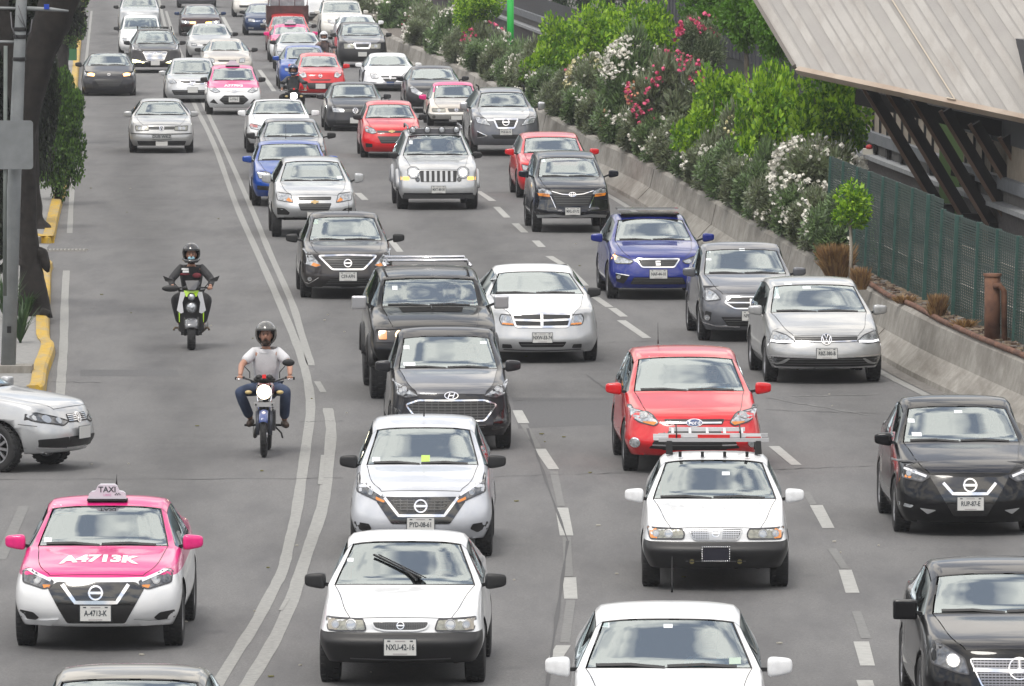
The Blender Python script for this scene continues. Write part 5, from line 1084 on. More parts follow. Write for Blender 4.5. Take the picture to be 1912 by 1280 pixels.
for a, b in (((416, 31), (431, 60)), ((484, 130), (512, 170)), ((668, 360), (682, 373)), ((728, 446), (747, 470)), ((966, 766), (978, 790)), ((1008, 838), (1034, 876)), ((1049, 948), (1058, 1000)), ((1063, 1078), (1066, 1118)), ((1052, 1205), (1030, 1240)),
             ((893, 357), (920, 375)), ((927, 386), (947, 406)), ((962, 417), (980, 434)), ((1000, 449), (1012, 461)), ((1112, 555), (1138, 573)), ((1143, 575), (1165, 591)), ((1160, 598), (1208, 631)),
             ((1445, 833), (1487, 868)), ((1524, 943), (1547, 986)), ((1578, 1064), (1592, 1107)), ((1608, 1198), (1620, 1243)), ((1614, 1270), (1624, 1300)), ((1025, 478), (1053, 495)), ((1053, 493), (1092, 533))):
    mark([a, b], .15, LINEB)
for a, b in (((1504, 918), (1519, 942)), ((1553, 1024), (1578, 1062)), ((1599, 1141), (1617, 1192)), ((1058, 1002), (1062, 1076)), ((1066, 1120), (1055, 1200)), ((1034, 880), (1048, 945)), ((978, 792), (1005, 836))):
    mark([a, b], .10, mixmat('road_paint_ghost', (.15, .15, .148), (.19, .19, .185), 12))
mark([(171, 20), (160, 120), (150, 200)], .1, LINE); mark([(142, 290), (135, 350), (130, 435)], .11, LINE); mark([(124, 505), (121, 560), (119, 640), (115, 700), (111, 760)], .14, LINE); mark([(45, 945), (0, 1045)], .14, mixmat('road_paint_ghost', (.15,) * 3, (.19,) * 3, 12))
# seams and cracks across the lanes
def crack(px, w=.02, m=SEAM, n=14):
    a, b = [Vector(p) for p in wp(px)]; P = []
    for i in range(n + 1):
        t = i / n; q = a.lerp(b, t); P.append((q.x, q.y + random.uniform(-.10, .10)))
    mb = MB(); ribbon(mb, P, w, .005, 0, w * .3); o = mb.build('road_seam', m); o['kind'] = 'structure'
for a, b in (((0, 895), (640, 893)), ((905, 890), (1200, 882)), ((1440, 876), (1640, 870)), ((960, 748), (1180, 744)), ((0, 712), (190, 714)), ((640, 785), (560, 788)), ((1430, 765), (1640, 772)), ((200, 330), (420, 328)), ((890, 360), (1000, 357)), ((1100, 640), (1270, 636)), ((930, 470), (1110, 466))): crack((a, b), .035)
crack(((985, 800), (1060, 1010)), .03); crack(((1060, 1010), (1020, 1290)), .035); crack(((1095, 700), (1180, 760)), .02); crack(((1480, 740), (1640, 736)), .10, mixmat('road_paint_ghost', (.15,) * 3, (.19,) * 3, 12)); crack(((1430, 742), (1620, 775)), .05, mixmat('road_paint_ghost', (.15,) * 3, (.19,) * 3, 12))
DK = mixmat('asphalt_patch', (.082, .082, .085), (.12, .12, .122), 30, .85, .4, 110); LT = mixmat('asphalt_polish', (.135, .134, .133), (.18, .178, .175), 24, .7, .3, 110)
def patch_on(px, m, z=.0015):
    mb = MB(); P = wp(px); mb.add([(x, y, z) for x, y in P], [tuple(range(len(P)))[::-1]]); o = mb.build('road_patch', m); o['kind'] = 'structure'
patch_on([(955, 742), (1180, 742), (1190, 790), (968, 800)], DK); patch_on([(150, 690), (330, 690), (335, 702), (150, 702)], DK); 0
# kerbs and pavements on the left
def kerb(px, w=.23, h=.15, label=''):
    P = smooth(wp(px), 3); n = len(P); prof = [(0, 0), (.02, h - .03), (.06, h), (w, h), (w, 0)]; vs = []; fs = []
    for i in range(n):
        t = (Vector(P[min(i + 1, n - 1)]) - Vector(P[max(i - 1, 0)])).normalized(); nn = Vector((-t.y, t.x))
        for o_, z in prof: vs.append((P[i][0] + nn.x * o_, P[i][1] + nn.y * o_, z + random.uniform(-.006, .006) * (z > .1)))
    k = len(prof)
    for i in range(n - 1):
        for j in range(k - 1): fs.append((i * k + j, (i + 1) * k + j, (i + 1) * k + j + 1, i * k + j + 1))
    fs += [tuple(range(k))[::-1], tuple((n - 1) * k + j for j in range(k))]
    mb = MB(); mb.add(vs, fs); o = mb.build('kerb', YEL); o['kind'] = 'structure'; return P
k1 = kerb([(78, 738), (86, 731), (90, 701), (101, 669), (103, 654), (94, 639), (93, 585), (95, 550), (96, 510), (100, 500)])
k2 = kerb([(30, 446), (52, 449), (83, 454), (101, 450), (108, 418), (118, 376), (122, 363), (131, 300), (140, 220), (147, 140), (152, 75), (156, 30), (160, -40)])
def slab(name, P, m, z=.13):
    mb = MB(); n = len(P); mb.add([(x, y, z) for x, y in P] + [(x, y, -.05) for x, y in P], [tuple(range(n)), tuple(range(2 * n - 1, n - 1, -1))] + [(i, n + i, n + (i + 1) % n, (i + 1) % n) for i in range(n)]); o = mb.build(name, m); o['kind'] = 'structure'
i1 = [(x - .2, y) for x, y in k1]; i2 = [(x - .2, y + .05) for x, y in k2]
slab('pavement', i1 + [(-35, i1[-1][1]), (-35, i1[0][1] + .3)], PAVE); slab('pavement', i2 + [(-70, i2[-1][1]), (-35, i2[0][1])], PAVE)
sheet('driveway', [(-35, 155), (-9.2, 155), (-9.4, 163), (-35, 163)], .006, PAVE)
g = thing('drain_grate', 'pale slotted drain grate across the gap in the yellow kerb', 'drain', at(112, 468)); mb = MB()
for i in range(14): mb.box((-.5 + i * .075, 0, .02), (.03, .45, .03), 0)
mb.box((0, .25, .015), (1.1, .04, .03)); mb.box((0, -.25, .015), (1.1, .04, .03)); mb.build('grating', mat('grate', (.32, .31, .29), .7), g)
# ---- concrete wall on the right
WF = [(-33, 850), (-14.5, 450), (-6.6, 330), (-5.0, 300), (-1.9, 256), (1.15, 205), (2.15, 191), (2.92, 179.4), (4.35, 153), (5.35, 135), (5.98, 125), (6.39, 120), (7.3, 110), (8.25, 100), (9.4, 88), (11, 72), (14, 45)]
WS = smooth(WF, 5)
def wallx(d):
    for a, b in zip(WF, WF[1:]):
        if a[1] >= d >= b[1]: return lerp(a[0], b[0], (a[1] - d) / (a[1] - b[1]))
    return WF[-1][0]
def sweep(name, prof, P, m, **k):
    vs = []; fs = []; n = len(P); q = len(prof)
    for x, y in P:
        for o_, z in prof: vs.append((x + o_, y, z))
    for i in range(n - 1):
        for j in range(q - 1): fs.append((i * q + j, i * q + j + 1, (i + 1) * q + j + 1, (i + 1) * q + j))
    mb = MB(); mb.add(vs, fs); return mb.build(name, m, **k)
tag(sweep('concrete_wall', [(0, -.02), (.02, .08), (.30, .36), (.40, .78), (.46, .83), (.62, .83), (.62, .5)], WS, CONC), 'long low sloped concrete wall along the right edge of the road under the flowering hedge', 'wall')
mb = MB(); dj = 60.
while dj < 330:
    x = wallx(dj); mb.bar((x + .03, dj, .10), (x + .29, dj, .37), .012, .012); mb.bar((x + .30, dj, .36), (x + .40, dj, .79), .012, .012); dj += 17.3
mb.build('wall_joint', mat('joint', (.13, .12, .105), .9))['kind'] = 'structure'
o = sweep('gutter', [(-.22, .006), (0.01, .006)], WS, mixmat('gutter_dirt', (.13, .12, .11), (.19, .18, .165), 6)); o['kind'] = 'structure'
mb = MB(); ribbon(mb, [(x - .33, y) for x, y in WS], .14, .006); mb.build('edge_line', LINE)['kind'] = 'structure'
o = sweep('verge', [(.60, .82), (1.0, .86), (1.8, .84), (3.2, .70)], WS, SOIL); o['kind'] = 'structure'
o = sweep('track_bed', [(3.1, .72), (40, .70), (150, .7)], WS, BALL); o['kind'] = 'structure'
# fallen leaves and rubble on the verge, litter on the road
mb = MB()
for i in range(2600):
    d = random.uniform(105, 160); x = wallx(d) + random.uniform(.55, 1.25); s = random.uniform(.015, .06); a = random.uniform(0, 6.3)
    mb.box((x, d, .85 + s * .3), (s * 2, s, s * .6), random.choice((0, 0, 1, 2)), (a, 'Z'))
mb.build('leaf_litter', [mat('litter_tan', (.26, .20, .14), .9), mat('litter_brown', (.12, .08, .06), .9), mat('rubble', (.26, .24, .22), .9)])['kind'] = 'stuff'
mb = MB()
for i in range(90):
    q = at(random.uniform(130, 1650), random.uniform(330, 1270)); s = random.uniform(.008, .03); mb.box((q.x, q.y, .012), (s * 2, s * 1.6, .012), random.choice((0, 1)), (random.uniform(0, 6), 'Z'))
mb.build('road_litter', [mat('litter_pale', (.42, .40, .34), .8), mat('litter_leaf', (.16, .15, .05), .9)])['kind'] = 'stuff'
# ---- green fence
FL = [(5.2, 151), (5.75, 142), (6.85, 125), (7.9, 112), (9.2, 99), (10.5, 88)]
def fx(d):
    for a, b in zip(FL, FL[1:]):
        if a[1] >= d >= b[1]: return lerp(a[0], b[0], (a[1] - d) / (a[1] - b[1]))
def fence_d(px):   # distance at which the fence line is seen at this column
    lo, hi = 88.5, 150.5
    for _ in range(40):
        mid = (lo + hi) / 2
        if fx(mid) / mid > (px - 956) / FPX: lo = mid
        else: hi = mid
    return lo
GRN = mixmat('fence_green', (.028, .078, .066), (.045, .105, .09), 5, .5, .05); 
WIRE = mat('fence_wire', (.032, .058, .05), .6)
posts = [1545, 1569, 1595, 1617, 1643, 1669, 1698, 1729, 1754, 1783, 1821, 1857, 1895, 1935, 1980]
fa = thing('mesh_fence', 'dark green mesh fence with green posts on top of the concrete wall', 'fence', (fx(125), 125, .82)); FO = Vector((fx(125), 125, .82))
for i, px in enumerate(posts):
    d = fence_d(px); x = fx(d); top = 2.56 if px < 1735 else 2.41; w_ = .13 if px in (1729, 1783) else .09; ln = .045 * (top - .8)
    mb = MB(); mb.bar(Vector((x, d, .6)) - FO, Vector((x + ln, d, top)) - FO, w_, .06, 0, (0, 1, 0)); mb.build('post', GRN, fa)
    if i < len(posts) - 1:
        d2 = fence_d(posts[i + 1]); x2 = fx(d2); mb = MB(); n = int((top - .92) / .042)
        for j in range(n + 1):
            z = .9 + j * .042; e = .045 * (z - .8); mb.bar(Vector((x + e, d, z)) - FO, Vector((x2 + e, d2, z)) - FO, .008, .026 if j not in (0, n) else .05, 0)
        L_ = (Vector((x2, d2)) - Vector((x, d))).length; m_ = max(2, int(L_ / .20))
        for j in range(1, m_): t = j / m_; mb.bar(Vector((lerp(x, x2, t), lerp(d, d2, t), .9)) - FO, Vector((lerp(x, x2, t) + ln, lerp(d, d2, t), top)) - FO, .012)
        mb.build('mesh_panel', WIRE, fa)
# rusty pipe, standing and lying
RUST = mixmat('rusty_pipe', (.09, .042, .028), (.20, .095, .055), 5, .8, .4)
d = fence_d(1872) - 1.0; q = Vector((fx(d) - .28, d, .8)); t = thing('standpipe', 'rust-brown upright pipe with a side branch standing before the green fence', 'pipe', q)
mb = MB(); mb.tube([(0, 0, 0), (0, 0, 1.02)], .12, 14); mb.lathe([(.135, 1.0), (.14, 1.04), (.10, 1.045), (.001, 1.04)], n=14); mb.build('upright', RUST, t)
mb = MB(); mb.tube([(.02, -.1, .86), (.10, -.16, .87), (.16, -.16, .80), (.17, -.16, .0)], .045, 8); mb.build('branch_pipe', RUST, t)
mb = MB(); mb.tube([(fx(dd) - .40 + .05 * sin(dd), dd, .87) for dd in (138, 134, 130, 127, 123, 119, 115, 110)], .045, 8); tag(mb.build('ground_pipe', RUST), 'long rusty pipe lying on the soil at the foot of the green fence', 'pipe')
# ---- metro wall with rails
def mx_(d): return 2.9 + .061 * (250 - d)
MP = [(mx_(d), d) for d in (420, 350, 300, 260, 230, 210, 195, 185, 178, 172, 166, 160, 155, 150, 145, 140, 130, 118)]
mw = thing('metro_wall', 'long grey metro wall in bands, with ribbed sheeting above pale boards', 'wall', (0, 0, 0))
sweep('lower_wall', [(0, .6), (0, 1.42)], MP, mixmat('wall_grime', (.06, .056, .055), (.11, .10, .10), 12, .9, .5), parent=mw)
sweep('ledge', [(0, 1.42), (-.22, 1.43), (-.22, 1.52), (.02, 1.53)], MP, mat('ledge_grey', (.25, .26, .27), .7, vary=.15), parent=mw)
sweep('niche_band', [(.02, 1.53), (.02, 1.76)], MP, mat('niche_band', (.10, .095, .09), .9, vary=.2), parent=mw)
sweep('beam', [(.02, 1.76), (-.10, 1.77), (-.10, 2.0), (.0, 2.01)], MP, mat('beam_grey', (.13, .14, .155), .7, vary=.15), parent=mw)
sweep('dark_cladding', [(.0, 2.01), (.0, 2.62)], [q_ for q_ in MP if q_[1] >= 178], mat('dark_sheet', (.035, .037, .045), .6, vary=.2), parent=mw)
sweep('board_cladding', [(.0, 2.01), (.0, 2.62)], [q_ for q_ in MP if q_[1] <= 178], mat('boards', (.26, .22, .175), .8, vary=.15), parent=mw)
sweep('ribbed_sheeting', [(-.02, 2.62), (-.02, 4.6), (.2, 4.6)], [q_ for q_ in MP if q_[1] <= 230], mat('dark_sheet', (.035, .037, .045), .6, vary=.2), parent=mw)
for nm, z0, z1, st, w_, m_ in (('board_gap', 2.02, 2.6, 1.4, .03, SOOT), ('sheet_rib', 2.64, 4.58, 1.1, .05, mat('rib', (.06, .063, .075), .5)), ('niche', 1.56, 1.73, 2.6, .8, SOOT)):
    mb = MB(); d = 150.
    while d < {'niche': 240, 'sheet_rib': 229, 'board_gap': 177}[nm]:
        mb.box((mx_(d) - .03, d, (z0 + z1) / 2), (.05, w_, z1 - z0)); d += st
    mb.build(nm, m_, mw)['kind'] = 'stuff'
for off in (-1.3, -2.74):
    mb = MB(); P = [(x + off, y) for x, y in MP]
    for a, b in zip(P, P[1:]): mb.bar((*a, .90), (*b, .90), .075, .14)
    tag(mb.build('rail', mat('rail_steel', (.30, .25, .21), .45, .5)), 'steel rail nearer the metro wall' if off == -1.3 else 'steel rail nearer the road hedge', 'rail')
mb = MB(); mb.box((mx_(171) - .12, 171, 1.58), (.25, .5, .12)); mb.ell((mx_(171) - .12, 170.8, 1.68), (.08, .08, .06), 8, 1); tag(mb.build('signal_box', [mat('cream_box', (.5, .48, .42), .6), mat('red_knob', (.4, .02, .02), .5)]), 'small cream box with a red knob on the metro wall ledge', 'signal')
# ---- big sloped canopy on raking struts
CLAD = mixmat('clad_sheet', (.345, .328, .308), (.405, .388, .362), .7, .6, .05, 8, c3=(.27, .245, .22), s3=1.0)
CLAD2 = mixmat('clad_sheet_grey', (.295, .28, .265), (.33, .315, .295), .9, .6, .05)
cn = thing('station_canopy', 'large pale ribbed station canopy on dark raking struts at the top right', 'canopy', (0, 0, 0))
GA = Vector((5.31, 150, 3.97)); GD = Vector((3.88, -5.82, -.70)).normalized(); RD = Vector((-.55, 2.5, 1.0)).normalized(); NR = GD.cross(RD).normalized()
if NR.z < 0: NR = -NR
GB = GA + GD * 10.5; random.seed(3); mb = MB(); dd = 0; k = 0; u = RD * 9.0
greys = {1, 3, 9, 11, 14, 16, 18}
while dd < 10.5:
    w_ = .40 if k % 3 else .52; h_ = .012; a = GA + GD * dd; b = a + GD * (w_ * .80); c = a + GD * w_; off = NR * h_; m_ = 1 if k in greys else 0
    mb.add([a + off, b + off, b + off + u, a + off + u], [(0, 1, 2, 3)], m_); mb.add([b + off, b, b + u, b + off + u], [(0, 1, 2, 3)], m_); mb.add([b, c, c + u, b + u], [(0, 1, 2, 3)], 1); mb.add([c, c + off, c + off + u, c + u], [(0, 1, 2, 3)], m_)
    dd += w_; k += 1
mb.build('cladding', [CLAD, CLAD2], cn)
mb = MB(); bk = -NR * .10; mb.add([GA + bk, GB + bk, GB + bk + u, GA + bk + u], [(0, 1, 2, 3)]); mb.build('backing_sheet', mat('backing', (.03, .024, .02), .8), cn)
mb = MB(); mb.bar(GA - NR * .03 - RD * .05, GB - NR * .03 - RD * .05, .11, .10, 0, NR); mb.bar(GA - NR * .10 - RD * .10, GB - NR * .10 - RD * .10, .05, .05, 0, NR); mb.build('gutter', mixmat('gutter_rust', (.33, .25, .19), (.44, .37, .30), 1.2, .6), cn)
mb = MB(); mb.bar(GA - GD * .04, GA - GD * .04 + u, .07, .12, 0, NR); mb.build('end_trim', mat('end_trim', (.14, .125, .11), .6), cn)
mb = MB(); a = GA + GD * 5.0; mb.bar(a + NR * .05, a + NR * .05 + RD * 6, .022, .022, 0, NR); mb.bar(a + NR * .05, a + NR * .05 - GD * .25, .022, .022, 0, NR); mb.build('thin_conduit', mat('conduit', (.50, .43, .34), .5), cn)
STRUT_SHADE = mat('strut_shaded', (.010, .008, .007), .85); STRUT_LIT = mixmat('strut_brown_lit', (.14, .085, .055), (.22, .15, .11), 2, .8)  # near-black stands for the struts' shaded faces, brown for their lit side
SD = Vector((-1.44, 0, 2.39))
for i in range(8):
    p0 = Vector((8.12 + .455 * i, 151 - .70 * i, 1.25 - .135 * i)); top = p0 + SD * (1.10 - .035 * i)
    mb = MB(); mb.bar(p0, top, .40, .17, 0, (0, 0, 1)); o_ = Vector((-.115, -.04, -.02)); mb.bar(p0 + o_, top + o_, .30, .075, 1, (0, 0, 1)); mb.box((p0.x + .02, p0.y - .1, p0.z - .05), (.34, .5, .36)); mb.build('strut', [STRUT_SHADE, STRUT_LIT], cn)
    p1 = p0 + Vector((.30, 1.6, .25)); mb = MB(); mb.bar(p1, p1 + SD * (.96 - .05 * i), .2, .08, 0, (0, 0, 1)); mb.build('rear_strut', STRUT_SHADE, cn) if i % 2 == 0 else None
mb = MB(); mb.bar((8.0, 151.3, 1.02), (12.0, 145.2, -.05), .3, .26); mb.build('base_beam', mixmat('base_beam', (.17, .12, .09), (.24, .18, .14), 2), cn)
mb = MB(); mb.bar((6.6, 152.6, 3.35), (10.6, 146.5, 2.6), .2, .3); mb.bar((8.4, 152.8, 1.9), (12.4, 146.6, .9), .12, .12); mb.build('purlin', STRUT_SHADE, cn)
mb = MB(); mb.box((12.5, 152, 1.6), (8.4, .3, 3.2), 0, (R(-56), 'Z')); tag(mb.build('platform_wall', mixmat('platform_wall', (.10, .10, .10), (.19, .17, .15), .9)), 'dim grey platform wall seen between the canopy struts', 'wall')
mb = MB(); mb.box((9.35, 154.5, 1.9), (2.5, .06, 1.9), 0, (R(-30), 'Z')); tag(mb.build('grass_patch', mat('grass_green', (.10, .17, .06), .8)), 'green panel added to stand for the grass beyond the canopy struts', 'panel')  # flat green panel added in place of the grass beyond
# ================================================================ PLANTS
def leaf_mesh(name, rad, n, leaf, asp, seed, clump=.25, blobs=26, droop=0, fill=.75, mats=2, flat=0):
    """leaves scattered through many small clumps inside a unit-ish crown; two tones"""
    rnd = random.Random(seed); mb = MB(); cl = []
    for i in range(blobs):
        a = rnd.uniform(0, 2 * pi); z = rnd.uniform(-1, 1); r = sqrt(1 - z * z) if not flat else min(1, (1 - abs(z) ** 4))
        k = rnd.uniform(.45, 1.0) * fill; cl.append((Vector((r * cos(a) * k, r * sin(a) * k, z * k * 1.0)), rnd.uniform(.7, 1.3) * clump, rnd.random()))
    for i in range(n):
        c, s, tone = cl[rnd.randrange(blobs)]
        v = Vector((rnd.gauss(0, 1), rnd.gauss(0, 1), rnd.gauss(0, 1))).normalized() * s * rnd.uniform(.55, 1.05)
        p = c + v; p = Vector((p.x * rad[0], p.y * rad[1], p.z * rad[2]))
        d = (v.normalized() + Vector((rnd.uniform(-.6, .6), rnd.uniform(-.6, .6), rnd.uniform(-.3, .9) - droop))).normalized()
        x = d.cross(Vector((rnd.uniform(-1, 1), rnd.uniform(-1, 1), rnd.uniform(-1, 1)))).normalized()
        L = leaf * rnd.uniform(.7, 1.3); W_ = L * asp; e = d * L
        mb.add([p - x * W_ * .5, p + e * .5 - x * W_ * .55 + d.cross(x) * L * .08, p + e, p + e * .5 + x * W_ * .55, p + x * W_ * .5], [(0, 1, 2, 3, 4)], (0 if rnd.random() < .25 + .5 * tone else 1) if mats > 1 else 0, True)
    return mb.mesh(name)
def leafmat(name, c, v=.25):
    m = mat(name, c, .55, vary=v, vscale=1.7); t = m.node_tree; b = t.nodes['Principled BSDF']
    tr = t.nodes.new('ShaderNodeBsdfTranslucent'); tr.inputs[0].default_value = (c[0] * 1.3, c[1] * 1.3, c[2], 1); ms = t.nodes.new('ShaderNodeMixShader'); ms.inputs[0].default_value = .28
    t.links.new(b.outputs[0], ms.inputs[1]); t.links.new(tr.outputs[0], ms.inputs[2]); t.links.new(ms.outputs[0], t.nodes['Material Output'].inputs['Surface']); return m
FA, FB = leafmat('ficus_leaf', (.31, .50, .03)), leafmat('ficus_leaf_deep', (.10, .23, .014)); FC, FD = leafmat('ficus_leaf_dull', (.10, .24, .022)), leafmat('ficus_leaf_dull_deep', (.045, .115, .015))  # deeper tones are leaf colours, mixed at random through a crown
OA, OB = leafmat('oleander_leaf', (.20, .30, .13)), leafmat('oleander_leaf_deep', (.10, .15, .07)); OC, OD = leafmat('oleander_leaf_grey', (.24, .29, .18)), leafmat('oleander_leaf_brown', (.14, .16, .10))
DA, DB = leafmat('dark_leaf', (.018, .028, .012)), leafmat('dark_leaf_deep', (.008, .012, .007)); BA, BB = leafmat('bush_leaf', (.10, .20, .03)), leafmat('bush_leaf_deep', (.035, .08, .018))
DRY, DRY2 = leafmat('dry_stem', (.36, .23, .11)), leafmat('dry_stem_deep', (.22, .13, .07))
BARK = mixmat('bark', (.007, .006, .005), (.020, .016, .014), 6, .95, .8, 12); BARKP = mixmat('bark_pale', (.30, .27, .22), (.42, .38, .32), 8, .9, .3); BARKM = mixmat('bark_mid', (.10, .085, .065), (.15, .13, .10), 8, .9, .5)
WFL, PFL, CFL, AFL = [mat(n_, c_, .7, vary=.15, vscale=8) for n_, c_ in (('blossom_white', (.75, .73, .66)), ('blossom_pink', (.68, .11, .22)), ('blossom_cream', (.62, .58, .34)), ('blossom_apricot', (.70, .34, .20)))]
FM = [leaf_mesh('foliage', (1, 1, 1), 8000, .088, .6, s, .27, 56, .1, .84, 2, 1) for s in (1, 2, 3)]
FS = leaf_mesh('foliage', (1, 1, 1), 1500, .15, .55, 9, .3, 22, .1, .8)
OM = [leaf_mesh('foliage', (1, 1, 1), 9000, .15, .21, s, .30, 44, -.1, .85, 2, 1) for s in (11, 12, 13)]
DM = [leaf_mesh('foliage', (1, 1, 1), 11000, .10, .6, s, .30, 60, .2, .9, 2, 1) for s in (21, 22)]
def plant(name, label, cat, base, cz, rad, meshes, mats_, bark, group=None, flowers=None, trunk=.06, seed=0, fork=3, lean=0):
    """trunk from the ground into a crown centred cz above it"""
    rnd = random.Random(seed); t = thing(name, label, cat, base, 0, group)
    me = meshes[seed % len(meshes)].copy(); me.materials.clear() if len(me.materials) else None
    for m_ in mats_: me.materials.append(m_)
    idx = [0] * len(meshes[seed % len(meshes)].polygons); meshes[seed % len(meshes)].polygons.foreach_get('material_index', idx); me.polygons.foreach_set('material_index', idx)
    o = link('crown' if 'tree' in name else 'foliage', me, t, None, (lean, 0, cz), (0, 0, rnd.uniform(0, 6.28) if abs(rad[0] - rad[1]) < .2 else 0), rad)
    mb = MB(); b0 = max(.1, cz - rad[2] * .5)
    mb.tube([(0, 0, -.1), (rnd.uniform(-.04, .04), 0, b0 * .5), (lean * .6, 0, b0)], [trunk, trunk * .8, trunk * .6], 8)
    for k in range(fork):
        a = rnd.uniform(0, 6.28); mb.tube([(lean * .6, 0, b0 * .85), (lean * .8 + cos(a) * rad[0] * .3, sin(a) * rad[1] * .3, cz), (lean + cos(a) * rad[0] * .6, sin(a) * rad[1] * .6, cz + rad[2] * .5)], [trunk * .55, trunk * .35, trunk * .12], 6)
    mb.build('trunk' if 'tree' in name else 'stem', bark, t)
    if flowers:
        for fm, cnt, size, zlo in flowers:
            mb = MB(); spots = [(rnd.uniform(0, 6.28), rnd.uniform(zlo, 1)) for _ in range(max(3, cnt // 5))]
            for i in range(int(cnt * 2.2)):
                a, z = spots[rnd.randrange(len(spots))]; a += rnd.gauss(0, .16); z = min(1, z + rnd.gauss(0, .09)); r = sqrt(max(.05, 1 - min(1, abs(z)) ** 4)) * rnd.uniform(.93, 1.08)
                c = Vector((lean + r * cos(a) * rad[0], r * sin(a) * rad[1], cz + z * rad[2])); s = size * rnd.uniform(.6, 1.25)
                for q in range(4):
                    v = Vector((rnd.uniform(-1, 1), rnd.uniform(-1, 1), rnd.uniform(-1, 1))).normalized(); u = v.cross(Vector((.3, .5, .8))).normalized(); w_ = v.cross(u); cc = c + v * s * .3
                    mb.add([cc - u * s * .5, cc - w_ * s * .5, cc + u * s * .5, cc + w_ * s * .5], [(0, 1, 2, 3)], 0)
            ob = mb.build('blossoms', fm, t); ob['kind'] = 'stuff'
    return t
def bbox_plant(name, label, cat, box, d, ground, *a, squash=1.0, **k):
    """size a plant so that it fills this part of the photo when it stands d metres away"""
    x0, y0, x1, y1 = box; A = atd(x0, y0, d); B_ = atd(x1, y1, d); rx = (B_.x - A.x) / 2; rz = (A.z - B_.z) / 2
    return plant(name, label, cat, ((A.x + B_.x) / 2, d, ground), (A.z + B_.z) / 2 - ground, (rx, rx * squash, rz), *a, **k)
def verge_d(px):    # distance at which the verge shows at this column
    lo, hi = 90, 400
    for _ in range(40):
        mid = (lo + hi) / 2
        if (wallx(mid) + 1.15) / mid > (px - 956) / FPX: lo = mid
        else: hi = mid
    return lo
# oleanders along the verge: (left, top, right, bottom, tones, flowers, what sets it apart)
OL = [(655, -30, 745, 62, 1, [(WFL, 20, .09, 0)], 'farthest'), (700, -20, 800, 95, 0, [(WFL, 34, .09, -.2)], ''), (752, 0, 850, 128, 1, [(WFL, 50, .09, -.4), (PFL, 6, .07, .2)], ''), (805, 5, 905, 155, 0, [(WFL, 70, .08, -.5)], ''),
      (855, 40, 950, 185, 1, [(WFL, 30, .08, -.4), (PFL, 16, .08, .3)], ''), (900, 60, 1000, 212, 0, [(WFL, 40, .08, -.3)], ''), (945, 85, 1050, 240, 1, [(WFL, 46, .08, -.4), (PFL, 4, .07, 0)], ''),
      (1000, 130, 1105, 268, 0, [(WFL, 34, .08, -.2), (PFL, 14, .08, -.3), (CFL, 14, .08, .2)], 'with white, cream and a few pink flowers'),
      (1055, 100, 1160, 292, 1, [(WFL, 90, .09, .0), (CFL, 40, .09, -.4)], 'thick with white and yellowish flowers'), (1120, 68, 1245, 300, 0, [(WFL, 210, .085, .35), (CFL, 30, .085, -.6), (AFL, 14, .09, -.5)], 'crowned by the largest mass of white flowers'),
      (1170, 95, 1325, 330, 1, [(PFL, 60, .085, .0), (AFL, 10, .08, -.4)], 'covered in bright pink flowers'), (1235, 230, 1360, 400, 0, [(WFL, 90, .075, -.3), (CFL, 80, .075, -.6)], 'dotted with cream flowers below the pink one'),
      (1305, 215, 1430, 440, 1, [(WFL, 70, .07, -.4), (CFL, 50, .07, -.6)], ''), (1375, 260, 1500, 470, 0, [(WFL, 60, .075, -.5)], ''), (1440, 250, 1615, 480, 1, [(WFL, 150, .09, .15)], 'with big white flowers beside the end of the green fence')]
for i, (x0, y0, x1, y1, tn, fl, what) in enumerate(OL):
    d = verge_d((x0 + x1) / 2 - 10); near = ['dark', 'grey-green'][tn]
    lab = ('%s oleander shrub %s' % (near, what)) if what and what != 'farthest' else ('%s oleander with white flowers, %s' % (near, {0: 'farthest of the hedge at the very top', 1: 'second from the top end of the hedge', 2: 'with a few pink blooms near the top end', 3: 'above the white saloon with the number board', 4: 'behind the dark saloon with clear headlamps', 5: 'above the silver pickup', 6: 'behind the silver pickup mirror', 12: 'below the square green tree', 13: 'above the grey split-grille saloon'}[i]))
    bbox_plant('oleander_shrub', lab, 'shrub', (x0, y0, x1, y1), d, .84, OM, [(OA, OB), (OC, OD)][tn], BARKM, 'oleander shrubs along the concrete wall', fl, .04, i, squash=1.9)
dl = [142.5, 146.5, 150.5, 154.5, 158.5, 162.5, 167, 171.5, 176, 181, 186, 191, 197, 203, 209, 216, 223, 230, 238, 247, 256, 266, 277, 288]
for i, d in enumerate(dl):
    plant('oleander_shrub', 'low leafy oleander spilling over the wall top, number %s from the green fence' % ['one', 'two', 'three', 'four', 'five', 'six', 'seven', 'eight', 'nine', 'ten', 'eleven', 'twelve', 'thirteen', 'fourteen', 'fifteen', 'sixteen', 'seventeen', 'eighteen', 'nineteen', 'twenty', 'twenty-one', 'twenty-two', 'twenty-three', 'twenty-four'][i], 'shrub', (wallx(d) + .88, d, .8), .42, (.62, 3.1, .66), OM, [(OA, OB), (OC, OD)][i % 2], BARKM, 'low oleanders at the wall top', [(WFL, 12, .07, -.3)], .03, i)
def tree(label, boxes, d0, d1, tn, grp, gr=.75):
    """a clipped tree: its crown fills a run of boxes"""
    for j, b in enumerate(boxes): pass
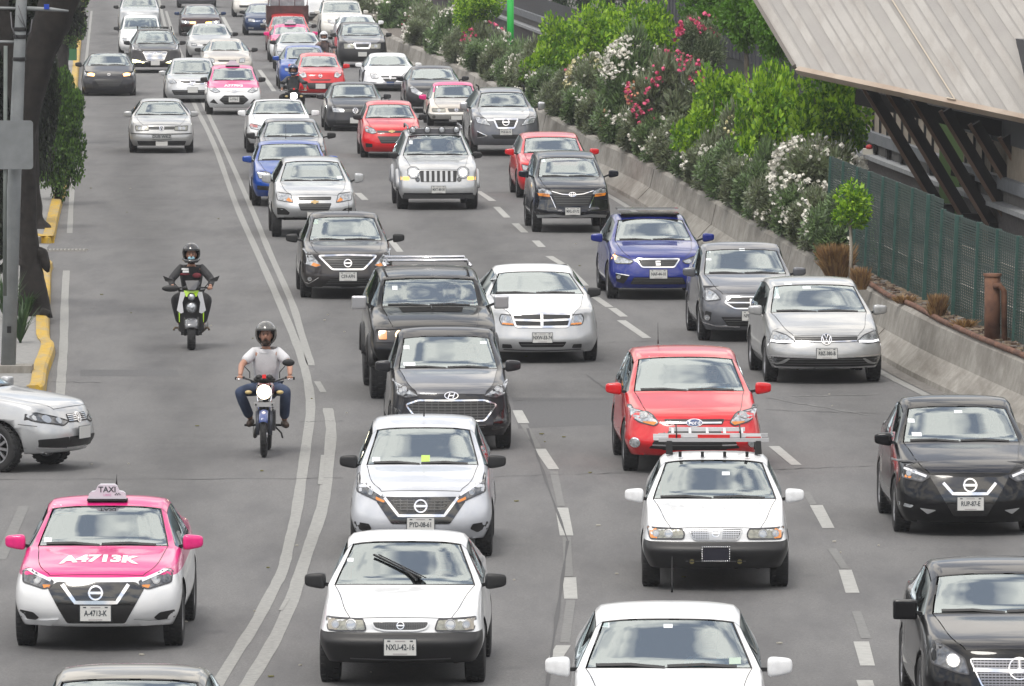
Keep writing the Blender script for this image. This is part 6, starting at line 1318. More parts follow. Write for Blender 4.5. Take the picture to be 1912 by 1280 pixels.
TR = [((690, -60, 820, 30), 330, 'low', 'in the gap above the first flowers'), ((840, -40, 945, 70), 262, 'light', 'left of the bright green post'), ((975, 25, 1100, 215), 228, 'bright', 'leftmost of the tall clipped row'), ((1050, -5, 1185, 180), 216, 'bright', 'second of the tall clipped row'),
      ((1135, -6, 1268, 190), 208, 'bright', 'rightmost of the tall clipped row'), ((1258, 122, 1410, 360), 174, 'bright', 'leftmost of the nearer clipped row'), ((1365, 106, 1515, 390), 164, 'bright', 'middle of the nearer clipped row'), ((1462, 112, 1632, 370), 155, 'bright', 'under the canopy corner')]
for i, (b, d, tone, what) in enumerate(TR):
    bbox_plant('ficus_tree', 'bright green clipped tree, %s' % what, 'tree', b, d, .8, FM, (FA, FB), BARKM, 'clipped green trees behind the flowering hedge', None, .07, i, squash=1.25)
TX = [((1225, 40, 1300, 130), 198)]
TD = [((1262, -60, 1372, 72), 202), ((1335, -60, 1450, 100), 188), ((1395, -40, 1505, 128), 177)]
for i, (b, d) in enumerate(TD):
    bbox_plant('ficus_tree', ['yellowish green tree left of the canopy, above the pink oleander', 'yellowish green tree between its neighbour and the canopy', 'green tree touching the sloping end of the canopy'][i], 'tree', b, d, .7, FM, (FC, FB), BARKM, 'trees along the metro wall', None, .08, i + 1)
bbox_plant('oleander_shrub', 'thin dark oleander with pink flowers before the ribbed metro wall', 'shrub', (1262, 25, 1350, 155), 190, .75, OM, (OC, OB), BARKM, None, [(PFL, 40, .10, .0)], .04, 2)
for i, (x, w_, y0, d) in enumerate(((1000, 60, -60, 330), (1048, 50, -80, 322), (1092, 46, -70, 315), (1135, 50, -80, 305), (1180, 46, -75, 296), (1222, 40, -80, 285), (930, 60, -80, 345), (870, 80, -90, 360), (790, 80, -95, 375))):
    bbox_plant('cypress_tree', 'slim grey-green tree in the row behind the clipped trees, %s from the canopy' % ['sixth', 'fifth', 'fourth', 'third', 'second', 'first', 'seventh', 'eighth', 'ninth'][i], 'tree', (x - w_ / 2, y0, x + w_ / 2, 34), d, .7, [FM[1], FM[2]], (leafmat('cypress_leaf', (.06, .115, .045)), leafmat('cypress_leaf_deep', (.03, .06, .025))), BARKM, 'slim trees behind the clipped row', None, .06, i, squash=1)
d = fence_d(1600) + 1.5
plant('young_tree', 'young green tree with a thin pale forked trunk before the green fence', 'tree', tuple(atd(1587, 508, 133.5).xy) + (.84,), 1.30 + .0, (.40, .42, .42), [leaf_mesh('foliage', (1, 1, 1), 1500, .16, .5, 31, .34, 20, .1, .75)], (FA, FB), BARKP, None, None, .035, 0, fork=2)
def tuft(label, px, py, d, h, r, n, mats_=(DRY, DRY2), name='dry_shrub', z=.84):
    q = atd(px, py, d); t = thing(name, label, 'shrub', (q.x, q.y, z)); mb = MB(); rnd = random.Random(px)
    for i in range(n):
        a = rnd.uniform(0, 6.28); s = rnd.uniform(.2, 1) * r; hh = h * rnd.uniform(.4, 1); b = Vector((cos(a) * s * .4, sin(a) * s * .4, 0)); e = Vector((cos(a) * s, sin(a) * s, hh)); u = Vector((rnd.uniform(-.012, .012), rnd.uniform(-.012, .012), 0)) + Vector((.007, 0, 0))
        m_ = (b + e) / 2 + Vector((0, 0, hh * .15)); mb.add([b - u, b + u, m_ + u, m_ - u], [(0, 1, 2, 3)], rnd.randrange(2)); mb.add([m_ - u, m_ + u, e], [(0, 1, 2)], rnd.randrange(2))
    mb.build('stems', mats_, t)['kind'] = 'stuff'
tuft('largest dry tan shrub at the foot of the fence end', 1562, 500, 135.5, .62, .42, 1500); tuft('small dry tuft right of the young tree', 1607, 515, 132, .40, .22, 500); tuft('round dry tuft below the wide fence post', 1750, 570, 124.2, .40, .22, 700)
tuft('dead grass beside the rusty pipe', 1800, 595, 121.5, .16, .3, 250); tuft('low dead grass below the third fence panel', 1690, 540, 128, .15, .3, 250)
# ---- left side: dark trees, bush, poles
def trunk_tree(label, pts, rads, boxes, mats_, grp=None, dist=None):
    base = Vector(pts[0]); t = thing('street_tree', label, 'tree', base, 0, grp); mb = MB()
    for P, Rr in zip([pts] + (dist or []), [rads] + [None] * 9):
        if Rr is None: P, Rr = P
        k_ = 6; Q = []; RR = []; P = [Vector(q) - base for q in P]
        for i in range(len(P) - 1):
            p0, p1, p2, p3 = [P[min(max(j, 0), len(P) - 1)] for j in (i - 1, i, i + 1, i + 2)]
            for q in range(k_):
                t_ = q / k_; Q.append(.5 * ((2 * p1) + (p2 - p0) * t_ + (2 * p0 - 5 * p1 + 4 * p2 - p3) * t_ * t_ + (3 * p1 - p0 - 3 * p2 + p3) * t_ ** 3)); RR.append(lerp(Rr[i], Rr[i + 1], t_ * t_ * (3 - 2 * t_)))
        Q.append(P[-1]); RR.append(Rr[-1]); n0 = len(mb.v); mb.tube(Q, RR, 22)
        for i in range(n0, len(mb.v)):
            v = Vector(mb.v[i]); n_ = noise.noise(Vector((v.x * 9, v.y * 9, v.z * 2.2))) * .035 + noise.noise(Vector((v.x * 24, v.y * 24, v.z * 5))) * .014; c_ = min(Q, key=lambda q: (q - v).length); mb.v[i] = tuple(v + (v - c_).normalized() * n_)
    mb.build('trunk', BARK, t)
    for i, (b, d) in enumerate(boxes):
        A = atd(b[0], b[1], d); B_ = atd(b[2], b[3], d); me = DM[i % 2].copy(); idx = [0] * len(me.polygons); DM[i % 2].polygons.foreach_get('material_index', idx)
        for m_ in mats_: me.materials.append(m_)
        me.polygons.foreach_set('material_index', idx)
        link('crown', me, t, None, ((A + B_) / 2 - base), None, ((B_.x - A.x) / 2, (B_.x - A.x) / 2 * 1.1, (A.z - B_.z) / 2))
    return t
def P(px, py, d): return tuple(atd(px, py, d))
b = at(66, 588, .13); d = b.y
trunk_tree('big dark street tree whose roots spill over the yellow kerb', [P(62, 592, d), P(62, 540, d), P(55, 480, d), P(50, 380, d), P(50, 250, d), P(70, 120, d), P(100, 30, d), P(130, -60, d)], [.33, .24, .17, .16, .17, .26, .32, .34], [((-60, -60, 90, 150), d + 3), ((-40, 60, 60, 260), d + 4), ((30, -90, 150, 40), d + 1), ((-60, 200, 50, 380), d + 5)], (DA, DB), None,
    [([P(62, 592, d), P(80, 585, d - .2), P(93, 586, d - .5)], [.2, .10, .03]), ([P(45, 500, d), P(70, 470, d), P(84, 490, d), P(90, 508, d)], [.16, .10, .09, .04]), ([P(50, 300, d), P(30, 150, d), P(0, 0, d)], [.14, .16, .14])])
b = at(70, 426, .13); d = b.y
trunk_tree('second dark street tree behind, standing at the corner of the yellow kerb', [P(70, 430, d), P(66, 400, d), P(62, 340, d), P(60, 200, d)], [.30, .16, .13, .12], [((20, 60, 110, 330), d + 2), ((-20, 180, 60, 400), d + 3)], (DA, DB), None, [([P(52, 430, d), P(55, 380, d), P(58, 300, d)], [.22, .13, .1])])
b = at(123, 150, .13); d = b.y
trunk_tree('distant street tree with a reddish spray hanging over the kerb', [P(117, 152, d), P(117, 110, d), P(118, 60, d), P(122, 0, d)], [.22, .20, .17, .14], [((95, -60, 168, 40), d), ((108, 20, 160, 85), d)], (BA, DA))
d = at(110, 372, .13).y
bbox_plant('clipped_bush', 'tall dense green bush clipped to a column at the left edge of the road', 'shrub', (56, 130, 160, 368), d, .13, [leaf_mesh('foliage', (1, 1, 1), 30000, .065, .7, 41, .20, 230, .0, .92, 2, 1)], (BA, BB), BARK, None, None, .1, 1)
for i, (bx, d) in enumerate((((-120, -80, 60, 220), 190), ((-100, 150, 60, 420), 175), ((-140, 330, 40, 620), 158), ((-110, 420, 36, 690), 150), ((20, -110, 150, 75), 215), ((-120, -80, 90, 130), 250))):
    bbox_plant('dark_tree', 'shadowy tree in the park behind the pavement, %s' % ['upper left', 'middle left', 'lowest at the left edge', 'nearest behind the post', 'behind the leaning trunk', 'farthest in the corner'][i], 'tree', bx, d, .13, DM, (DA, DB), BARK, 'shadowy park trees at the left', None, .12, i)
mb = MB(); mb.box((-19.5, 215, 4), (12, .5, 8.5)); mb.box((-22, 180, 4), (.5, 70, 8.5)); tag(mb.build('backdrop_wall', mat('backdrop_wall', (.02, .018, .016), .9, vary=.3)), 'almost black backdrop wall added behind the trees at the left edge', 'wall')  # added as a dark backdrop, coloured almost black
# lamp post and sign
PC = mixmat('post_grey', (.20, .215, .22), (.28, .295, .30), 3, .7, .1)
b = at(15, 694, .13); d = b.y
t = thing('lamp_post', 'tall grey post leaning right in front of the big dark tree', 'post', b); Bv = Vector(b)
mb = MB(); mb.tube([Vector(P(15, 694, d)) - Bv, Vector(P(27, 330, d)) - Bv, Vector(P(40, 0, d)) - Bv, Vector(P(46, -150, d)) - Bv], [.115, .105, .085, .08], 12); mb.build('pole', PC, t)
mb = MB(); mb.box((0, 0, .05), (.75, .6, .12)); mb.build('base', CONC, t)
for py in (54, 68, 110):
    mb = MB(); q = Vector(P(36 + (110 - py) * .03, py, d)) - Bv; mb.lathe([(.098, -.03), (.104, 0), (.098, .03)], tuple(q), n=12); mb.build('band', BLACK, t)
mb = MB(); mb.tube([Vector(P(20, 22, d)) - Bv, Vector(P(22, 50, d - .1)) - Bv, Vector(P(30, 70, d - .1)) - Bv], .01, 5); mb.tube([Vector(P(33, 28, d - .12)) - Bv, Vector(P(40, 40, d - .12)) - Bv, Vector(P(48, 52, d - .12)) - Bv, Vector(P(34, 10, d - .12)) - Bv], .008, 5); mb.tube([Vector(P(60, 35, d)) - Bv, Vector(P(57, 58, d)) - Bv, Vector(P(50, 66, d)) - Bv], .01, 5); mb.build('cable', mat('cable', (.12, .12, .13), .6), t)
for L_, r_ in (([(50, 15), (95, 17), (128, 20)], [.03, .03, .015]), ([(-20, 14), (33, 15)], .02), ([(-20, 77), (33, 78)], .02)): mb = MB(); mb.tube([Vector(P(*q_, d)) - Bv for q_ in L_], r_, 8); mb.build('arm', PC, t)
mb = MB(); mb.box(tuple(Vector(P(87, 12, d - .05)) - Bv), (.075, .06, .075)); mb.build('blue_fitting', mat('fitting_blue', (.01, .05, .4), .4), t)
mb = MB(); mb.box(tuple(Vector(P(17, 615, d - .12)) - Bv), (.06, .02, .10)); mb.build('hatch', SOOT, t)
d2 = d - .4; A = Vector(P(28, 270, d2)); s = thing('road_sign', 'pale blank back of a rectangular sign strapped to the leaning post', 'sign', A)
def rrect(mb, w_, h_, r, th, m=0):
    pts = []
    for cx_, cz_, a0 in ((w_ / 2 - r, h_ / 2 - r, 0), (-w_ / 2 + r, h_ / 2 - r, 90), (-w_ / 2 + r, -h_ / 2 + r, 180), (w_ / 2 - r, -h_ / 2 + r, 270)):
        for k in range(5): a = R(a0 + k * 22.5); pts.append((cx_ + r * cos(a), cz_ + r * sin(a)))
    n = len(pts); mb.add([(x, -th / 2, z) for x, z in pts] + [(x, th / 2, z) for x, z in pts], [tuple(range(n)), tuple(range(2 * n - 1, n - 1, -1))] + [(i, n + i, n + (i + 1) % n, (i + 1) % n) for i in range(n)], m)
mb = MB(); rrect(mb, .55, .74, .05, .02); mb.build('panel', mat('sign_back', (.20, .212, .218), .5, .2, vary=.1), s)
mb = MB(); mb.tube([(-.14, .06, 1.5), (-.17, .06, -2.3)], .03, 8); mb.build('sign_pole', mixmat('sign_pole', (.13, .15, .14), (.18, .20, .19), 3), s)
q = at(98, 107, .13); s = thing('wall_panel', 'plain grey panel beside the distant street tree', 'panel', Vector(P(88, 88, 270))); mb = MB(); rrect(mb, .75, 1.5, .05, .05); mb.build('panel', mat('panel_grey', (.24, .26, .26), .7), s)
s = thing('utility_box', 'green utility box with a pale top beside the far yellow kerb', 'box', Vector(P(132, 112, 285))); mb = MB(); mb.box((0, 0, .42), (.42, .4, .84)); mb.build('cabinet', mat('cabinet_green', (.03, .13, .05), .6), s); mb = MB(); mb.box((0, 0, .87), (.46, .44, .06)); mb.build('lid', PAVE, s)
q = Vector(P(953, 34, 258)); s = thing('green_post', 'bright green post standing above the flower hedge', 'post', q); mb = MB(); mb.tube([(0, 0, -2.0), (0, 0, 1.6)], .11, 12); mb.build('post', mat('bright_green', (.01, .42, .05), .5), s)
for px, py, dd_, h_, n_ in ((38, 640, 133, .75, 60), (50, 590, 139, .5, 40), (12, 600, 137, .9, 60)):
    q = at(px, py, .13); t = thing('spiky_plant', {38: 'spiky green plant at the foot of the leaning post', 50: 'small spiky plant by the tree roots', 12: 'tall spiky plant at the very left edge'}[px], 'plant', q); mb = MB(); rnd = random.Random(px)
    for i in range(n_):
        a = rnd.uniform(0, 6.28); r = rnd.uniform(.1, .42); e = Vector((cos(a) * r, sin(a) * r, h_ * rnd.uniform(.5, 1))); m_ = e * .5 + Vector((0, 0, .1)); u = Vector((-sin(a), cos(a), 0)) * .018
        mb.add([-u, u, m_ + u, m_ - u], [(0, 1, 2, 3)]); mb.add([m_ - u, m_ + u, e], [(0, 1, 2)])
    mb.build('leaves', leafmat('spiky_leaf', (.04, .085, .03)), t)['kind'] = 'stuff'
# ================================================================ MOTORCYCLES AND RIDERS
def skin_mesh(name, V, E, Rd, sub=2):
    me = bpy.data.meshes.new(name); me.from_pydata([tuple(v) for v in V], E, []); o = bpy.data.objects.new('t', me); C.objects.link(o)
    m = o.modifiers.new('k', 'SKIN'); m.use_smooth_shade = True; s = o.modifiers.new('s', 'SUBSURF'); s.levels = sub
    if not me.skin_vertices: me.skin_vertices.new()
    for i, r in enumerate(Rd):
        me.skin_vertices[0].data[i].radius = r if isinstance(r, tuple) else (r, r)
    me.skin_vertices[0].data[0].use_root = True
    dg = bpy.context.evaluated_depsgraph_get(); dg.update(); out = bpy.data.meshes.new_from_object(o.evaluated_get(dg), depsgraph=dg); bpy.data.objects.remove(o)
    for p in out.polygons: p.use_smooth = True
    while len(out.materials): out.materials.pop()
    return out
SKINM = mat('skin', (.42, .22, .15), .5, vary=.06); SKIND = mat('skin_face', (.38, .20, .14), .5)
JEAN = mixmat('jeans', (.025, .04, .085), (.06, .085, .15), 5, .9, .4, 60); SHIRT = mixmat('shirt_grey', (.58, .58, .60), (.70, .70, .72), 5, .9, .3, 14)
JACK = mixmat('jacket_black', (.015, .015, .017), (.03, .03, .032), 6, .7, .3, 14); TROU = mat('trousers_black', (.018, .018, .02), .9); SHOE = mat('shoe_brown', (.05, .032, .022), .6)
HELB = mat('helmet_black', (.02, .02, .022), .18, coat=1); HELG = mat('helmet_grey', (.10, .10, .095), .2, coat=1); HELW = mat('helmet_white', (.7, .7, .72), .25, coat=1); VIS = mat('visor', (.05, .05, .055), .08, .3, coat=1); EYE = mat('eye_dark', (.02, .015, .012), .4); BEARD = mat('beard', (.035, .02, .015), .9)
def person(label, loc, rz, J, top=SHIRT, legs=JEAN, shoe=SHOE, sleeve=1, helmet=None, hair=None, face=True, mask=None, open_face=True, glove=None, group=None):
    """J: pelvis, chest, neck, head, then left/right elbow, hand, knee, ankle, toe; x to the viewer's right"""
    t = thing('person', label, 'person', loc, rz, group); v = Vector
    pe, ch, ne, hd = [v(q) for q in J['spine']]; V = [pe, pe.lerp(ch, .5), ch, ne, hd + v((0, 0, -.05)), hd + v((0, 0, .05))]; E = [(0, 1), (1, 2), (2, 3), (3, 4), (4, 5)]
    Rd = [(.12, .09), (.11, .08), (.12, .08), (.055, .06), (.075, .085), (.072, .085)]
    shV, shE, shR = [pe, pe.lerp(ch, .5), ch, ch.lerp(ne, .62)], [(0, 1), (1, 2), (2, 3)], [(.17, .14), (.165, .135), (.185, .14), (.10, .085)]
    trV, trE, trR = [pe + v((0, 0, .04))], [], [(.165, .14)]
    for sx, k in ((-1, 'L'), (1, 'R')):
        sh = ch.lerp(ne, .55) + v((sx * .17, 0, 0)); el, ha = v(J['el' + k]), v(J['ha' + k]); kn, an, to = v(J['kn' + k]), v(J['an' + k]), v(J['to' + k]); hip = pe + v((sx * .09, -.02, -.01))
        b = len(V); V += [sh, el, ha.lerp(el, .08)]; E += [(2, b), (b, b + 1), (b + 1, b + 2)]; Rd += [.062, .046, .030]
        b = len(V); V += [hip, kn, an]; E += [(0, b), (b, b + 1), (b + 1, b + 2)]; Rd += [.095, .062, .042]
        b = len(shV); ends = [sh, sh.lerp(el, .82)] if sleeve else []
        if sleeve == 2: ends = [sh, el, el.lerp(ha, .86)]
        shV += ends; shE += [(2, b)] + [(b + i, b + i + 1) for i in range(len(ends) - 1)]; shR += [.078, .066, .045][:len(ends)] if sleeve == 2 else [.080, .074][:len(ends)]
        b = len(trV); trV += [hip, kn, an.lerp(kn, .08)]; trE += [(0, b), (b, b + 1), (b + 1, b + 2)]; trR += [.108, .082, .070]
        # hand: palm and five fingers closed round the grip
        hm = MB(); gdir = v((sx, -.05, 0)).normalized(); fw = (ha - el).normalized(); palm = ha; hm.ell(palm + fw * .01, (.040, .048, .020), 10)
        for f in range(4):
            p0 = palm + v((sx * (-.028 + f * .019), 0, .012)) + fw * .035; L_ = (.052, .058, .054, .042)[f] if sx > 0 else (.042, .054, .058, .052)[f]
            p1 = p0 + v((0, -1, -.1)).normalized() * L_ * .5; p2 = p1 + v((0, -.25, -1)).normalized() * L_ * .5; p3 = p2 + v((0, .8, -.35)).normalized() * L_ * .4
            hm.tube([p0, p1, p2, p3], [.0095, .009, .0085, .007], 6)
        p0 = palm + v((-sx * .034, .01, 0)); hm.tube([p0, p0 + v((-sx * .012, -.02, -.028)), p0 + v((sx * .012, -.03, -.04))], [.012, .010, .008], 6)
        hm.build('hand', glove or SKINM, t)
        sm = MB(); d_ = (to - an); sm.tube([an + v((0, .04, -.02)), an + v((0, -.01, -.04)), an.lerp(to, .55) + v((0, 0, -.015)), to], [.045, .05, .048, .035], 10); sm.build('shoe', shoe, t)
    link('body', skin_mesh('body', V, E, Rd), t, SKINM)
    link('shirt' if sleeve < 2 else 'jacket', skin_mesh('shirt', shV, shE, shR), t, top); link('trousers', skin_mesh('trousers', trV, trE, trR), t, legs)
    # head
    hb = MB(); hb.ell(hd, (.078, .095, .118), 16); hb.ell(hd + v((0, -.012, -.075)), (.055, .07, .05), 12); hb.tube([hd + v((0, -.09, .025)), hd + v((0, -.108, -.012)), hd + v((0, -.114, -.026)), hd + v((0, -.088, -.036))], [.010, .013, .016, .010], 8)
    for sx in (-1, 1): hb.ell(hd + v((sx * .080, .0, -.01)), (.012, .022, .034), 8)
    H_ = hb.build('head', SKIND, t); fm = MB()
    for sx in (-1, 1): fm.ell(hd + v((sx * .030, -.087, .012)), (.013, .008, .007), 8); fm.bar(hd + v((sx * .012, -.096, .034)), hd + v((sx * .048, -.084, .036)), .010, .008)
    fm.bar(hd + v((-.024, -.094, -.062)), hd + v((.024, -.094, -.062)), .008, .008); fm.build('eyes_and_mouth', EYE, H_)
    if hair: hm = MB(); hm.ell(hd + v((0, .02, .035)), (.085, .092, .098), 14); hm.build('hair', hair, t)
    if J.get('beard'): bm_ = MB(); bm_.ell(hd + v((0, -.045, -.095)), (.058, .058, .045), 12); bm_.bar(hd + v((-.03, -.10, -.046)), hd + v((.03, -.10, -.046)), .012, .008); bm_.build('beard', BEARD, H_)
    if mask: mm_ = MB(); mm_.ell(hd + v((0, -.062, -.055)), (.058, .055, .042), 12); mm_.build('face_mask', mask, H_)
    if helmet:
        hm = MB(); vs = []; fs = []; n = 28; m_ = 14; c = hd + v((0, .015, .025)); r = (.128, .148, .150)
        for i in range(m_ + 1):
            th = pi * i / m_ * .80
            for k in range(n): a = 2 * pi * k / n; vs.append(c + v((r[0] * sin(th) * sin(a), -r[1] * sin(th) * cos(a), r[2] * cos(th))))
        for i in range(m_):
            for k in range(n):
                a = (k + .5) * 360 / n; a = a - 360 if a > 180 else a; z = cos(pi * (i + .5) / m_ * .8)
                if abs(a) < 58 and z < .30: continue
                fs.append((i * n + k, (i + 1) * n + k, (i + 1) * n + (k + 1) % n, i * n + (k + 1) % n))
        hm.add(vs, fs, 0, True)
        if not open_face: hm.tube([c + v((sx_, y_, z_)) for sx_, y_, z_ in ((-.118, -.05, -.095), (-.085, -.12, -.12), (0, -.15, -.128), (.085, -.12, -.12), (.118, -.05, -.095))], [.03, .032, .034, .032, .03], 8)
        ho = hm.build('helmet', helmet, t); s_ = ho.modifiers.new('s', 'SOLIDIFY'); s_.thickness = .02; s_.offset = 1
        vm = MB(); vv = []
        for i in range(6):
            th = R(28 + i * 9)
            for k in range(13): a = R(-62 + k * 124 / 12); vv.append(c + v((r[0] * 1.13 * sin(th) * sin(a), -r[1] * 1.13 * sin(th) * cos(a), r[2] * 1.13 * cos(th))))
        vm.add(vv, [(i * 13 + k, (i + 1) * 13 + k, (i + 1) * 13 + k + 1, i * 13 + k + 1) for i in range(5) for k in range(12)], 0, True); vm.build('visor', VIS, ho)
        sm_ = MB(); sm_.tube([hd + v((-.085, .0, -.09)), hd + v((-.05, -.03, -.14)), hd + v((.05, -.03, -.14)), hd + v((.085, .0, -.09))], .008, 6); sm_.build('chin_strap', BLACK, ho)
    return t
TYM = {}
def moto_wheel(parent, y, Rr, wd, name='wheel'):
    mb = MB(); mb.lathe([(Rr * .80, -wd * .36), (Rr * .90, -wd * .5), (Rr * .98, -wd * .28), (Rr, 0), (Rr * .98, wd * .28), (Rr * .90, wd * .5), (Rr * .80, wd * .36)], axis='x', n=36)
    for k in range(34):
        a = 2 * pi * k / 34; mb.box((wd * .12 * (1 if k % 2 else -1), Rr * cos(a), Rr * sin(a)), (wd * .34, .022, .010), 0, (a - pi / 2, 'X'))
    o = mb.build(name, RUBBER, parent, loc=(0, y, Rr)); r_ = MB(); r_.lathe([(Rr * .80, -wd * .3), (Rr * .74, 0), (Rr * .80, wd * .3)], axis='x', n=30); r_.lathe([(.001, .05), (.035, .05), (.035, -.05), (.001, -.05)], axis='x', n=12)
    for k in range(16): a = 2 * pi * k / 16; r_.bar((.02 * (1 if k % 2 else -1), 0, 0), (0, Rr * .77 * cos(a), Rr * .77 * sin(a)), .006)
    r_.build('rim', RIMM, o); return o
def motorcycle(label, loc, rz, lit, tankc, mirror_both=True, fender=None):
    t = thing('motorcycle', label, 'motorcycle', loc, rz); Rr = .30
    moto_wheel(t, 0, Rr, .085); moto_wheel(t, 1.27, Rr, .10)
    for sx in (-1, 1):
        f = MB(); f.tube([(sx * .085, -.0, Rr), (sx * .085, .09, .60)], .028, 10, 0); f.tube([(sx * .085, .09, .60), (sx * .085, .20, .95)], .019, 10, 1); f.build('fork_leg', [mat('fork_dark', (.05, .055, .07), .4, .5), CHROME], t)
    f = MB(); vs = []
    for i in range(9):
        a = R(35 + i * 14)
        for k in range(5): b = (k - 2) / 2; vs.append((b * .058, -.335 * cos(a), Rr + .335 * sin(a) - .02 * b * b))
    f.add(vs, [(i * 5 + k, (i + 1) * 5 + k, (i + 1) * 5 + k + 1, i * 5 + k + 1) for i in range(8) for k in range(4)], 0, True); o = f.build('front_fender', fender or mat('fender_blue', (.05, .08, .24), .3, coat=1), t); s_ = o.modifiers.new('s', 'SOLIDIFY'); s_.thickness = .006
    f = MB(); f.box((0, .06, .70), (.27, .02, .06), 0); f.box((-.11, .045, .70), (.02, .01, .02), 1); f.box((.11, .045, .70), (.02, .01, .02), 1); f.build('front_plate', [mat('bracket_pale', (.36, .36, .36), .4), BLACK], t)
    f = MB(); f.lathe([(.001, .12), (.05, .11), (.095, .04), (.105, 0), (.098, -.01)], (0, .06, .87), 'y', 24); o = f.build('headlight_shell', BLACK, t)
    f = MB(); f.lathe([(.001, -.03), (.05, -.024), (.088, -.004), (.096, .0)], (0, .05, .87), 'y', 24); f.build('headlight', lit, t)
    f = MB(); f.ell((0, .18, 1.03), (.15, .08, .055), 14); f.ell((-.07, .14, 1.06), (.05, .04, .04), 10); f.ell((.07, .14, 1.06), (.05, .04, .04), 10); f.build('gauges', BLACK, t)
    f = MB(); f.box((0, .09, 1.075), (.05, .02, .05)); f.build('gauge_lamp', mat('red_label', (.5, .02, .02), .4, emit=.4), t)
    f = MB(); f.tube([(-.40, .36, 1.03), (-.28, .34, 1.04), (-.12, .24, .99), (.12, .24, .99), (.28, .34, 1.04), (.40, .36, 1.03)], .012, 8); f.build('handlebar', BLACK, t)
    for sx in (-1, 1):
        f = MB(); f.tube([(sx * .27, .34, 1.04), (sx * .40, .36, 1.03)], .019, 8); f.build('grip', RUBBER, t)
        f = MB(); f.tube([(sx * .24, .30, 1.02), (sx * .38, .24, 1.03)], .006, 6); f.build('brake_lever', CHROME, t)
        f = MB(); f.tube([(sx * .20, .30, 1.04), (sx * .20, .28, 1.12), (sx * .27, .26, 1.20)], .007, 6)
        if sx > 0 or mirror_both: f.ell((sx * .32, .25, 1.25), (.085, .02, .05), 14)
        f.build('mirror', BLACK, t)
        f = MB(); f.ell((sx * .21, .12, .86), (.05, .03, .028), 10); f.build('turn_signal', mat('signal_cream', (.55, .42, .18), .3), t)
        f = MB(); f.tube([(sx * .08, .95, .36), (sx * .30, .95, .36)], .016, 8); f.build('foot_peg', RUBBER, t)
    f = MB(); f.ell((0, .52, .88), (.13, .26, .13), 16); f.build('fuel_tank', tankc, t)
    f = MB(); f.box((0, 1.0, .80), (.24, .62, .09), 0, None, .85); f.ell((0, 1.32, .86), (.11, .12, .05), 10); f.build('saddle', SEATM, t)
    f = MB(); f.box((0, .62, .45), (.26, .34, .26)); f.box((0, .52, .60), (.16, .18, .18), 0, (R(-20), 'X')); 
    for i in range(5): f.box((0, .50, .54 + i * .03), (.22, .22, .008))
    f.build('engine', mat('engine', (.07, .07, .075), .5, .5), t)
    f = MB(); f.tube([(0, .18, .88), (0, .4, .45), (0, .8, .32), (0, 1.1, .5)], .025, 8); f.tube([(0, .9, .78), (0, 1.27, .40)], .02, 8); f.build('frame', BLACK, t)
    f = MB(); f.tube([(-.06, .40, .50), (-.12, .34, .34), (-.14, .5, .24), (-.15, 1.0, .24), (-.16, 1.5, .33)], [.022, .022, .026, .04, .045], 10); f.build('exhaust_pipe', mat('exhaust', (.06, .055, .05), .35, .7), t)
    f = MB(); f.tube([(.12, .9, .34), (.20, .88, .26), (.22, .80, .20)], .012, 6); f.build('side_stand', BLACK, t)
    return t
def rot_at(px, py): g_ = at(px, py); return Vector((g_.x, g_.y, 0))
J1 = dict(spine=[(0, 1.02, .86), (0, .86, 1.24), (0, .79, 1.44), (0, .75, 1.585)], elL=(-.325, .66, 1.19), haL=(-.335, .37, 1.055), elR=(.325, .66, 1.20), haR=(.335, .37, 1.055),
          knL=(-.36, .60, .84), anL=(-.21, .90, .44), toL=(-.23, .70, .385), knR=(.27, .60, .85), anR=(.24, .90, .42), toR=(.28, .70, .37), beard=1)
q = rot_at(493, 853); ya = R(-.4)
motorcycle('motorcycle with a lit round headlamp and blue fender, ridden beside the double line', q, ya, mat('lamp_lit_moto', (1, .9, .75), .3, emit=8, ecol=(1, .82, .55)), mat('tank_red', (.16, .012, .012), .25, coat=1), False)
person('bearded rider in a pale short-sleeved shirt, blue jeans and a grey helmet with raised visor', q, ya, J1, helmet=HELG)
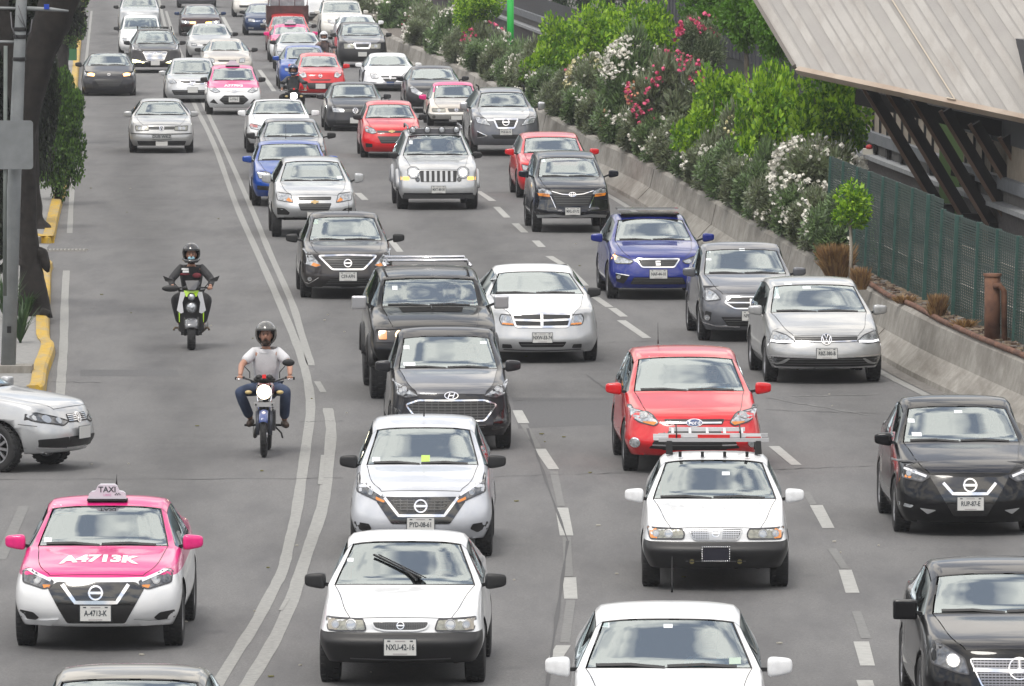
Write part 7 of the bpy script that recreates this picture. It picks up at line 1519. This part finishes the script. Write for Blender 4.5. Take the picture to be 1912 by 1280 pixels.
def scooter(label, loc, rz):
    t = thing('scooter', label, 'scooter', loc, rz); Rr = .235; moto_wheel(t, 0, Rr, .135); moto_wheel(t, 1.22, Rr, .135)
    SW = mat('scooter_white', (.62, .63, .66), .25, coat=1); LIME = mat('scooter_lime', (.45, .75, .02), .3, coat=1)
    def shield(name, pts, y, m, th=.02, par=t):
        n = len(pts); mb = MB(); mb.add([(x, y + abs(x) * .5, z) for x, z in pts] + [(x, y + th + abs(x) * .5, z) for x, z in pts], [tuple(range(n)), tuple(range(2 * n - 1, n - 1, -1))] + [(i, n + i, n + (i + 1) % n, (i + 1) % n) for i in range(n)]); return mb.build(name, m, par)
    shield('leg_shield', [(-.20, .30), (-.21, .62), (-.22, .72), (-.17, .92), (-.08, .97), (.08, .97), (.17, .92), (.22, .72), (.21, .62), (.20, .30)], .10, BLACK)
    for sx in (-1, 1):
        shield('shield_wing', [(sx * .08, .94), (sx * .175, .93), (sx * .235, .63), (sx * .17, .58), (sx * .125, .60), (sx * .145, .76)], .07, SW); shield('lime_edge', [(sx * .185, .60), (sx * .205, .60), (sx * .20, .44), (sx * .19, .44)], .08, LIME)
    shield('lime_cap', [(-.12, .955), (.12, .955), (.09, .86), (0, .84), (-.09, .86)], .055, LIME)
    for z, r in ((.855, .058), (.685, .085)):
        f = MB(); f.lathe([(.001, -.035), (r * .6, -.028), (r, 0), (r * 1.12, .02), (r * 1.1, .05)], (0, .04, z), 'y', 24); o = f.build('headlight', LENS, t)
        f = MB(); f.lathe([(r, -.004), (r * 1.08, -.012), (r * 1.14, 0), (r * 1.14, .04)], (0, .035, z), 'y', 24); f.build('bezel', mat('bezel_black', (.02,) * 3, .3), o)
    f = MB(); vs = []
    for i in range(8):
        a = R(30 + i * 15)
        for k in range(5): b = (k - 2) / 2; vs.append((b * .095, -.275 * cos(a), Rr + .285 * sin(a) - .025 * b * b))
    f.add(vs, [(i * 5 + k, (i + 1) * 5 + k, (i + 1) * 5 + k + 1, i * 5 + k + 1) for i in range(7) for k in range(4)], 0, True); o = f.build('front_fender', mat('fender_grey', (.16, .165, .175), .25, .4, coat=1), t); o.modifiers.new('s', 'SOLIDIFY').thickness = .008
    for sx in (-1, 1): f = MB(); f.tube([(sx * .10, 0, Rr), (sx * .10, .08, .52)], .024, 8); f.build('fork_leg', BLACK, t)
    f = MB(); f.ell((0, .14, 1.0), (.13, .08, .05), 12); f.tube([(-.34, .30, .985), (-.1, .2, 1.0), (.1, .2, 1.0), (.34, .30, .985)], .014, 8); f.build('handlebar', BLACK, t)
    shield('wind_screen', [(-.10, 1.12), (.12, 1.12), (.15, 1.08), (.07, .97), (-.05, .97)], .02, mat('screen_smoke', (.09, .09, .10), .15, coat=1), .006)
    for sx in (-1, 1):
        f = MB(); f.tube([(sx * .22, .26, 1.0), (sx * .30, .24, 1.10)], .007, 6); f.add([(sx * .28, .22, 1.12), (sx * .46, .24, 1.19), (sx * .42, .24, 1.10), (sx * .34, .22, 1.08), (sx * .28, .24, 1.12), (sx * .46, .26, 1.19), (sx * .42, .26, 1.10), (sx * .34, .24, 1.08)], [(0, 1, 2, 3), (7, 6, 5, 4), (0, 4, 5, 1), (1, 5, 6, 2), (2, 6, 7, 3), (3, 7, 4, 0)]); f.build('mirror', BLACK, t)
    f = MB(); f.ell((-.33, .20, .985), (.15, .03, .055), 14); f.build('hand_guard', BLACK, t)
    f = MB(); f.box((0, .45, .26), (.34, .55, .06)); f.build('footboard', BLACK, t); f = MB(); f.ell((0, .95, .62), (.19, .42, .20), 16); f.build('rear_body', SW, t); f = MB(); f.ell((0, .92, .80), (.15, .40, .07), 14); f.build('saddle', SEATM, t)
    f = MB(); f.tube([(.16, .8, .25), (.22, 1.2, .30), (.22, 1.45, .36)], [.03, .05, .05], 10); f.build('exhaust_pipe', mat('exhaust', (.06,) * 3, .35), t)
    for sx in (-1, 1): f = MB(); f.tube([(sx * .2, .9, .30), (sx * .27, .86, .31), (sx * .29, .84, .27)], .018, 6); f.build('foot_peg', mat('peg_rust', (.14, .10, .06), .6), t)
    return t
J2 = dict(spine=[(0, .92, .84), (0, .80, 1.18), (0, .72, 1.37), (0, .69, 1.505)], elL=(-.33, .60, 1.10), haL=(-.30, .28, 1.0), elR=(.33, .60, 1.10), haR=(.305, .28, 1.0), knL=(-.27, .46, .80), anL=(-.17, .50, .36), toL=(-.17, .30, .31), knR=(.27, .46, .80), anR=(.17, .50, .36), toR=(.17, .30, .31))
q = rot_at(357.5, 653); ya = R(2.2)
scooter('white and lime scooter with two stacked round lamps in the empty left lanes', q, ya)
pr = person('scooter rider in a black jacket with red patches, dark helmet and pale blue face mask', q, ya, J2, top=JACK, legs=TROU, sleeve=2, helmet=HELB, mask=mat('mask_blue', (.30, .52, .62), .8), open_face=False, glove=SKINM)
f = MB(); f.box((-.10, .648, 1.275), (.115, .012, .03), 0); f.box((-.09, .64, 1.235), (.10, .012, .035), 0); f.build('chest_label', WHITEP, pr)
f = MB(); f.ell((.09, .655, 1.17), (.075, .02, .045), 10); f.ell((-.11, .66, 1.19), (.09, .015, .02), 10); f.build('red_patch', mat('patch_red', (.16, .02, .03), .8), pr)
f = MB(); f.ell((.275, .655, 1.21), (.018, .02, .035), 8); f.ell((.315, .60, 1.14), (.018, .02, .035), 8); f.build('sleeve_mark', WHITEP, pr)
# two far riders among the cars
q = rot_at(549, 236); motorcycle('far motorcycle with a dazzling headlamp just above the white saloon roof', q, R(3), LITX, mat('tank_dark', (.02, .02, .03), .3), True, BLACK)
J3 = dict(J1); J3.pop('beard'); person('far rider in dark clothes and a blue-black helmet behind the dazzling headlamp', q, R(3), J3, top=mixmat('jacket_grey', (.05, .055, .06), (.11, .115, .12), 6), legs=TROU, sleeve=2, helmet=mat('helmet_blue', (.03, .05, .12), .2, coat=1), mask=TROU, open_face=False)
q = rot_at(606, 158); motorcycle('motorcycle squeezed between the grey off-roader and the silver saloon ahead', q, R(3), LENS, mat('tank_dark', (.02, .02, .03), .3), True, BLACK)
person('far rider in a pale jacket and white helmet between two lanes of cars', q, R(3), J3, top=mixmat('jacket_dark', (.03, .03, .04), (.28, .2, .18), 4), legs=TROU, sleeve=2, helmet=HELW, mask=TROU, open_face=False)
# drivers and passengers seen through the screens
JD = dict(spine=[(0, .30, .18), (0, .36, .50), (0, .33, .72), (0, .30, .87)], elL=(-.24, .12, .42), haL=(-.15, -.12, .50), elR=(.24, .12, .42), haR=(.15, -.12, .50), knL=(-.14, -.18, .22), anL=(-.12, -.42, -.04), toL=(-.12, -.56, -.02), knR=(.14, -.18, .22), anR=(.12, -.42, -.04), toR=(.12, -.56, -.02))
HAIR = mat('hair_black', (.012, .01, .009), .7)
proto = {}
def occupant(frag, side, col, label):
    root, sk, L, p, _ = B(frag); key = col
    z0 = p['zc'] - .68; loc = root.matrix_basis @ Vector((side * .37, p['yc'] + .88, z0))
    if key not in proto: proto[key] = person(label, loc, root.rotation_euler.z, JD, top=mat('top_' + col, {'blue': (.25, .42, .55), 'white': (.6, .6, .6), 'dark': (.05, .05, .06), 'red': (.3, .04, .05)}[col], .9), legs=TROU, sleeve=2, hair=HAIR, group='people sitting in the cars')
    else:
        c = copy_tree(proto[key]); c.location = loc; c.rotation_euler = (0, 0, root.rotation_euler.z); c['label'] = label
for frag, side, col, who in (('nearest car at the left', 1, 'blue', 'pink taxi with the lettered bonnet'), ('reading NXU', 1, 'white', 'white saloon with black bumpers'), ('ladder on its roof', 1, 'white', 'white saloon under the ladder'), ('white hatchback with a black', 1, 'dark', 'white hatchback'),
                        ('dark grey saloon with a large', 1, 'dark', 'dark grey mesh-grille saloon'), ('right behind the white', 1, 'blue', 'bright red hatchback'), ('lit strips under', 1, 'dark', 'silver hatchback by the wall'), ('grey saloon with split', 1, 'dark', 'grey split-grille saloon'), ('royal blue hatchback with', 1, 'white', 'royal blue hatchback'),
                        ('dark blue-grey tall', 1, 'dark', 'dark tall family car'), ('dark brown-grey', 1, 'dark', 'dark brown-grey saloon'), ('dark brown-grey', -1, 'blue', 'dark brown-grey saloon'), ('silver small off-roader with' if 0 else 'silver small off-roader with a split', 1, 'dark', 'silver small off-roader'), ('seven grille slots', 1, 'white', 'silver off-roader with roof lamps'),
                        ('silver saloon with a cross', 1, 'dark', 'silver cross-grille saloon'), ('black boxy off', 1, 'blue', 'black boxy off-roader'), ('black boxy off', -1, 'white', 'black boxy off-roader'), ('right edge below the concrete', 1, 'dark', 'black saloon at the right edge'), ('star badge', 1, 'dark', 'black saloon with the star badge'), ('white saloon cut off', 1, 'blue', 'white saloon at the bottom edge')):
    occupant(frag, side, col, '%s %s in the %s' % ({'blue': 'light blue-clad', 'white': 'white-clad', 'dark': 'dark-clad', 'red': 'red-clad'}[col], 'driver' if side > 0 else 'passenger', who))
# ---------------------------------------------------------------- the air
mb = MB(); mb.box((0, 432, 4.5), (400, 920, 12.2)); hz = mb.build('haze', None or [bpy.data.materials.new('haze')]); hz['kind'] = 'stuff'
hm = hz.data.materials[0]; hm.use_nodes = True; hm.node_tree.nodes.clear(); vo = hm.node_tree.nodes.new('ShaderNodeVolumePrincipled'); oo = hm.node_tree.nodes.new('ShaderNodeOutputMaterial')
vo.inputs['Color'].default_value = (.92, .95, 1, 1); vo.inputs['Density'].default_value = .00018; vo.inputs['Anisotropy'].default_value = .2; hm.node_tree.links.new(vo.outputs[0], oo.inputs['Volume'])
